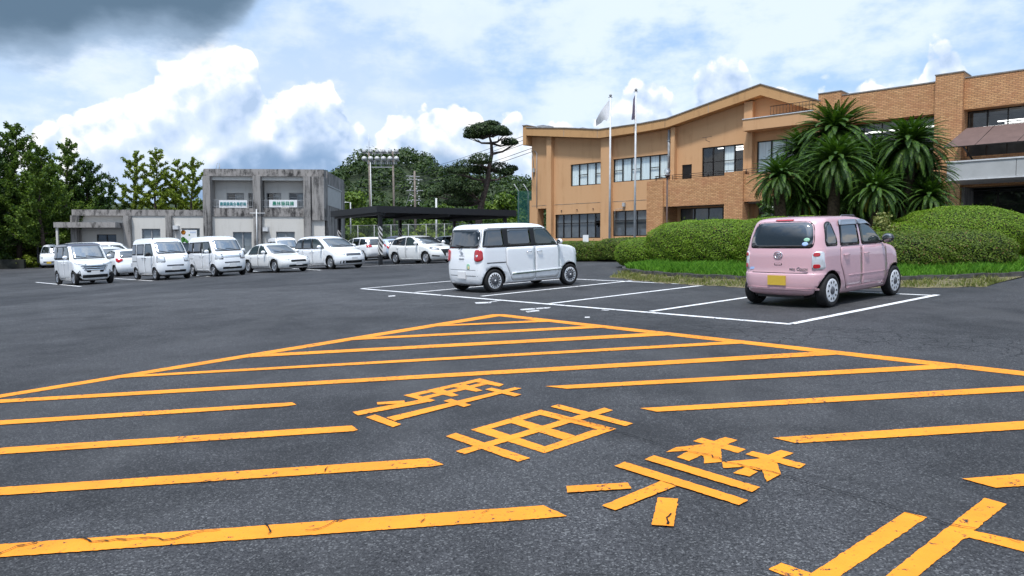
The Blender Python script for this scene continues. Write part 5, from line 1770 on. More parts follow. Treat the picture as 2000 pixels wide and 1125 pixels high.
# ---- the ochre town hall
ZB = 1.70
ob = uv2xy(41.5, 41.1)
hall = thing('town_hall', 'long ochre stucco and orange brick town hall with a folded roofline and dark windows', 'building', (ob[0], ob[1], ZB), R(-44.2))
L0 = (0, 0, -ZB)
TOP = [(0.6, 10.84), (4.57, 10.36), (7.66, 9.92), (11.18, 9.92), (13.2, 10.00), (19.62, 11.24), (23.1, 9.80)]
BOT = [(0.6, 10.26), (4.57, 9.74), (7.66, 9.34), (11.18, 9.38), (13.2, 9.46), (19.62, 10.63), (23.1, 9.20)]


def zline(L, x):
    return float(np.interp(x, [p[0] for p in L], [p[1] for p in L]))


b = MB()
b.prism(TOP + BOT[::-1], -0.62, 9.0, 0)
b.box(0.25, 0.597, -0.62, 9.0, 9.55, 11.02, 0)
hroof = b.build('roof', [M['fascia']], hall, L0)
b = MB()
b.prism([(x, z + 0.065) for x, z in TOP] + [(x, z + 0.004) for x, z in TOP[::-1]], -0.67, 9.0, 0)
b.box(0.2, 0.64, -0.67, 9.0, 11.022, 11.08, 0)
b.build('coping', M['coping'], hroof)
b = MB()
for x in (4.4, 7.5, 10.6, 13.06, 16.2):
    b.box(x - 0.012, x + 0.012, -0.625, -0.60, zline(BOT, x) + 0.02, zline(TOP, x) - 0.02)
b.build('fascia_joint', M['concrete'], hroof)

HOL = [(4.55, 7.58, 6.15, 7.75), (8.45, 12.97, 6.20, 7.83), (14.0, 14.72, 4.75, 7.0), (15.45, 18.42, 6.10, 7.97), (19.15, 22.7, 6.10, 8.0),
       (3.05, 7.58, 2.30, 4.10), (8.45, 12.45, 2.40, 4.18), (13.9, 17.95, 2.5, 4.15), (19.3, 22.6, 2.5, 4.15)]
b = MB()
wall_holes(b, 2.45, 22.95, ZB, 9.20, HOL, 0.0, 0)
b.quad((0.62, 0, 4.62), (2.45, 0, 4.62), (2.45, 0, 9.20), (0.62, 0, 9.20))
b.quad((0.62, 0, 4.62), (2.45, 0, 4.62), (2.45, 5, 4.62), (0.62, 5, 4.62))
b.quad((0.62, 9, 4.62), (0.62, 0, 4.62), (0.62, 0, 9.20), (0.62, 9, 9.20))
up = [(0.62, 9.20), (22.95, 9.20)] + [(x, z - 0.003 if x > 1 else z) for x, z in [(22.95, 9.26), (19.62, 10.62), (13.2, 9.45), (11.18, 9.37), (7.66, 9.33), (4.57, 9.73), (0.62, 10.24)]]
b.prism(up, 0.0, 0.25)
b.quad((0.62, 9, 9.2), (0.62, 0.25, 9.2), (0.62, 0.25, 10.24), (0.62, 9, 10.24))
b.quad((2.45, 5, ZB), (2.45, 0, ZB), (2.45, 0, 4.62), (2.45, 5, 4.62))
b.quad((0.9, 5, ZB), (2.45, 5, ZB), (2.45, 5, 4.62), (0.9, 5, 4.62))
b.build('wall', [M['stucco']], hall, L0)
for x0, x1, y0, y1, z0, z1 in ((2.45, 2.92, -0.34, -0.002, ZB, 9.95), (7.6, 8.42, -0.34, -0.002, ZB, 9.335), (13.32, 13.62, -0.34, -0.002, 5.92, 9.46),
                               (18.45, 19.0, -0.34, -0.002, ZB, 10.40), (0.62, 1.25, -0.02, 0.7, ZB, 4.615), (0.30, 0.60, 0.1, 0.8, ZB + 1.0, 5.3)):
    b = MB()
    b.box(x0, x1, y0, y1, z0, z1)
    b.build('pilaster', M['stucco'], hall, L0)
b = MB()
for x0, x1 in ((0.62, 2.44), (2.93, 7.59), (8.43, 12.4)):
    b.box(x0, x1, -0.012, 0.003, 4.845, 4.865)
b.build('wall_joint', M['concrete'], hall, L0)
window(hall, 4.55, 7.58, 6.15, 7.75, 4, (0.5,), curtains=(0, 2), half=((1, 0.0), (3, 0.0)), loc=L0, rail_cols=(1, 3))
window(hall, 8.45, 12.97, 6.20, 7.83, 6, (0.5,), curtains=(1, 3, 5), half=((0, 0.0), (2, 0.0), (4, 0.0)), loc=L0, rail_cols=(0, 2, 4))
window(hall, 15.45, 18.42, 6.10, 7.97, 4, (0.5,), curtains=(2,), loc=L0)
window(hall, 19.15, 22.7, 6.10, 8.0, 4, (0.42,), curtains=(0, 1), loc=L0)
window(hall, 3.05, 7.58, 2.30, 4.10, 6, (0.62,), curtains=(2,), half=((0, 0.0), (1, 0.0), (3, 0.0), (4, 0.0)), loc=L0, pane='pane_dark', cmat='blind_grey')
window(hall, 8.45, 12.45, 2.40, 4.18, 4, (0.62,), half=((0, 0.0), (1, 0.0), (2, 0.0), (3, 0.3)), loc=L0, pane='pane_dark', cmat='blind_grey')
window(hall, 13.9, 17.95, 2.5, 4.15, 4, (), half=((0, 0.0), (1, 0.5), (2, 0.5)), loc=L0, pane='pane_dark', cmat='blind_grey')
window(hall, 19.3, 22.6, 2.5, 4.15, 3, (), loc=L0, pane='pane_dark')
b = MB()
b.box(14.0, 14.72, 0.08, 0.13, 4.75, 7.0)
b.build('balcony_door', M['dark_metal'], hall, L0)
# rooms behind the glass
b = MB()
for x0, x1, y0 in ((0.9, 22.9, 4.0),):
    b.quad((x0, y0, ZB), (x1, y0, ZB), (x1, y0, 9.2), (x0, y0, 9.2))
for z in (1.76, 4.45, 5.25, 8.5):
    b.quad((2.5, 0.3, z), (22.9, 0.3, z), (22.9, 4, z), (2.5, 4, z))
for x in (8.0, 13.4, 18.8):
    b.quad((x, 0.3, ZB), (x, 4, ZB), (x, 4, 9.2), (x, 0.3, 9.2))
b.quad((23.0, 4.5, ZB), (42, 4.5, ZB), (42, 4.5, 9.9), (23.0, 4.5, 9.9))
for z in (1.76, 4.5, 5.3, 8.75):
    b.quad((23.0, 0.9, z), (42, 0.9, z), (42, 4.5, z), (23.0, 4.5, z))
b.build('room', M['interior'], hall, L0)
b = MB()
for x0, x1, z in ((6.6, 7.5, 3.95), (8.6, 12.3, 4.05), (9.0, 12.0, 3.9), (14.3, 17.6, 4.0), (19.5, 22.4, 4.0), (19.6, 22.3, 3.82), (16.0, 18.2, 7.9), (17.2, 18.3, 7.7)):
    for y in (1.0, 2.4):
        b.box(x0, x1, y, y + 0.12, z + 0.05 * y, z + 0.05 * y + 0.05)
for x0, x1, y, z in ((24.6, 28.6, 2.0, 8.1), (24.4, 28.0, 3.2, 8.3), (30.6, 32.5, 1.7, 7.75), (31.4, 36, 2.4, 7.95), (30.9, 35.2, 3.3, 8.2), (32.6, 36, 1.6, 7.72), (24.5, 28.7, 1.8, 4.1), (24.5, 28.7, 3.0, 4.2)):
    b.box(x0, x1, y, y + 0.12, z, z + 0.05)
b.build('fluorescent_lamp', M['tube'], hall, L0)

# balcony of brick
b = MB()
b.box(12.45, 13.68, -1.75, -0.002, ZB - 0.2, 5.90)
b.box(18.0, 19.2, -1.80, -1.0, ZB - 0.2, 6.10)
b.box(13.68, 18.0, -1.62, -1.38, 4.22, 5.90)
b.box(19.2, 23.2, -1.62, -1.38, 4.30, 5.90)
b.build('brick_balcony', M['brick'], hall, L0)
b = MB()
b.box(13.68, 23.2, -1.38, -0.002, 4.24, 4.48)
b.build('balcony_floor', M['concrete_mid'], hall, L0)
b = MB()
for z in (5.99, 6.10, 6.22):
    b.tube([(12.9, -1.5, z), (23.0, -1.5, z)], 0.018, 6)
for x in np.arange(13.0, 23.1, 1.25):
    b.tube([(x, -1.5, 5.9), (x, -1.5, 6.23)], 0.026, 6)
b.tube([(12.9, -1.5, 6.22), (12.9, -0.2, 6.22)], 0.018, 6)
b.build('railing', M['dark_metal'], hall, L0)
# roof terrace slab
b = MB()
b.box(18.75, 22.95, -1.05, -0.002, 8.56, 9.22)
b.build('terrace_slab', M['stucco'], hall, L0)
b = MB()
b.box(18.72, 22.94, -1.09, -0.90, 9.222, 9.27)
b.build('terrace_coping', M['steel_white'], hall, L0)
b = MB()
for z in (9.36, 9.86):
    b.tube([(20.3, -0.7, z), (22.95, -0.7, z)], 0.02, 6)
for x in np.arange(20.3, 22.96, 0.19):
    b.tube([(x, -0.7, 9.22), (x, -0.7, 9.86)], 0.012, 5)
b.build('terrace_railing', M['dark_metal'], hall, L0)
# brick wing
b = MB()
b.box(24.2, 28.9, -0.22, 0.7, 8.42, 10.0)
b.box(30.15, 44, -0.22, 0.7, 8.46, 10.0)
b.box(24.2, 28.9, -0.22, 0.7, 4.62, 6.15)
b.box(30.15, 44, -0.22, 0.7, 4.62, 6.12)
b.box(22.96, 24.2, -0.40, 0.9, ZB - 0.2, 10.22)
b.box(28.9, 30.15, -0.50, 0.9, ZB - 0.2, 10.28)
b.box(22.96, 23.3, 0.9, 9.0, 9.0, 10.0)
b.build('brick_wall', M['brick'], hall, L0)
b = MB()
b.box(24.2, 28.9, -0.25, 0.75, 10.002, 10.06)
b.box(30.15, 44, -0.25, 0.75, 10.002, 10.06)
b.box(22.93, 24.22, -0.43, 0.95, 10.222, 10.275)
b.box(28.87, 30.17, -0.53, 0.95, 10.282, 10.335)
b.build('parapet_coping', M['coping'], hall, L0)
window(hall, 24.2, 28.9, 6.15, 8.42, 5, (0.35,), y=0.55, loc=L0)
window(hall, 30.15, 33.6, 6.12, 8.46, 4, (0.35,), y=0.55, loc=L0)
window(hall, 33.6, 37.0, 6.12, 8.46, 4, (0.35,), y=0.55, loc=L0)
window(hall, 24.2, 28.9, ZB + 0.2, 4.5, 4, (0.6,), y=0.45, loc=L0, pane='pane_dark')
# entrance porch
b = MB()
for i in range(4):
    b.box(30.2 + 2.75 * i + 0.01, 30.2 + 2.75 * (i + 1) - 0.01, -3.2, -3.12, 4.80, 5.56)
b.box(30.19, 30.25, -3.12, -0.24, 4.80, 5.56)
canopy = b.build('porch_canopy', M['panelgrey'], hall, L0)
b = MB()
b.box(30.16, 41.3, -3.24, -0.24, 5.565, 5.63)
b.box(30.16, 41.3, -3.24, -0.24, 4.72, 4.79)
b.build('canopy_edge', M['steel_white'], canopy)
window(hall, 30.2, 33.7, ZB, 4.60, 3, (0.72,), y=1.6, loc=L0, pane='pane_dark')
window(hall, 33.7, 37.2, ZB, 4.60, 3, (0.72,), y=1.6, loc=L0, pane='pane_dark')
b = MB()
b.box(30.15, 42, 0.7, 1.6, 4.61, 4.70)
b.box(30.15, 30.3, -0.2, 1.6, ZB, 4.61)
b.build('porch_ceiling', M['concrete'], hall, L0)
# sloping sun awning over the upper windows
b = MB()
b.add([(30.3, -0.26, 7.52), (42, -0.26, 7.52), (42, -1.75, 6.48), (29.65, -1.75, 6.48)], [(0, 1, 2, 3)])
b.add([(30.3, -0.26, 7.50), (42, -0.26, 7.50), (42, -1.74, 6.46), (29.65, -1.74, 6.46)], [(3, 2, 1, 0)])
aw = b.build('awning', M['awning'], hall, L0, fix=False)
b = MB()
b.tube([(29.65, -1.76, 6.46), (42, -1.76, 6.46)], 0.03, 6)
for x in (30.5, 33.4, 36.5):
    b.tube([(x, -1.70, 6.48), (x + 0.25, -0.3, 5.70)], 0.05, 6)
for x in (31.5, 33.2, 34.9):
    b.tube([(x - 0.5, -1.74, 6.492), (x, -0.27, 7.532)], 0.012, 4)
b.build('awning_frame', M['dark_metal'], aw)
# pipes, lamps and roof plant
b = MB()
b.tube([(13.12, -0.20, 6.15), (13.12, -0.20, 9.35)], 0.085, 10)
for z in (6.6, 7.6, 8.6):
    b.box(13.0, 13.24, -0.30, -0.003, z, z + 0.04)
b.build('downpipe', M['steel_grey'], hall, L0)
b = MB()
b.tube([(1.2, -0.05, 4.7), (1.2, -0.05, 8.9), (0.95, -0.05, 9.1)], 0.03, 6)
b.tube([(0.9, -0.08, 6.9), (0.85, -0.1, 8.6), (0.7, -0.2, 9.3)], 0.022, 6)
b.box(0.8, 1.0, -0.14, -0.02, 7.45, 7.75)
b.build('cable_conduit', M['panelgrey'], hall, L0)
b = MB()
for p in ((3.7, 4.38), (5.2, 4.40), (6.7, 4.42), (11.4, 4.47)):
    b.ball((p[0], -0.04, p[1]), 0.05, 8, 6)
b.build('wall_anchor', M['bronze'], hall, L0)
b = MB()
b.box(9.35, 9.55, -0.16, -0.02, 4.46, 4.74, 0)
b.tube([(9.45, -0.08, 4.46), (9.45, -0.08, 4.34), (8.7, -0.08, 4.30), (8.6, -0.08, 2.0)], 0.02, 6, 0)
b.build('meter_box', M['panelgrey'], hall, L0)
b = MB()
b.tube([(16.0, -0.02, 8.30), (16.0, -0.5, 8.34), (16.0, -0.5, 8.55)], 0.016, 5)
b.tube([(15.75, -0.5, 8.52), (16.4, -0.5, 8.55)], 0.014, 5)
b.build('bracket', M['bronze'], hall, L0)
for x0, x1, y0, z0, z1 in ((0.9, 1.5, 0.3, 10.7, 11.08), (1.55, 2.1, 0.2, 10.65, 10.95), (4.2, 5.2, 0.6, 10.3, 10.5)):
    b = MB()
    b.box(x0, x1, y0, y0 + 0.7, z0, z1)
    b.build('roof_vent', M['steel_grey'], hroof)

# ---- the grey concrete office
AX, AY = (402 - 1000) / FPX * 60.0, 60.0
AZB = gz(AX, AY)
off_ = thing('concrete_office', 'stained grey two storey concrete office with a low wing to its left', 'building', (AX, AY, AZB), R(90 - 86.6))
A0 = (0, 0, -AZB)
X_ = lambda px: (px - 402) / 24.0
Z_ = lambda py: CAMH + (485 - py) / 24.0
zt = Z_(331)
b = MB()
b.box(0, 9.6, -0.06, 1.0, Z_(345), zt)                      # parapet beam
b.box(0, 9.6, -0.05, 0.8, Z_(423), Z_(407))                # balcony beam
b.box(-10.4, -0.02, -0.05, 0.6, Z_(422), Z_(410.5))
b.build('beam', M['concrete_mid'], off_, A0)
for x0, x1, y0, y1, z1 in ((0.0, 0.6, -0.35, 1.3, Z_(345)), (3.96, 4.57, -0.35, 1.3, Z_(345)), (7.98, 8.55, -0.35, 1.3, Z_(345)),
                           (-10.4, -9.9, -0.30, 0.3, Z_(422)), (-6.3, -5.75, -0.30, 0.3, Z_(422)), (-3.0, -2.55, -0.30, 0.3, Z_(422))):
    b = MB()
    b.box(x0, x1, y0, y1, AZB - 0.3, z1 - 0.003)
    b.build('column', M['concrete'], off_, A0)
b = MB()
b.box(8.62, 9.6, -0.20, 1.3, Z_(430), Z_(345) - 0.003)
b.build('stair_block', M['concrete'], off_, A0)
b = MB()       # flank
b.box(9.4, 9.6, 1.3, 9.7, AZB - 0.3, zt - 0.01)
b.box(9.0, 9.61, 9.4, 9.9, AZB - 0.3, zt - 0.4)
b.build('side_wall', M['concrete'], off_, A0)
b = MB()
b.quad((9.61, 1.4, 5.15), (9.61, 7.9, 5.15), (9.61, 7.9, 6.75), (9.61, 1.4, 6.75))
b.box(9.605, 9.66, 1.3, 8.0, 6.75, 6.85)
b.build('cladding_panel', M['panelgrey'], off_, A0)
b = MB()
h1_ = [(X_(455), X_(491), 0.95, Z_(453))]
h2_ = [(X_(538), X_(574), 0.95, Z_(452.5))]
wall_holes(b, 0.6, 3.96, AZB - 0.3, Z_(423), h1_, 0.02)
wall_holes(b, 4.57, 7.98, AZB - 0.3, Z_(423), h2_, 0.02)
hu1 = [(X_(438), X_(472), 4.75, Z_(376)), (X_(480), X_(496), 4.75, Z_(376))]
hu2 = [(X_(515), X_(544), 4.75, Z_(375.5)), (X_(559), X_(590), 4.75, Z_(375))]
wall_holes(b, 0.6, 3.96, 4.6, Z_(345), hu1, 0.85)
wall_holes(b, 4.57, 7.98, 4.6, Z_(345), hu2, 0.85)
b.box(0.6, 3.96, 0.1, 0.25, Z_(352.5), Z_(345) - 0.004)
b.box(4.57, 7.98, 0.1, 0.25, Z_(352.5), Z_(345) - 0.004)
b.quad((8.55, -0.02, AZB - .3), (9.6, -0.02, AZB - .3), (9.6, -0.02, Z_(430)), (8.55, -0.02, Z_(430)))
hw = [(X_(282), X_(317), 0.95, Z_(447)), (X_(357), X_(392), 0.95, Z_(446))]
wall_holes(b, -5.75, -2.55, AZB - 0.3, Z_(422), hw[:1], 0.02)
wall_holes(b, -2.55, 0, AZB - 0.3, Z_(422), hw[1:], 0.02)
hd = [(X_(193), X_(230), 0.9, Z_(458))]
wall_holes(b, -9.9, -6.3, AZB - 0.3, Z_(422), hd, 0.35)
b.quad((-10.4, 6, AZB - .3), (-10.4, 0.3, AZB - .3), (-10.4, 0.3, Z_(422)), (-10.4, 6, Z_(422)))
b.build('rendered_wall', M['render'], off_, A0)
b = MB()
b.box(-11.0, -6.32, -1.6, 0.34, Z_(446), Z_(436))
b.build('porch_slab', M['concrete_mid'], off_, A0)
b = MB()
b.box(-10.9, -10.75, -1.5, -1.35, AZB - .3, Z_(446))
b.build('porch_post', M['render'], off_, A0)
b = MB()
b.box(-10.4, -0.02, 0.6, 7, Z_(415), Z_(411.5))
b.box(0.0, 9.4, 0.9, 9.4, zt - 0.35, zt - 0.25)
b.box(0.6, 7.98, 0.8, 0.85, Z_(409), Z_(407.2))
b.build('flat_roof', M['coping'], off_, A0)
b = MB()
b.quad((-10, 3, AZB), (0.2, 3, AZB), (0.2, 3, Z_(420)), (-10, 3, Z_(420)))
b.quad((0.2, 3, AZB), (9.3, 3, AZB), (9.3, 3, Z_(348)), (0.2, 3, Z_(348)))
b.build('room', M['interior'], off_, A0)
for h in h1_ + h2_ + hw:
    window(off_, *h, 2, (), y=0.12, frame='steel_grey', loc=A0, half=((0, 0.0), (1, 0.0)), cmat='blind_grey', thick=0.06)
for h in hu1 + hu2:
    window(off_, *h, 2, (0.72,), y=0.93, frame='steel_grey', loc=A0, curtains=(1,), cmat='blind_grey', thick=0.05)
window(off_, *hd[0], 2, (), y=0.45, frame='dark_metal', loc=A0)
b = MB()
for x0, x1 in ((0.62, 3.94), (4.59, 7.96)):
    for z in (4.92, 5.44):
        b.box(x0, x1, -0.02, 0.02, z, z + 0.04)
    for x in np.arange(x0 + 0.06, x1, 0.13):
        b.box(x, x + 0.025, -0.012, 0.012, 4.80, 5.44)
b.build('balcony_railing', M['steel_grey'], off_, A0)
b = MB()
b.tube([(X_(504), -0.42, 0.9), (X_(504), -0.42, Z_(409))], 0.05, 8)
b.tube([(X_(491), -0.42, Z_(417)), (X_(520), -0.42, Z_(417))], 0.035, 8)
b.build('vent_pipe', M['steel_white'], off_, A0)
for x, z in ((514.5, 452), (344, 448.5)):
    b = MB()
    b.prism([(X_(x), Z_(z)), (X_(x + 9.5), Z_(z)), (X_(x + 9.5), Z_(z - 7.5)), (X_(x), Z_(z - 7.5))], -0.35, 0.015)
    b.box(X_(x) + 0.03, X_(x + 9.5) - 0.03, -0.33, 0.0, Z_(z) - 0.06, Z_(z) - 0.003, 1)
    b.build('vent_hood', [M['steel_white'], M['black']], off_, A0)
b = MB()
b.box(X_(387), X_(400), 1.5, 2.4, Z_(412), Z_(399))
b.build('roof_box', M['steel_white'], off_, A0)
b = MB()
b.tube([(0.55, 1.0, zt - 0.3), (0.75, 1.0, zt + 0.55), (0.95, 1.0, zt + 0.55), (0.95, 1.0, zt - 0.3)], 0.02, 5)
b.tube([(0.7, 1.4, zt - 0.3), (0.80, 1.4, zt + 0.5)], 0.02, 5)
b.build('roof_ladder', M['steel_grey'], off_, A0)
rz = R(90 - 86.6)


def alocal(x, y, z):
    c, s = math.cos(rz), math.sin(rz)
    return (AX + x * c - y * s, AY + x * s + y * c, z)


def banner(text, px0, px1, py0, py1, m, label, size, spacing=1.0, sx=1.0):
    x0, x1, z0, z1 = X_(px0), X_(px1), Z_(py1), Z_(py0)
    root = thing('banner', label, 'banner', alocal((x0 + x1) / 2, -0.07, (z0 + z1) / 2), rz, 'banners on the balcony railing')
    q = MB()
    w, h = (x1 - x0) / 2, (z1 - z0) / 2
    n = 14
    for i in range(n):
        a, c = -w + 2 * w * i / n, -w + 2 * w * (i + 1) / n
        ya, yc = 0.012 * math.sin(i * 1.9), 0.012 * math.sin((i + 1) * 1.9)
        q.quad((a, ya, -h), (c, yc, -h), (c, yc, h), (a, ya, h))
    q.build('cloth', M['banner'], root)
    t = lettering('lettering', text, (0, -0.03, -0.015), size, root, m, rot=(math.pi / 2, 0, 0), spacing=spacing, bold=0.004, sx=sx)
    return root


banner('農業委員会事務局', 430.5, 484, 391.5, 406, M['teal'], 'white banner with eight teal characters on the left balcony bay', 0.31, 0.98, 0.86)
banner('農林振興課', 526, 580, 390.5, 405, M['green'], 'white banner with five green characters on the right balcony bay', 0.36, 1.12, 0.92)

# poster on the wing
pr = thing('poster', 'white poster with an orange sun and green leaves under the wing window', 'poster', alocal(X_(371.5), -0.06, Z_(462)), rz)
q = MB()
q.box(-0.65, 0.65, -0.012, 0.012, -0.52, 0.52)
q.build('sheet', M['banner'], pr)
q = MB()
q.lathe([(0.0, -0.016), (0.19, -0.016)], 20, 'y', (-0.42, 0, 0.33))
q.build('orange_sun', mat('poster_orange', (0.85, 0.30, 0.03), 0.6), pr)
q = MB()
for cx, cz, r in ((-0.45, -0.2, 0.17), (-0.3, -0.3, 0.15), (-0.5, -0.38, 0.13), (0.05, 0.12, 0.07), (-0.15, -0.42, 0.12)):
    q.lathe([(0.0, -0.016 - r * 0.01), (r, -0.016 - r * 0.01)], 14, 'y', (cx, 0, cz))
q.build('green_leaves', mat('poster_green', (0.12, 0.42, 0.08), 0.6), pr)
q = MB()
for i in range(6):
    q.box(0.12 + 0.08 * i, 0.16 + 0.08 * i, -0.018, -0.013, 0.28 - 0.01 * (i % 3), 0.40)
q.build('blue_strokes', mat('poster_blue', (0.3, 0.42, 0.62), 0.6), pr)

# ---- black carport
cn = D3(743, 485, 41.5)
zc = CAMH + (485 - 404) / 1440 * 41.5
cp = thing('carport', 'low black flat-roofed carport on posts with black and white tape', 'carport', (cn.x, cn.y, gz(cn.x, cn.y)), R(90 - 57))
CB = cp.location.z
rw, rd = 8.9, 7.2          # along az 52, and back along az -38
b = MB()
b.box(-0.3, rw, -0.3, rd, zc - CB - 0.10, zc - CB, 0)
b.box(-0.34, rw + 0.04, -0.34, -0.30, zc - CB - 0.34, zc - CB + 0.03, 0)
b.box(-0.34, -0.30, -0.30, rd, zc - CB - 0.34, zc - CB + 0.03, 0)
b.box(rw, rw + 0.04, -0.30, rd, zc - CB - 0.34, zc - CB + 0.03, 0)
b.box(-0.34, rw + 0.04, rd, rd + 0.04, zc - CB - 0.34, zc - CB + 0.03, 0)
for y in np.arange(0.6, rd, 0.9):
    b.box(-0.28, rw - 0.02, y, y + 0.10, zc - CB - 0.26, zc - CB - 0.102, 0)
for x in (0.0, 4.2, 8.3):
    b.box(x - 0.08, x + 0.08, -0.28, rd - 0.02, zc - CB - 0.46, zc - CB - 0.262, 0)
b.build('roof', M['blackroof'], cp)
tape = mat('hazard_tape', (0.7, 0.7, 0.7), 0.5)
T, bs = nodes_of(tape)
tcn = T.n('ShaderNodeTexCoord')
sp = T.n('ShaderNodeSeparateXYZ')
T.put(sp.inputs[0], tcn.outputs['Object'])
wv = T.m('FRACT', T.m('MULTIPLY', T.m('ADD', T.m('ADD', sp.outputs[2], T.m('MULTIPLY', sp.outputs[0], 1.2)), T.m('MULTIPLY', sp.outputs[1], -1.2)), 3.6))
T.put(bs.inputs['Base Color'], T.mix(T.m('GREATER_THAN', wv, 0.5), (0.014, 0.014, 0.015), (0.72, 0.70, 0.68)))
for x, y in ((0, 0), (0, rd - 0.6), (8.3, 0), (8.3, rd - 0.6), (4.2, rd - 0.6)):
    wx, wy = cn.x + x * math.cos(R(33)) - y * math.sin(R(33)), cn.y + x * math.sin(R(33)) + y * math.cos(R(33))
    zb = gz(wx, wy) - CB
    b = MB()
    b.box(x - 0.09, x + 0.09, y - 0.09, y + 0.09, zb, zc - CB - 0.464, 0)
    po = b.build('post', M['blackroof'], cp)
    b = MB()
    b.box(x - 0.094, x + 0.094, y - 0.094, y + 0.094, zb + 0.55, zb + 2.15, 0)
    b.build('hazard_tape', tape, po)

# ---- curved-roof shelter, far left
sx0, sx1, sd_ = D3(75, 470, 64).x, D3(119, 470, 64).x, 64.0
sh_ = thing('cycle_shelter', 'small open shelter with a curved grey roof at the edge of the trees', 'shelter', ((sx0 + sx1) / 2, sd_, gz(sx0, sd_)), R(8))
SB = sh_.location.z
w = (sx1 - sx0) / 2
ze = CAMH + (485 - 447) / 1440 * 64 - SB
arc = [(-w - 0.1 + (2 * w + 0.2) * i / 10, ze + 0.36 * math.sin(math.pi * i / 10)) for i in range(11)]
b = MB()
b.prism(arc + [(x, z - 0.05) for x, z in arc[::-1]], -0.1, 4.6)
b.prism(arc + [(arc[-1][0], ze - 0.06), (arc[0][0], ze - 0.06)], -0.14, -0.102)
b.build('roof', M['steel_grey'], sh_)
for x in (-w, w):
    for y in (0.0, 4.4):
        b = MB()
        b.box(x - 0.06, x + 0.06, y - 0.06, y + 0.06, -0.2, ze - 0.06)
        b.build('post', M['steel_grey'], sh_)
b = MB()
b.box(-w + 0.06, w - 0.06, -0.03, 0.03, ze - 0.42, ze - 0.36)
b.build('crossbar', M['panelgrey'], sh_)

# ---- flagpoles and flags
for i, (px, pt, r) in enumerate(((1190.5, 188, 0.055), (1239.5, 177, 0.055))):
    d = 39.5 if i == 0 else 38.3
    p = D3(px, 470, d)
    g = gz(p.x, p.y)
    top = D3(px + 1.5, pt, d).z
    lab = ('white flagpole with a white flag, the left of the pair before the ochre wall', 'white flagpole with a violet flag, the taller right one of the pair')[i]
    fp = thing('flagpole', lab, 'flagpole', (p.x, p.y, g), 0, 'flagpoles before the town hall')
    b = MB()
    b.tube([(0, 0, 0), (0, 0, top - g)], [r * 1.15, r * 0.75], 10)
    b.build('pole', M['steel_white'], fp)
    b = MB()
    b.ball((0, 0, top - g + 0.04), 0.08, 10, 6)
    b.tube([(-0.12, 0, top - g - 0.06), (0.10, 0, top - g - 0.06)], 0.02, 5)
    b.build('finial', M['steel_grey'], fp)
    # flag hanging in light wind
    m = d / FPX
    fl = MB()
    if i == 0:
        edge = [((-2, 198), (-2, 229)), ((-9, 207), (-7, 239)), ((-16, 216), (-13, 238)), ((-22, 226), (-18, 243)), ((-27.5, 237), (-27, 248))]
    else:
        edge = [((-1, 187), (-1, 222)), ((-3.5, 196), (-2.5, 240)), ((-6, 205), (-4.5, 238)), ((-8, 214), (-6.5, 237)), ((-6, 228), (-6.5, 235))]
    vs = []
    ny = 6
    for k, (a, c) in enumerate(edge):
        for j in range(ny + 1):
            t = j / ny
            x, y = a[0] + (c[0] - a[0]) * t, a[1] + (c[1] - a[1]) * t
            vs.append((x * m, (0.16 if i == 0 else 0.3) * math.sin(k * 1.7 + t * 1.5) * min(1, k), CAMH + (485 - y) * m))
    fs_ = [(k * (ny + 1) + j, (k + 1) * (ny + 1) + j, (k + 1) * (ny + 1) + j + 1, k * (ny + 1) + j + 1) for k in range(len(edge) - 1) for j in range(ny)]
    fl.add([(v[0], v[1], v[2] - g) for v in vs], fs_, 0, True)
    fo = fl.build('flag', M['flagwhite' if i == 0 else 'flagviolet'], None, (p.x, p.y, g), fix=False)
    tag(fo, ('drooping white flag on the left flagpole', 'furled violet flag on the right flagpole')[i], 'flag', 'flags on the two poles')

# ---- street lamp with a globe
p = D3(1302, 470, 37.2)
g = gz(p.x, p.y)
zt_ = CAMH + (485 - 338) / 1440 * 37.2 - g
sl = thing('street_lamp', 'brown lamp post with a clear globe before the brick balcony', 'street lamp', (p.x, p.y, g))
b = MB()
b.tube([(0, 0, 0), (0, 0, 0.9), (0, 0, 0.95), (0, 0, zt_ - 0.2)], [0.075, 0.07, 0.05, 0.045], 10)
b.lathe([(0.045, zt_ - 0.25), (0.13, zt_ - 0.18), (0.13, zt_ - 0.13), (0.0, zt_ - 0.12)], 14)
b.build('post', M['bronze'], sl)
gm = glass_mat('globe_glass', (0.92, 0.93, 0.93), 1.2)
b = MB()
b.ball((0, 0, zt_ + 0.03), 0.18, 16, 10)
gl = b.build('globe', gm, sl)
b = MB()
b.ball((0, 0, zt_), (0.07, 0.07, 0.11), 10, 6)
b.build('bulb', M['flagwhite'], gl)
p = D3(1144, 472, 33.0)
g = gz(p.x, p.y)
sg = thing('notice_board', 'small white board standing behind the low far hedge', 'sign', (p.x, p.y, g), R(-40))
b = MB()
b.box(-0.15, 0.15, -0.012, 0.012, 0.72, CAMH + (485 - 459) / 1440 * 33 - g)
b.build('board', M['banner'], sg)
b = MB()
b.box(-0.02, 0.02, 0.012, 0.05, 0, 1.0)
b.build('stake', M['steel_grey'], sg)


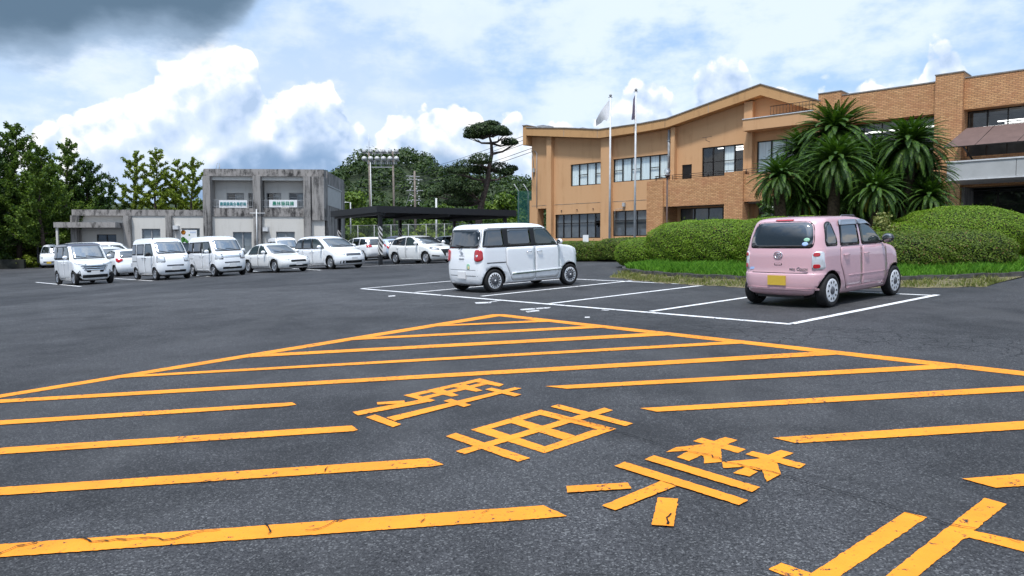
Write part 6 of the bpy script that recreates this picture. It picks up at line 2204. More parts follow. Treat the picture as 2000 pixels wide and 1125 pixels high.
# ------------------------------------------------------------------ plants
def rand_quads(pts, size, jitter=0.35, up=0.0, aspect=0.6, normals=None, flat=0.0):
    """a leaf-sized face at each point, turned at random (or leaning towards given normals)"""
    n = len(pts)
    a = rng.normal(size=(n, 3))
    a /= np.linalg.norm(a, axis=1, keepdims=True)
    if normals is not None:
        nn = normals + flat * rng.normal(size=(n, 3))
        nn /= np.linalg.norm(nn, axis=1, keepdims=True)
        a = a - nn * np.sum(a * nn, axis=1, keepdims=True)
        a /= np.linalg.norm(a, axis=1, keepdims=True)
        b_ = np.cross(nn, a)
    else:
        b_ = rng.normal(size=(n, 3))
        b_ -= a * np.sum(a * b_, axis=1, keepdims=True)
        b_ /= np.linalg.norm(b_, axis=1, keepdims=True)
    s = size * (1 + jitter * rng.uniform(-1, 1, size=(n, 1)))
    a, b_ = a * s, b_ * s * aspect
    p = np.asarray(pts)
    return np.stack([p - a, p - b_ * 0.9 + a * 0.1, p + a, p + b_ * 0.9 + a * 0.1], axis=1)


def limb_points(p0, dirv, length, curve_up, n, rand=0.08):
    pts = [np.array(p0, float)]
    d = np.array(dirv, float)
    for i in range(n):
        d = d + np.array([0, 0, curve_up / n]) + rng.normal(size=3) * rand
        d /= np.linalg.norm(d)
        pts.append(pts[-1] + d * length / n)
    return pts


def ginkgo(x, y, height, spread, limbs, label, group, leaf='leaf_mid', density=1.0, base=0.12, leader=1, size=0.105, spire=False):
    """upright tree whose limbs sweep up like a candelabrum, leaves set close along them"""
    g = gz(x, y)
    root = thing('ginkgo_tree', label, 'tree', (x, y, g), 0, group)
    t = MB()
    H = height
    tp = [np.array([0.12 * math.sin(k * 1.3), 0.1 * math.cos(k), H * k / 7]) for k in range(8)]
    t.tube([tuple(p) for p in tp], [0.02 + H * 0.018 * (1 - k / 7) ** 1.1 for k in range(8)], 8)
    leaves = []
    for i in range(limbs):
        f = base + (0.97 - base) * (i + rng.uniform(0, 0.8)) / limbs
        k = f * 7
        k0 = min(int(k), 6)
        o = tp[k0] * (1 - (k - k0)) + tp[k0 + 1] * (k - k0)
        a = i * 2.4 + rng.uniform(-0.5, 0.5)
        L = spread * 1.25 * ((1.0 - f) ** 0.8 if spire else (1.03 - f) ** 0.95) * rng.uniform(0.65, 1.2) + (0.28 if spire else 0.4)
        el_ = rng.uniform(0.25, 0.6) if spire else rng.uniform(0.0, 0.45)
        pts = limb_points(o, (math.cos(a), math.sin(a), el_), L, rng.uniform(0.2, 0.5) if spire else rng.uniform(0.5, 1.0), 6, 0.035)
        t.tube([tuple(p) for p in pts], [max(0.012, 0.040 * L / spread * (1 - j / 7)) for j in range(7)], 5)
        subs = [pts]
        for _ in range(1 if spire else 2):
            j = rng.integers(1, 5)
            dd = rng.normal(size=3) * 0.6 + (pts[j + 1] - pts[j]) / np.linalg.norm(pts[j + 1] - pts[j]) + np.array([0, 0, 0.2])
            subs.append(limb_points(pts[j], dd / np.linalg.norm(dd), L * 0.40, 0.5, 4))
        for si, sp_ in enumerate(subs):
            m = int((34 if si == 0 else 13) * L * density)
            for _ in range(max(m, 3)):
                q = rng.uniform(0.10 if si == 0 else 0.05, 1.0) * (len(sp_) - 1)
                q0 = min(int(q), len(sp_) - 2)
                p = sp_[q0] * (1 - q + q0) + sp_[q0 + 1] * (q - q0)
                leaves.append(p + rng.normal(size=3) * (0.050 if spire else 0.085))
    for _ in range(int(60 * density)):
        k = rng.uniform(0.62, 1.0) * 7
        k0 = min(int(k), 6)
        leaves.append(tp[k0] * (1 - k + k0) + tp[k0 + 1] * (k - k0) + rng.normal(size=3) * 0.07)
    t.build('trunk', M['bark'], root)
    L_ = np.array(leaves)
    L_ = np.repeat(L_, 3, axis=0) + rng.normal(size=(len(L_) * 3, 3)) * 0.06
    cards('crown', rand_quads(L_, size), M[leaf], parent=root)
    return root


def broadleaf(x, y, height, rad, label, group=None, leaf='leaf_dark', clumps=46, per=95, size=0.17, name='broadleaf_tree', low=0.12, g=None, trunk=0.16):
    """rounded tree: limbs carry many leafy clumps of different size, with gaps between"""
    g = gz(x, y) if g is None else g
    root = thing(name, label, 'tree' if 'tree' in name else 'shrub', (x, y, g), 0, group)
    t = MB()
    H = height
    t.tube([(0, 0, -0.2), (0.1, 0.05, H * 0.25), (0.0, 0.1, H * 0.55), (0.05, 0, H * 0.85)], [trunk, trunk * 0.75, trunk * 0.45, 0.03], 8)
    P, N = [], []
    for i in range(clumps):
        a = rng.uniform(0, 2 * math.pi)
        zf = low + (1 - low) * rng.uniform(0, 1) ** 0.85
        env = math.sin(math.pi * min(1, (zf - low) / (1 - low) * 0.80 + 0.20)) ** 0.65
        rr = rad * env * rng.uniform(0.35, 1.05)
        c = np.array([rr * math.cos(a), rr * math.sin(a), H * zf - 0.1 * H * (rr / max(rad, .1)) ** 2])
        if i % 2 == 0:
            t.tube([(0, 0, max(0.15 * H, c[2] - 0.22 * H)), tuple(c * np.array([0.55, 0.55, 1]) - np.array([0, 0, 0.07 * H])), tuple(c)], [trunk * 0.32, trunk * 0.18, 0.01], 5)
        cr = rad * rng.uniform(0.20, 0.36)
        d = rng.normal(size=(per, 3))
        d /= np.linalg.norm(d, axis=1, keepdims=True)
        q = c + d * cr * rng.uniform(0.55, 1.08, size=(per, 1)) * np.array([1, 1, 0.72])
        P.append(q)
        N.append(d + np.array([0, 0, 0.5]))
    t.build('trunk', M['bark'], root)
    P, N = np.concatenate(P), np.concatenate(N)
    cards('crown', rand_quads(P, size, normals=N, flat=0.7), M[leaf], parent=root)
    return root


def X_at(px, d):
    return (px - 1000) / FPX * d


def H_at(py, d, x):
    return CAMH + (485 - py) / FPX * d - gz(x, d)


# left cluster beyond the car park
LG = 'tall trees at the left edge of the car park'
for px, py, d, sp_, lf, n, lab in (
        (-35, 235, 60, 4.6, 'leaf_dark', 46, 'tall dark tree cut by the left edge of the photograph'),
        (36, 243, 62, 4.8, 'leaf_mid', 48, 'tallest green tree with feathery upswept limbs, left cluster'),
        (84, 288, 60, 3.8, 'leaf_mid', 42, 'mid green tree filling the left cluster above the curved shelter'),
        (135, 277, 66, 4.2, 'leaf_mid', 40, 'slender green tree with a pointed bare top above the low wing'),
        (176, 312, 67, 3.6, 'leaf_dark', 34, 'shorter dark bushy tree over the left end of the low wing'),
        (216, 336, 69, 2.2, 'leaf_dark', 18, 'thin dark tree with long reaching branches, gap in the skyline beside it')):
    x = X_at(px, d)
    ginkgo(x, d, H_at(py, d, x), sp_, n, lab, LG, lf, 1.0 if n > 20 else 0.7, 0.10)
x = X_at(105, 70)
broadleaf(X_at(20, 66), 66, 7.2, 4.2, 'dark leafy tree low behind the left cluster', LG, 'leaf_dark', 60, 110, 0.2)
broadleaf(X_at(125, 70), 70, 6.6, 3.6, 'mid green leafy tree behind the curved shelter', LG, 'leaf_mid', 55, 110, 0.2)
broadleaf(X_at(185, 72), 72, 5.4, 3.2, 'rounded dark tree behind the left end of the low wing', LG, 'leaf_dark', 50, 110, 0.2)
broadleaf(X_at(-60, 66), 66, 7.5, 4.2, 'dark leafy tree half out of the photograph at the far left', LG, 'leaf_dark', 50, 110, 0.2)
broadleaf(X_at(38, 65), 65, 3.2, 2.2, 'yellow green shrub with arching sprays left of the kei truck', 'shrubs at the left edge', 'leaf_lime', 44, 120, 0.14, 'leafy_shrub', 0.02)
broadleaf(X_at(-5, 62), 62, 2.7, 2.0, 'dark green shrub at the left edge of the photograph', 'shrubs at the left edge', 'leaf_mid', 40, 110, 0.14, 'leafy_shrub', 0.02)
broadleaf(X_at(52, 60), 60, 0.95, 0.8, 'low bright green weedy bush on the kerb left of the kei truck', 'shrubs at the left edge', 'leaf_lime', 24, 90, 0.10, 'leafy_shrub', 0.02, trunk=0.04)
# row of pale ginkgos behind the wing
GG = 'light green ginkgos behind the low wing'
for px, py, d, sp_, n, lab in ((268, 296, 70, 3.5, 24, 'light green ginkgo with long level limbs, left one behind the low wing'),
                               (309, 292, 70, 3.2, 30, 'light green ginkgo with the tallest spire behind the low wing'),
                               (349, 311, 71, 2.9, 24, 'light green ginkgo between the tallest spire and the concrete office'),
                               (379, 307, 69, 2.9, 24, 'light green ginkgo nearest the concrete office')):
    x = X_at(px, d)
    ginkgo(x, d, H_at(py, d, x), sp_, n, lab, GG, 'leaf_lime', 1.1, 0.25, spire=True)
for px, d, h, r_, lf, lab in ((255, 80, 4.8, 2.2, 'leaf_lime', 'low yellow green treetop over the wing roof, left one'), (335, 82, 4.9, 2.6, 'leaf_mid', 'low mid green treetop over the wing roof near the office')):
    broadleaf(X_at(px, d), d, h, r_, lab, 'treetops behind the low wing', lf, 34, 100, 0.2)

# wooded hill
HP = [(400, 380), (600, 372), (640, 362), (665, 345), (690, 322), (720, 309), (760, 303), (800, 303), (830, 309), (862, 326), (895, 342), (940, 351), (985, 350), (1015, 354), (1060, 372), (1200, 390), (1500, 400)]


def hill_h(x, d):
    px = 1000 + FPX * x / max(d, 185)
    top = float(np.interp(px, [p[0] for p in HP], [p[1] for p in HP]))
    zt_ = CAMH + (485 - top) / FPX * 190 - 3.0
    t = min(max((d - 118) / 72, 0), 1)
    return zt_ * (t * t * (3 - 2 * t)) ** 0.75


b = MB()
xs, ds = np.arange(-110, 90, 5.0), list(np.arange(116, 200, 6.0)) + [230, 270]
for d in ds:
    for x in xs:
        b.v.append((x, d, gz(x, d) - 0.6 + hill_h(x, d) if d < 200 else hill_h(x, 190) * (270 - d) / 75))
for i in range(len(ds) - 1):
    for j in range(len(xs) - 1):
        k = i * len(xs) + j
        b.f.append((k, k + 1, k + 1 + len(xs), k + len(xs)))
        b.m.append(0)
        b.sm.append(True)
tag(b.build('hill', M['hilldirt']), kind='structure', label='round wooded hill behind the carport', cat='hill')
P, N = [], []
for d in np.arange(120, 200, 4.6):
    for x in np.arange(-62, 34, 4.6):
        xx, dd = x + rng.uniform(-2, 2), d + rng.uniform(-2, 2)
        px = 1000 + FPX * xx / dd
        if px < 560 or px > 1120:
            continue
        cr = rng.uniform(1.7, 3.4)
        c = np.array([xx, dd, hill_h(xx, dd) + rng.uniform(0.6, 2.6)])
        n = int(170 * cr / 2.4)
        v = rng.normal(size=(n, 3))
        v /= np.linalg.norm(v, axis=1, keepdims=True)
        v[:, 2] = np.abs(v[:, 2]) * 0.9 + 0.1 * v[:, 2] - 0.15
        P.append(c + v * cr * rng.uniform(0.75, 1.1, size=(n, 1)))
        N.append(v + np.array([0, 0, 0.4]))
P, N = np.concatenate(P), np.concatenate(N)
wood = cards('hillside_wood', rand_quads(P, 0.34, 0.5, normals=N, flat=0.5), M['leaf_hill'])
tag(wood, 'dense dark green wood covering the round hill', 'wood', kind='stuff')

# trees between the carport and the hill
MG = 'broadleaf trees in front of the wooded hill'
for px, py, d, r_, lf, lab in ((690, 366, 96, 3.6, 'leaf_mid', 'bright green tree right of the concrete office flank'),
                               (650, 372, 99, 2.6, 'leaf_dark', 'dark tree just behind the concrete office flank'),
                               (740, 392, 105, 3.4, 'leaf_dark', 'dark tree behind the left floodlight pole'),
                               (810, 385, 108, 3.8, 'leaf_dark', 'dark tree behind the insulator mast'),
                               (868, 392, 100, 3.0, 'leaf_mid', 'mid green tree between the mast and the tall pine'),
                               (985, 372, 92, 3.3, 'leaf_mid', 'mid green tree right of the tall pine trunk'),
                               (1015, 362, 110, 3.2, 'leaf_dark', 'dark tree left of the ochre corner behind the net'),
                               (930, 395, 90, 3.2, 'leaf_dark', 'dark tree at the foot of the tall pine')):
    x = X_at(px, d)
    broadleaf(x, d, H_at(py + 14, d, x), r_, lab, MG, lf, 44, 85, 0.24)
BG = 'bushes along the bank behind the carport'
for px, d, h, r_, lf, lab in ((700, 72, 1.8, 1.7, 'leaf_lime', 'yellow green bush behind the left carport post'), (790, 74, 2.2, 1.9, 'leaf_mid', 'spiky green bush over the white electric hatchback'),
                              (828, 70, 2.3, 1.7, 'leaf_lime', 'round bright green bush below the white pole'), (870, 66, 1.7, 1.8, 'leaf_mid', 'low green bush near the dark hatchback'),
                              (905, 66, 1.6, 1.8, 'leaf_dark', 'low dark bush behind the kei minivan roof'), (745, 76, 1.9, 1.8, 'leaf_dark', 'dark bush behind the striped carport post')):
    broadleaf(X_at(px, d), d, h, r_, lab, BG, lf, 26, 80, 0.15, 'leafy_shrub', 0.02, trunk=0.06)

# the tall clipped pine
PD = 58.0
pp = lambda px, py, dd=0.0: np.array([X_at(px, PD), dd, CAMH + (485 - py) / FPX * PD])
pb = pp(936, 470)
pine = thing('pine_tree', 'tall old pine with a leaning trunk and flat clipped pads of needles', 'tree', (0, PD, 0))
t = MB()
path = [pp(932, 478), pp(936, 425), pp(941, 396), pp(953, 354), pp(955.5, 328), pp(961, 302), pp(960, 282), pp(956, 268)]
t.tube([tuple(p) for p in path], [0.30, 0.27, 0.24, 0.20, 0.17, 0.14, 0.11, 0.06], 10)
PADS = [(950, 258, 43, 15, 0.0), (930, 264, 24, 9, 0.3), (972, 262, 22, 10, -0.4), (945, 250, 24, 9, 0.2), (922, 268, 16, 6, 0.1), (985, 266, 16, 6, -0.3), (960, 247, 16, 7, -0.2), (968, 256, 26, 8, 0.3), (1000, 330, 12, 7, 0.2), (905, 338, 18, 8, -0.3), (935, 335, 20, 10, 0.1), (995, 279, 17, 9, 0.2), (1003, 283, 9, 6, -0.2), (915, 325, 30, 14, 0.2), (940, 318, 22, 14, -0.5),
        (890, 332, 22, 9, 0.4), (975, 330, 22, 14, 0.3), (990, 338, 14, 9, 0.0), (868, 372, 26, 12, 0.3), (890, 362, 26, 16, -0.2), (910, 378, 24, 14, 0.2), (850, 380, 15, 8, 0.0), (925, 372, 22, 16, -0.4), (900, 395, 34, 14, 0.3)]
P, N = [], []
for px, py, w_, h_, dd in PADS:
    c = pp(px, py, dd * 2.2)
    a, hh = w_ / FPX * PD, h_ / FPX * PD
    k = min(range(len(path)), key=lambda i: abs(path[i][2] - (c[2] - 0.4)) + 0.2 * abs(path[i][0] - c[0]))
    o = path[k]
    mid = (o + c) / 2 + np.array([0, 0, -0.25])
    t.tube([tuple(o), tuple(mid), tuple(c - np.array([0, 0, hh * 0.5]))], [0.10, 0.08, 0.03], 6)
    for s_ in (-0.55, 0.0, 0.55):
        t.tube([tuple(mid), tuple(c + np.array([s_ * a, rng.uniform(-0.4, 0.4), -hh * 0.45]))], [0.045, 0.012], 5)
    n = int(1500 * a)
    v = rng.normal(size=(n, 3))
    v /= np.linalg.norm(v, axis=1, keepdims=True)
    v[:, 2] = np.where(v[:, 2] < 0, v[:, 2] * 0.5, v[:, 2])
    lump = 1 + 0.14 * np.sin(v[:, :1] * 9 + px) * np.cos(v[:, 1:2] * 8)
    P.append(c + v * np.array([a, min(a, 1.5) * 0.9, hh]) * rng.uniform(0.8, 1.02, size=(n, 1)) * lump)
    N.append(v + np.array([0, 0, 0.5]))
t.build('trunk', M['bark_red'], pine)
P, N = np.concatenate(P), np.concatenate(N)
cards('crown', rand_quads(P, 0.085, 0.4, normals=N, flat=0.8, aspect=0.45), M['leaf_pine'], parent=pine)


# clipped hedges
def hedge(label, lumps, leaf, group, dens=420, size=0.042, sprigs=0):
    cx, cy = lumps[0][0], lumps[0][1]
    g = gz(cx, cy)
    root = thing('clipped_hedge', label, 'hedge', (cx, cy, g), 0, group)
    core = MB()
    P, N = [], []
    for i, (x, y, a, bb, h, rot, ex) in enumerate(lumps):
        c = np.array([x - cx, y - cy, gz(x, y) - g])
        cr, sr = math.cos(R(90 - rot)), math.sin(R(90 - rot))

        def place(v):
            # superellipsoid
            w = np.sign(v) * np.abs(v) ** (2 / ex)
            k = (np.sum(np.abs(w) ** ex, axis=1, keepdims=True)) ** (-1 / ex)
            return w * k
        gu, gv = 72, 40
        T_, U_ = np.meshgrid(np.pi * np.arange(gv + 1) / gv, 2 * np.pi * np.arange(gu + 1) / gu, indexing='ij')
        V = np.stack([np.sin(T_) * np.cos(U_) + 1e-9, np.sin(T_) * np.sin(U_) + 1e-9, -np.cos(T_)], -1).reshape(-1, 3)
        S = place(V)
        S = S * (1 + 0.016 * np.sin(S[:, :1] * 7 * a + i) * np.cos(S[:, 1:2] * 6 * bb + 2 * i) + 0.012 * np.sin(S[:, 2:3] * 11 + S[:, :1] * 13)) * np.array([a, bb, h * 0.56])
        S = S.reshape(gv + 1, gu + 1, 3)
        A_, B_, C_ = S[:-1, :-1].reshape(-1, 3), S[1:, :-1].reshape(-1, 3), S[:-1, 1:].reshape(-1, 3)
        nr = np.cross(C_ - A_, B_ - A_)
        ar = np.linalg.norm(nr, axis=1)
        nr /= (ar[:, None] + 1e-12)
        nr *= np.sign(np.sum(nr * A_, axis=1))[:, None]
        ok = A_[:, 2] > -h * 0.44
        ar = ar * ok
        nn = int(dens * ar.sum())
        pk = rng.choice(len(ar), nn, p=ar / ar.sum())
        f1, f2 = rng.uniform(size=(nn, 1)), rng.uniform(size=(nn, 1))
        q = A_[pk] + (B_ - A_)[pk] * f1 + (C_ - A_)[pk] * f2
        nrm = nr[pk]
        q = q + nrm * rng.uniform(-0.06, 0.012, size=(nn, 1))
        q[:, 2] += h * 0.46
        rotm = np.array([[cr, sr, 0], [-sr, cr, 0], [0, 0, 1]])
        P.append(q @ rotm + c)
        N.append(nrm @ rotm + np.array([0, 0, 0.25]))
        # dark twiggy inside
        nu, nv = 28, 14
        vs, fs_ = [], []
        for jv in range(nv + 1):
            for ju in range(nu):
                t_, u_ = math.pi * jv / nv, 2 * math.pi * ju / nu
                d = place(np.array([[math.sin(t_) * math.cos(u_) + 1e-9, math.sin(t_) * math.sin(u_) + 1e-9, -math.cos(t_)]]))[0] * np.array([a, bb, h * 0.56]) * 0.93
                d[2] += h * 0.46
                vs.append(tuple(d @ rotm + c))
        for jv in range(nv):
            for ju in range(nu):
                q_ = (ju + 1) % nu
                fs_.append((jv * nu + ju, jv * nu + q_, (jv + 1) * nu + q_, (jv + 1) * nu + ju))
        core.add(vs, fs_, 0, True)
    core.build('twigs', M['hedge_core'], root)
    P, N = np.concatenate(P), np.concatenate(N)
    Q = rand_quads(P, size, 0.4, normals=N, flat=0.42, aspect=0.6)
    if sprigs:
        top = P[P[:, 2] > np.percentile(P[:, 2], 60)]
        base = top[rng.integers(0, len(top), sprigs)]
        sp_ = []
        for p in base:
            hgt = rng.uniform(0.06, 0.22)
            for k in range(5):
                sp_.append(p + np.array([rng.normal() * 0.012, rng.normal() * 0.012, hgt * (k + 1) / 5]))
        Q = np.concatenate([Q, rand_quads(np.array(sp_), size * 0.8, 0.3)])
    cards('foliage', Q, M[leaf], parent=root)
    return root


HG = 'clipped hedges before the town hall'
hedge('large rounded clipped hedge sloping down to its left end, left of the pink car', [(5.1, 26.2, 1.35, 1.35, 1.02, 140, 2.6), (6.7, 24.6, 2.2, 1.7, 1.56, 140, 3.0), (8.7, 22.7, 2.2, 1.7, 1.58, 140, 3.0)], 'leaf_hedge', HG, 2300, 0.021, 70)
hedge('boxy azalea hedge with pinkish twigs just right of the pink car', [(10.5, 19.9, 1.5, 1.35, 1.10, 110, 2.8), (11.6, 19.7, 1.5, 1.3, 1.12, 95, 3.0)], 'leaf_hedge2', HG, 2200, 0.022, 50)
hedge('domed hedge, highest mound at the right edge before the entrance', [(15.1, 24.9, 2.3, 1.9, 1.78, 100, 2.1), (13.2, 24.9, 1.6, 1.5, 1.30, 100, 2.3), (17.4, 24.6, 1.8, 1.8, 1.15, 100, 2.3)], 'leaf_hedge', HG, 2000, 0.023, 100)
hedge('low level hedge across the drive below the flagpoles', [(3.1, 34.0, 2.3, 0.95, 0.88, 142, 3.6), (5.4, 30.9, 2.3, 1.0, 0.95, 142, 3.6), (7.9, 28.5, 2.0, 1.0, 0.95, 135, 3.0)], 'leaf_hedge2', HG, 1500, 0.027, 30)
broadleaf(X_at(1722, 23.2), 23.2, 1.5, 0.8, 'dry purplish brown bush between the pink car roof and the domed hedge', None, 'drygrass', 22, 90, 0.05, 'dry_shrub', 0.1, trunk=0.04)


# cycads
def cycad(px, py, rpx, d, label, tilt=0.0, old=3, n=58):
    n = int(n * 2.6)
    m = d / FPX
    x = X_at(px, d)
    g = gz(x, d)
    zc_ = CAMH + (485 - py) * m - g
    root = thing('cycad', label, 'palm', (x, d, g), 0, 'cycads in front of the town hall')
    t = MB()
    prof = [(tilt * (1 - k / 9) ** 1.5, 0.05 * math.sin(k), -0.15 + (zc_ + 0.10) * k / 9) for k in range(10)]
    t.tube(prof, [0.19 + 0.018 * (k % 2) + 0.03 * (k == 0) for k in range(10)], 12)
    for k in range(int(zc_ * 60)):            # old leaf bases
        a, z = k * 2.399, k / 60
        f = min(max(z / max(zc_, .1), 0), 1)
        tx = tilt * (1 - f) ** 1.5
        c, s_ = math.cos(a), math.sin(a)
        t.add([(tx + c * 0.18 - s_ * 0.03, s_ * 0.18 + c * 0.03, z), (tx + c * 0.18 + s_ * 0.03, s_ * 0.18 - c * 0.03, z), (tx + c * 0.245, s_ * 0.245, z + 0.05)], [(0, 1, 2)])
    t.build('trunk', M['cycad_trunk'], root)
    Lf = rpx * m * 1.06
    Q, idx = [], []
    for i in range(n + old):
        dead = i >= n
        a = i * 2.399 + rng.uniform(-0.2, 0.2)
        f = (i + 0.5) / n if not dead else 1.15
        e0 = 1.5 - 1.95 * f if not dead else -0.3
        L = Lf * (0.72 + 0.3 * min(f * 1.6, 1)) * rng.uniform(0.88, 1.08) * (0.75 if dead else 1)
        droop = 0.95 + 0.55 * f
        p = np.array([0, 0, zc_])
        hd = np.array([math.cos(a), math.sin(a), 0])
        side = np.array([-math.sin(a), math.cos(a), 0])
        K = 22
        pts, tans = [p.copy()], []
        for k in range(K):
            e = e0 - droop * (k / K) ** 1.2
            tv = hd * math.cos(e) + np.array([0, 0, math.sin(e)])
            tans.append(tv)
            p = p + tv * L / K
            pts.append(p.copy())
        for k in range(2, K + 1):
            q, tv = pts[k], tans[min(k, K - 1)]
            up_ = np.cross(side, tv)
            ll = L * 0.105 * math.sin(math.pi * min(0.97, 0.10 + 0.87 * (k / K) ** 0.85)) ** 0.7
            wv = L / K * 0.30
            for s_ in (-1, 1):
                for h_ in (0.0, 0.5):
                    o = q - tv * (L / K) * h_
                    dv = side * s_ * 0.80 + tv * 0.50 + up_ * 0.22
                    dv = dv / np.linalg.norm(dv) * ll * rng.uniform(0.9, 1.1)
                    ww = tv * wv
                    Q.append([o - ww, o + dv * 0.5 - ww * 0.9, o + dv, o + dv * 0.45 + ww])
                    idx.append(1 if dead else 0)
        for k in range(0, K, 2):
            a_, c_ = pts[k], pts[min(k + 2, K)]
            w_ = side * 0.014
            Q.append([a_ - w_, a_ + w_, c_ + w_ * 0.7, c_ - w_ * 0.7])
            idx.append(1 if dead else 0)
    cards('fronds', np.array(Q), [M['frond'], M['frond_old']], idx, parent=root)
    return root


for a in ((1625, 262, 92, 28.5, 'tallest cycad, its crown standing above the whole group', 0.0, 3, 70),
          (1770, 285, 84, 27.5, 'tall cycad at the right, crown before the brick pier', 0.0, 3, 64),
          (1519, 348, 66, 26.5, 'short cycad at the left edge of the group with lime tipped fronds', 0.2, 2, 54),
          (1628, 318, 84, 26.2, 'cycad in the middle with its bare trunk in full view', -0.25, 0, 54),
          (1706, 372, 66, 25.2, 'small front cycad with yellow hanging fronds', 0.1, 9, 44),
          (1790, 340, 78, 28.0, 'cycad at the right end of the group, crown below the awning', 0.1, 3, 56),
          (1565, 300, 74, 29.5, 'cycad at the upper left behind the tallest one', 0.0, 2, 56),
          (1700, 318, 78, 29.8, 'cycad in the shade between the two tall crowns', 0.0, 2, 56),
          (1812, 385, 60, 27.0, 'low cycad drooping over the domed hedge', 0.0, 4, 46),
          (1562, 388, 62, 27.0, 'low dark cycad beneath the lime tipped one', 0.0, 2, 46),
          (1655, 395, 62, 29.0, 'low cycad deep in shade behind the bare trunk', 0.0, 2, 46),
          (1590, 345, 70, 28.6, 'cycad filling the gap under the tallest crown', 0.0, 2, 50),
          (1745, 335, 70, 29.0, 'cycad in the middle of the right hand clump', 0.0, 2, 50),
          (1755, 395, 60, 28.0, 'low cycad in deep shade beside the domed hedge', 0.0, 3, 44),
          (1600, 405, 55, 27.5, 'lowest cycad seen over the pink car roof', 0.0, 2, 44)):
    cycad(*a)
DG = 'dark shrubs under the cycads'
for px, d, h, r_, lab in ((1540, 31, 2.6, 1.6, 'dark shrub under the left cycads'), (1620, 31.5, 3.2, 1.8, 'dark shrub behind the bare cycad trunk'), (1700, 31.5, 3.2, 1.8, 'dark shrub behind the small front cycad'),
                          (1775, 31, 2.8, 1.5, 'dark shrub under the right hand cycads')):
    broadleaf(X_at(px, d), d, h, r_, lab, DG, 'leaf_dark', 40, 110, 0.11, 'leafy_shrub', 0.02, trunk=0.06)

# grass island with its kerb
KP = [(4.3, 25.6), (3.75, 24.6), (3.62, 23.7), (3.9, 22.4), (4.45, 21.05), (5.1, 19.95), (5.95, 18.9), (7.0, 18.05), (8.3, 17.5), (9.9, 17.32), (12.2, 17.55), (14.5, 17.9), (18, 18.4)]


def along(P_, step):
    out = []
    for i in range(len(P_) - 1):
        a, c = np.array(P_[i], float), np.array(P_[i + 1], float)
        n = max(1, int(np.linalg.norm(c - a) / step))
        for k in range(n):
            out.append(a + (c - a) * k / n)
    out.append(np.array(P_[-1], float))
    return out


kpts = along(KP, 0.3)
b = MB()
isl = [(p[0], p[1]) for p in kpts] + [(24, 24), (20, 32), (9, 31), (5.5, 28.5)]
cxy = (11, 23)
for i in range(len(isl)):
    p, q = isl[i], isl[(i + 1) % len(isl)]
    b.add([(p[0], p[1], gz(*p) + 0.11), (q[0], q[1], gz(*q) + 0.11), (cxy[0], cxy[1], gz(*cxy) + 0.16)], [(0, 1, 2)])
tag(b.build('island_soil', M['soil']), kind='structure', label='raised planted island with bare soil', cat='soil')
b = MB()
for i in range(len(kpts) - 1):
    p, q = kpts[i], kpts[i + 1]
    t_ = (q - p) / np.linalg.norm(q - p)
    n_ = np.array([t_[1], -t_[0]]) * 0.075
    if n_ @ (p - np.array(cxy)) < 0:
        n_ = -n_
    sq = 0.985 if i % 2 else 1.0
    q2 = p + (q - p) * sq
    z0, z1 = gz(*p), gz(*q2)
    h = 0.13 + 0.012 * math.sin(i * 1.7)
    vs = [(p[0] + n_[0], p[1] + n_[1], z0 - .05), (q2[0] + n_[0], q2[1] + n_[1], z1 - .05), (q2[0] - n_[0], q2[1] - n_[1], z1 - .05), (p[0] - n_[0], p[1] - n_[1], z0 - .05)]
    vs += [(v[0], v[1], v[2] + .05 + h) for v in vs]
    b.add(vs, [(0, 3, 2, 1), (4, 5, 6, 7), (0, 1, 5, 4), (1, 2, 6, 5), (2, 3, 7, 6), (3, 0, 4, 7)])
tag(b.build('island_kerb', M['kerb']), kind='structure', label='worn concrete kerb round the grass island', cat='kerb')
# spill of dry soil and grass on the asphalt in front of the kerb
outer = [G(1190, 541.5), G(1250, 549.5), G(1340, 556.5), G(1450, 562), G(1600, 564), G(1760, 562.5), G(1860, 562), G(1925, 561.5), G(1940, 555)]
inner = [np.array(p) for p in KP[2:11]]
strip_o = along([(p.x, p.y) for p in outer], 0.25)
b = MB()
n = 60
ipts = along(KP[2:11], 0.05)
for k in range(n):
    def pr_(P_, t):
        i = min(int(t * (len(P_) - 1)), len(P_) - 2)
        f = t * (len(P_) - 1) - i
        return P_[i] * (1 - f) + P_[i + 1] * f
    a, c = pr_(strip_o, k / n), pr_(strip_o, (k + 1) / n)
    wob = 0.05 * math.sin(k * 2.3) + 0.05 * math.sin(k * 0.9)
    wob2 = 0.05 * math.sin((k + 1) * 2.3) + 0.05 * math.sin((k + 1) * 0.9)
    d_, e_ = pr_(ipts, (k + 1) / n), pr_(ipts, k / n)
    a = a + (a - e_) * wob
    c = c + (c - d_) * wob2
    b.add([(v[0], v[1], gz(*v) + (0.008 if j < 2 else 0.035)) for j, v in enumerate((a, c, d_, e_))], [(0, 1, 2, 3)])
tag(b.build('soil_verge', M['soil']), kind='structure', label='strip of dry soil washed out in front of the kerb', cat='soil')


def blades(n, where, hmin, hmax, w_):
    Q = []
    for _ in range(n):
        x, y, z, k = where()
        h = rng.uniform(hmin, hmax) * k
        a = rng.uniform(0, 2 * math.pi)
        lean = rng.normal(size=2) * 0.32 * h
        c, s_ = math.cos(a) * w_, math.sin(a) * w_
        m_ = (x + lean[0] * 0.35, y + lean[1] * 0.35, z + h * 0.6)
        Q.append([(x - c, y - s_, z), (x + c, y + s_, z), (m_[0] + c * 0.7, m_[1] + s_ * 0.7, m_[2]), (x + lean[0], y + lean[1], z + h)])
    return np.array(Q)


kp = np.array(kpts)


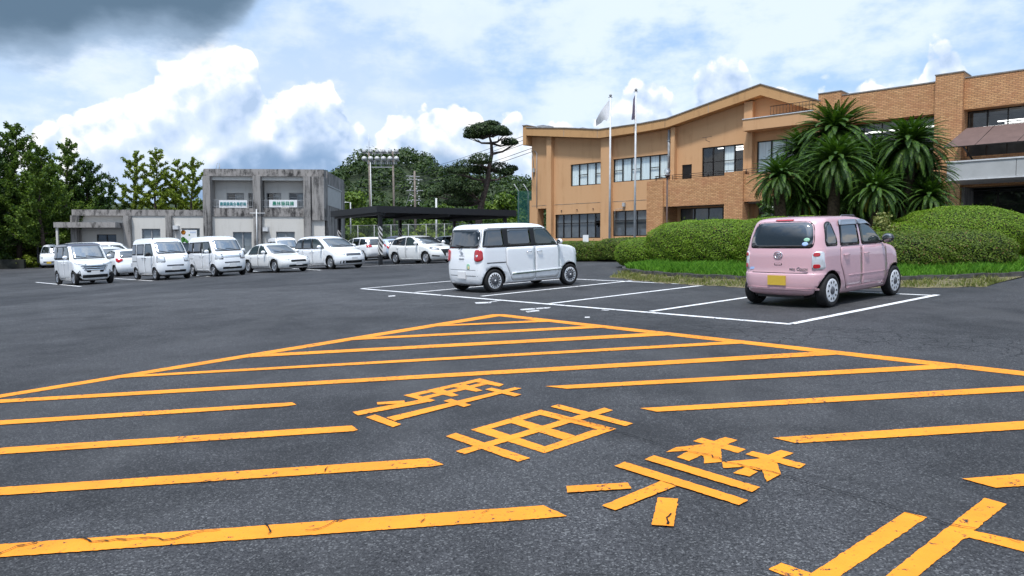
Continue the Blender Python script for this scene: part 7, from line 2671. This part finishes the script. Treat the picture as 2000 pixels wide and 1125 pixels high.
def in_island():
    while True:
        i = rng.integers(0, len(kp) - 1)
        f = rng.uniform()
        p = kp[i] * (1 - f) + kp[i + 1] * f
        t_ = kp[i + 1] - kp[i]
        nn = np.array([-t_[1], t_[0]])
        nn /= np.linalg.norm(nn)
        if nn @ (np.array([9.0, 24.0]) - p) < 0:
            nn = -nn
        d = 0.08 + 2.6 * rng.uniform() ** 1.2
        q = p + nn * d
        return q[0], q[1], gz(*q) + 0.10, 0.75 + 0.35 * min(d, 1) + 0.25 * math.sin(q[0] * 2.1) * math.sin(q[1] * 1.7)


tag(cards('long_grass', blades(42000, in_island, 0.10, 0.27, 0.008), M['grass']), 'long bright green grass on the island in front of the hedges', 'grass', kind='stuff')
so, ip = np.array(strip_o), np.array(ipts)


def in_verge():
    t = rng.uniform()
    e_ = pr_(ipts, t)
    a = pr_(strip_o, t)
    f = rng.uniform() ** 0.8
    q = e_ + (a - e_) * f * 0.97
    return q[0], q[1], gz(*q) + 0.01, 0.6 + 0.8 * (math.sin(q[0] * 5) * math.sin(q[1] * 4.3) > 0.1)


tag(cards('dry_verge_grass', blades(9000, in_verge, 0.03, 0.10, 0.008), M['drygrass']), 'short dry yellowish grass spilling over the kerb', 'grass', kind='stuff')

# ------------------------------------------------------------------ poles, lamps, fences and wires in the distance
FD = 100.0
m = FD / FPX
fx = X_at(745, FD)
fg = gz(fx, FD)
fl = thing('floodlight_frame', 'sports ground floodlights on two weathered poles joined by cross beams', 'floodlights', (fx, FD, fg))
fz = lambda py: CAMH + (485 - py) * m - fg
b = MB()
b.tube([(-19 * m, 0, -0.3), (-22 * m, 0, fz(297))], [0.18, 0.13], 10)
b.tube([(27 * m, 0, -0.3), (24 * m, 0, fz(297))], [0.17, 0.12], 10)
b.build('pole', M['rust_steel'], fl)
b = MB()
b.tube([(-16.5 * m, -0.25, -0.3), (-19 * m, -0.25, fz(310))], 0.06, 8)
b.tube([(-21 * m, -0.3, fz(297)), (-21 * m, -0.3, fz(266))], 0.03, 5)
b.build('lightning_rod', M['steel_white'], fl)
b = MB()
for py, x0, x1 in ((301, -33, 37), (316, -33, 37), (328, -20, 26)):
    b.box(x0 * m, x1 * m, -0.08, 0.08, fz(py) - 0.07, fz(py) + 0.07)
b.box(1 * m, 2.2 * m, -0.05, 0.05, fz(328), fz(303))
for x in np.arange(-25, 30, 4.2):
    b.box(x * m, (x + 2.4) * m, -0.2, 0.0, fz(322.5), fz(318))
b.build('cross_beam', M['steel_grey'], fl)
for k in range(6):
    x = (-30 + 12.4 * k) * m
    for py, tilt, r_ in ((311, 1, 0.36), (299, -1, 0.28)):
        b = MB()
        ax = Vector((0, -1, -0.35 if tilt > 0 else 0.1)).normalized()
        c0 = Vector((x, -0.15, fz(py)))
        b.tube([c0 - ax * -0.02, c0 + ax * 0.14, c0 + ax * 0.34], [0.08, r_ * 0.7, r_], 14)
        b.build('floodlight', [M['steel_white'] if tilt > 0 else M['steel_grey']], fl)

MD = 85.0
mm = MD / FPX
mx = X_at(811, MD)
mg = gz(mx, MD)
mz = lambda py: CAMH + (485 - py) * mm - mg
mast = thing('insulator_mast', 'dark utility mast crowded with insulators and crossarms before the hill', 'utility pole', (mx, MD, mg))
b = MB()
b.tube([(0.1, 0, -0.3), (0, 0, mz(335))], [0.17, 0.11], 8)
b.build('pole', M['rust_steel'], mast)
b = MB()
for py, w_ in ((346, 0.6), (352, 0.9), (373, 0.95), (392, 0.7)):
    b.box(-w_, w_, -0.06, 0.06, mz(py) - 0.05, mz(py) + 0.05)
b.box(-1.0, -0.1, -0.05, 0.05, mz(345.5), mz(344))
b.build('crossarm', M['steel_grey'], mast)
b = MB()
for py in range(350, 402, 5):
    for s_ in (-1, 1):
        b.ball((s_ * rng.uniform(0.18, 0.55), -0.12, mz(py + rng.uniform(-2, 2))), (0.10, 0.10, 0.08), 8, 5)
b.build('insulator', M['panelgrey'], mast)
b = MB()
b.tube([(-0.75, 0, mz(345)), (-0.2, 0, mz(360)), (-1.0, 0, mz(401)), (-1.3, 0, mz(425))], 0.025, 5)
b.build('stay_wire', M['steel_grey'], mast)

p = D3(852.5, 470, 62)
g = gz(p.x, p.y)
wp = thing('white_signpole', 'white pole with a small white plate rising behind the carport roof', 'sign', (p.x, p.y, g))
b = MB()
b.tube([(0, 0, -0.1), (0, 0, CAMH + (485 - 388) / FPX * 62 - g)], 0.075, 8)
b.build('pole', M['steel_white'], wp)
b = MB()
b.box(-0.10, 0.10, -0.11, -0.08, 1.1, 1.55)
b.build('plate', M['banner'], wp)
b = MB()
b.lathe([(0.0, -0.115), (0.045, -0.115)], 12, 'y', (0, 0, 1.42))
b.build('black_spot', M['black'], wp)

# white pipe frame beside the office
p0, p1 = D3(674, 470, 72), D3(685, 470, 72)
g = gz(p0.x, 72)
pf = MB()
zt2 = CAMH + (485 - 396) / FPX * 72 - g
pf.tube([(p0.x - p1.x, 0, zt2), (0, 0, zt2), (0, 0, -0.2)], 0.07, 8)
tag(pf.build('pipe_gate', M['steel_white'], None, (p1.x, 72, g)), 'white bent pipe standing at the corner of the concrete office', 'pipe')

# chain link fence on the bank
wire_m = bpy.data.materials.new('chain_link')
wire_m.use_nodes = True
t_ = wire_m.node_tree
t_.nodes.clear()
T = NT(t_)
tcn = T.n('ShaderNodeTexCoord')
sp = T.n('ShaderNodeSeparateXYZ')
T.put(sp.inputs[0], tcn.outputs['Object'])
k1 = T.m('FRACT', T.m('MULTIPLY', T.m('ADD', sp.outputs[0], sp.outputs[2]), 12))
k2 = T.m('FRACT', T.m('MULTIPLY', T.m('SUBTRACT', sp.outputs[0], sp.outputs[2]), 12))
wv = T.m('MAXIMUM', T.m('LESS_THAN', k1, 0.10), T.m('LESS_THAN', k2, 0.10))
df = T.n('ShaderNodeBsdfDiffuse')
T.put(df.inputs[0], (0.16, 0.19, 0.18))
tr = T.n('ShaderNodeBsdfTransparent')
mxs = T.n('ShaderNodeMixShader')
T.put(mxs.inputs[0], wv)
t_.links.new(tr.outputs[0], mxs.inputs[1])
t_.links.new(df.outputs[0], mxs.inputs[2])
oo = T.n('ShaderNodeOutputMaterial')
t_.links.new(mxs.outputs[0], oo.inputs[0])
p0, p1 = D3(668, 470, 66), D3(905, 470, 60)
fe = thing('chain_link_fence', 'long chain link fence with grey posts behind the carport', 'fence', (p0.x, p0.y, gz(p0.x, p0.y)), math.atan2(p1.y - p0.y, p1.x - p0.x))
LF = math.hypot(p1.x - p0.x, p1.y - p0.y)
FH = CAMH + (485 - 440) / FPX * 64 - fe.location.z
b = MB()
b.quad((0, 0, 0), (LF, 0, 0.2), (LF, 0, FH), (0, 0, FH))
b.build('mesh_panel', wire_m, fe)
for k in range(8):
    b = MB()
    x = LF * k / 7
    b.tube([(x, 0, -0.2), (x, 0, FH + 0.03)], 0.04, 6)
    b.build('post', M['steel_grey'], fe)
b = MB()
b.tube([(0, 0, FH), (LF, 0, FH)], 0.025, 6)
b.build('top_rail', M['steel_grey'], fe)
# tall green ball net by the ochre corner
net_m = wire_m.copy()
net_m.name = 'ball_net'
for n_ in net_m.node_tree.nodes:
    if n_.type == 'BSDF_DIFFUSE':
        n_.inputs[0].default_value = (0.03, 0.12, 0.11, 1)
    if n_.type == 'MATH' and n_.operation == 'LESS_THAN':
        n_.inputs[1].default_value = 0.26
nd_ = 78.0
x0, x1 = X_at(1010, nd_), X_at(1060, nd_)
g = gz(x0, nd_)
nt = thing('ball_net', 'tall green sports net on slanted grey posts beside the ochre corner', 'net', (x0, nd_, g))
NH = CAMH + (485 - 374) / FPX * nd_ - g
b = MB()
b.quad((0, 0, 0), (x1 - x0, 0, 0), (x1 - x0, 0, NH), (0, 0, NH))
b.build('netting', net_m, nt)
for x in (0.15, 1.15, 2.4):
    b = MB()
    b.tube([(x, 0.05, -0.2), (x, 0.05, NH), (x - 0.5, 0.05, NH + 0.75)], 0.05, 6)
    b.build('post', M['steel_grey'], nt)
# dark bank wall at the left edge
p0, p1 = D3(-60, 500, 59), D3(62, 500, 60)
b = MB()
b.box(0, p1.x - p0.x, 0, 0.25, -0.3, 0.85)
tag(b.build('retaining_wall', varied('mossy_dark_wall', (0.022, 0.024, 0.02), 0.95, 0.5, 2), None, (p0.x, p0.y, gz(p0.x, p0.y))), 'low dark mossy wall under the left trees', 'wall')

# overhead wires
ends = ((1032, 262, 60, 720, 345, 150), (1032, 270, 60, 720, 352, 150), (1032, 278, 60, 720, 358, 150), (1040, 289, 56, 700, 366, 120), (1040, 296, 56, 700, 372, 120))
for i, (ax, ay, ad, bx, by, bd) in enumerate(ends):
    a, c = D3(ax, ay, ad), D3(bx, by, bd)
    pts = []
    for k in range(15):
        t = k / 14
        q = a.lerp(c, t)
        q.z -= 1.6 * 4 * t * (1 - t) * 0.6
        pts.append(tuple(q - a))
    b = MB()
    b.tube(pts, 0.022, 5)
    tag(b.build('overhead_wire', M['wire'], None, a), 'thin black cable slung from the ochre corner past the pine', 'cable', 'cables from the ochre corner')
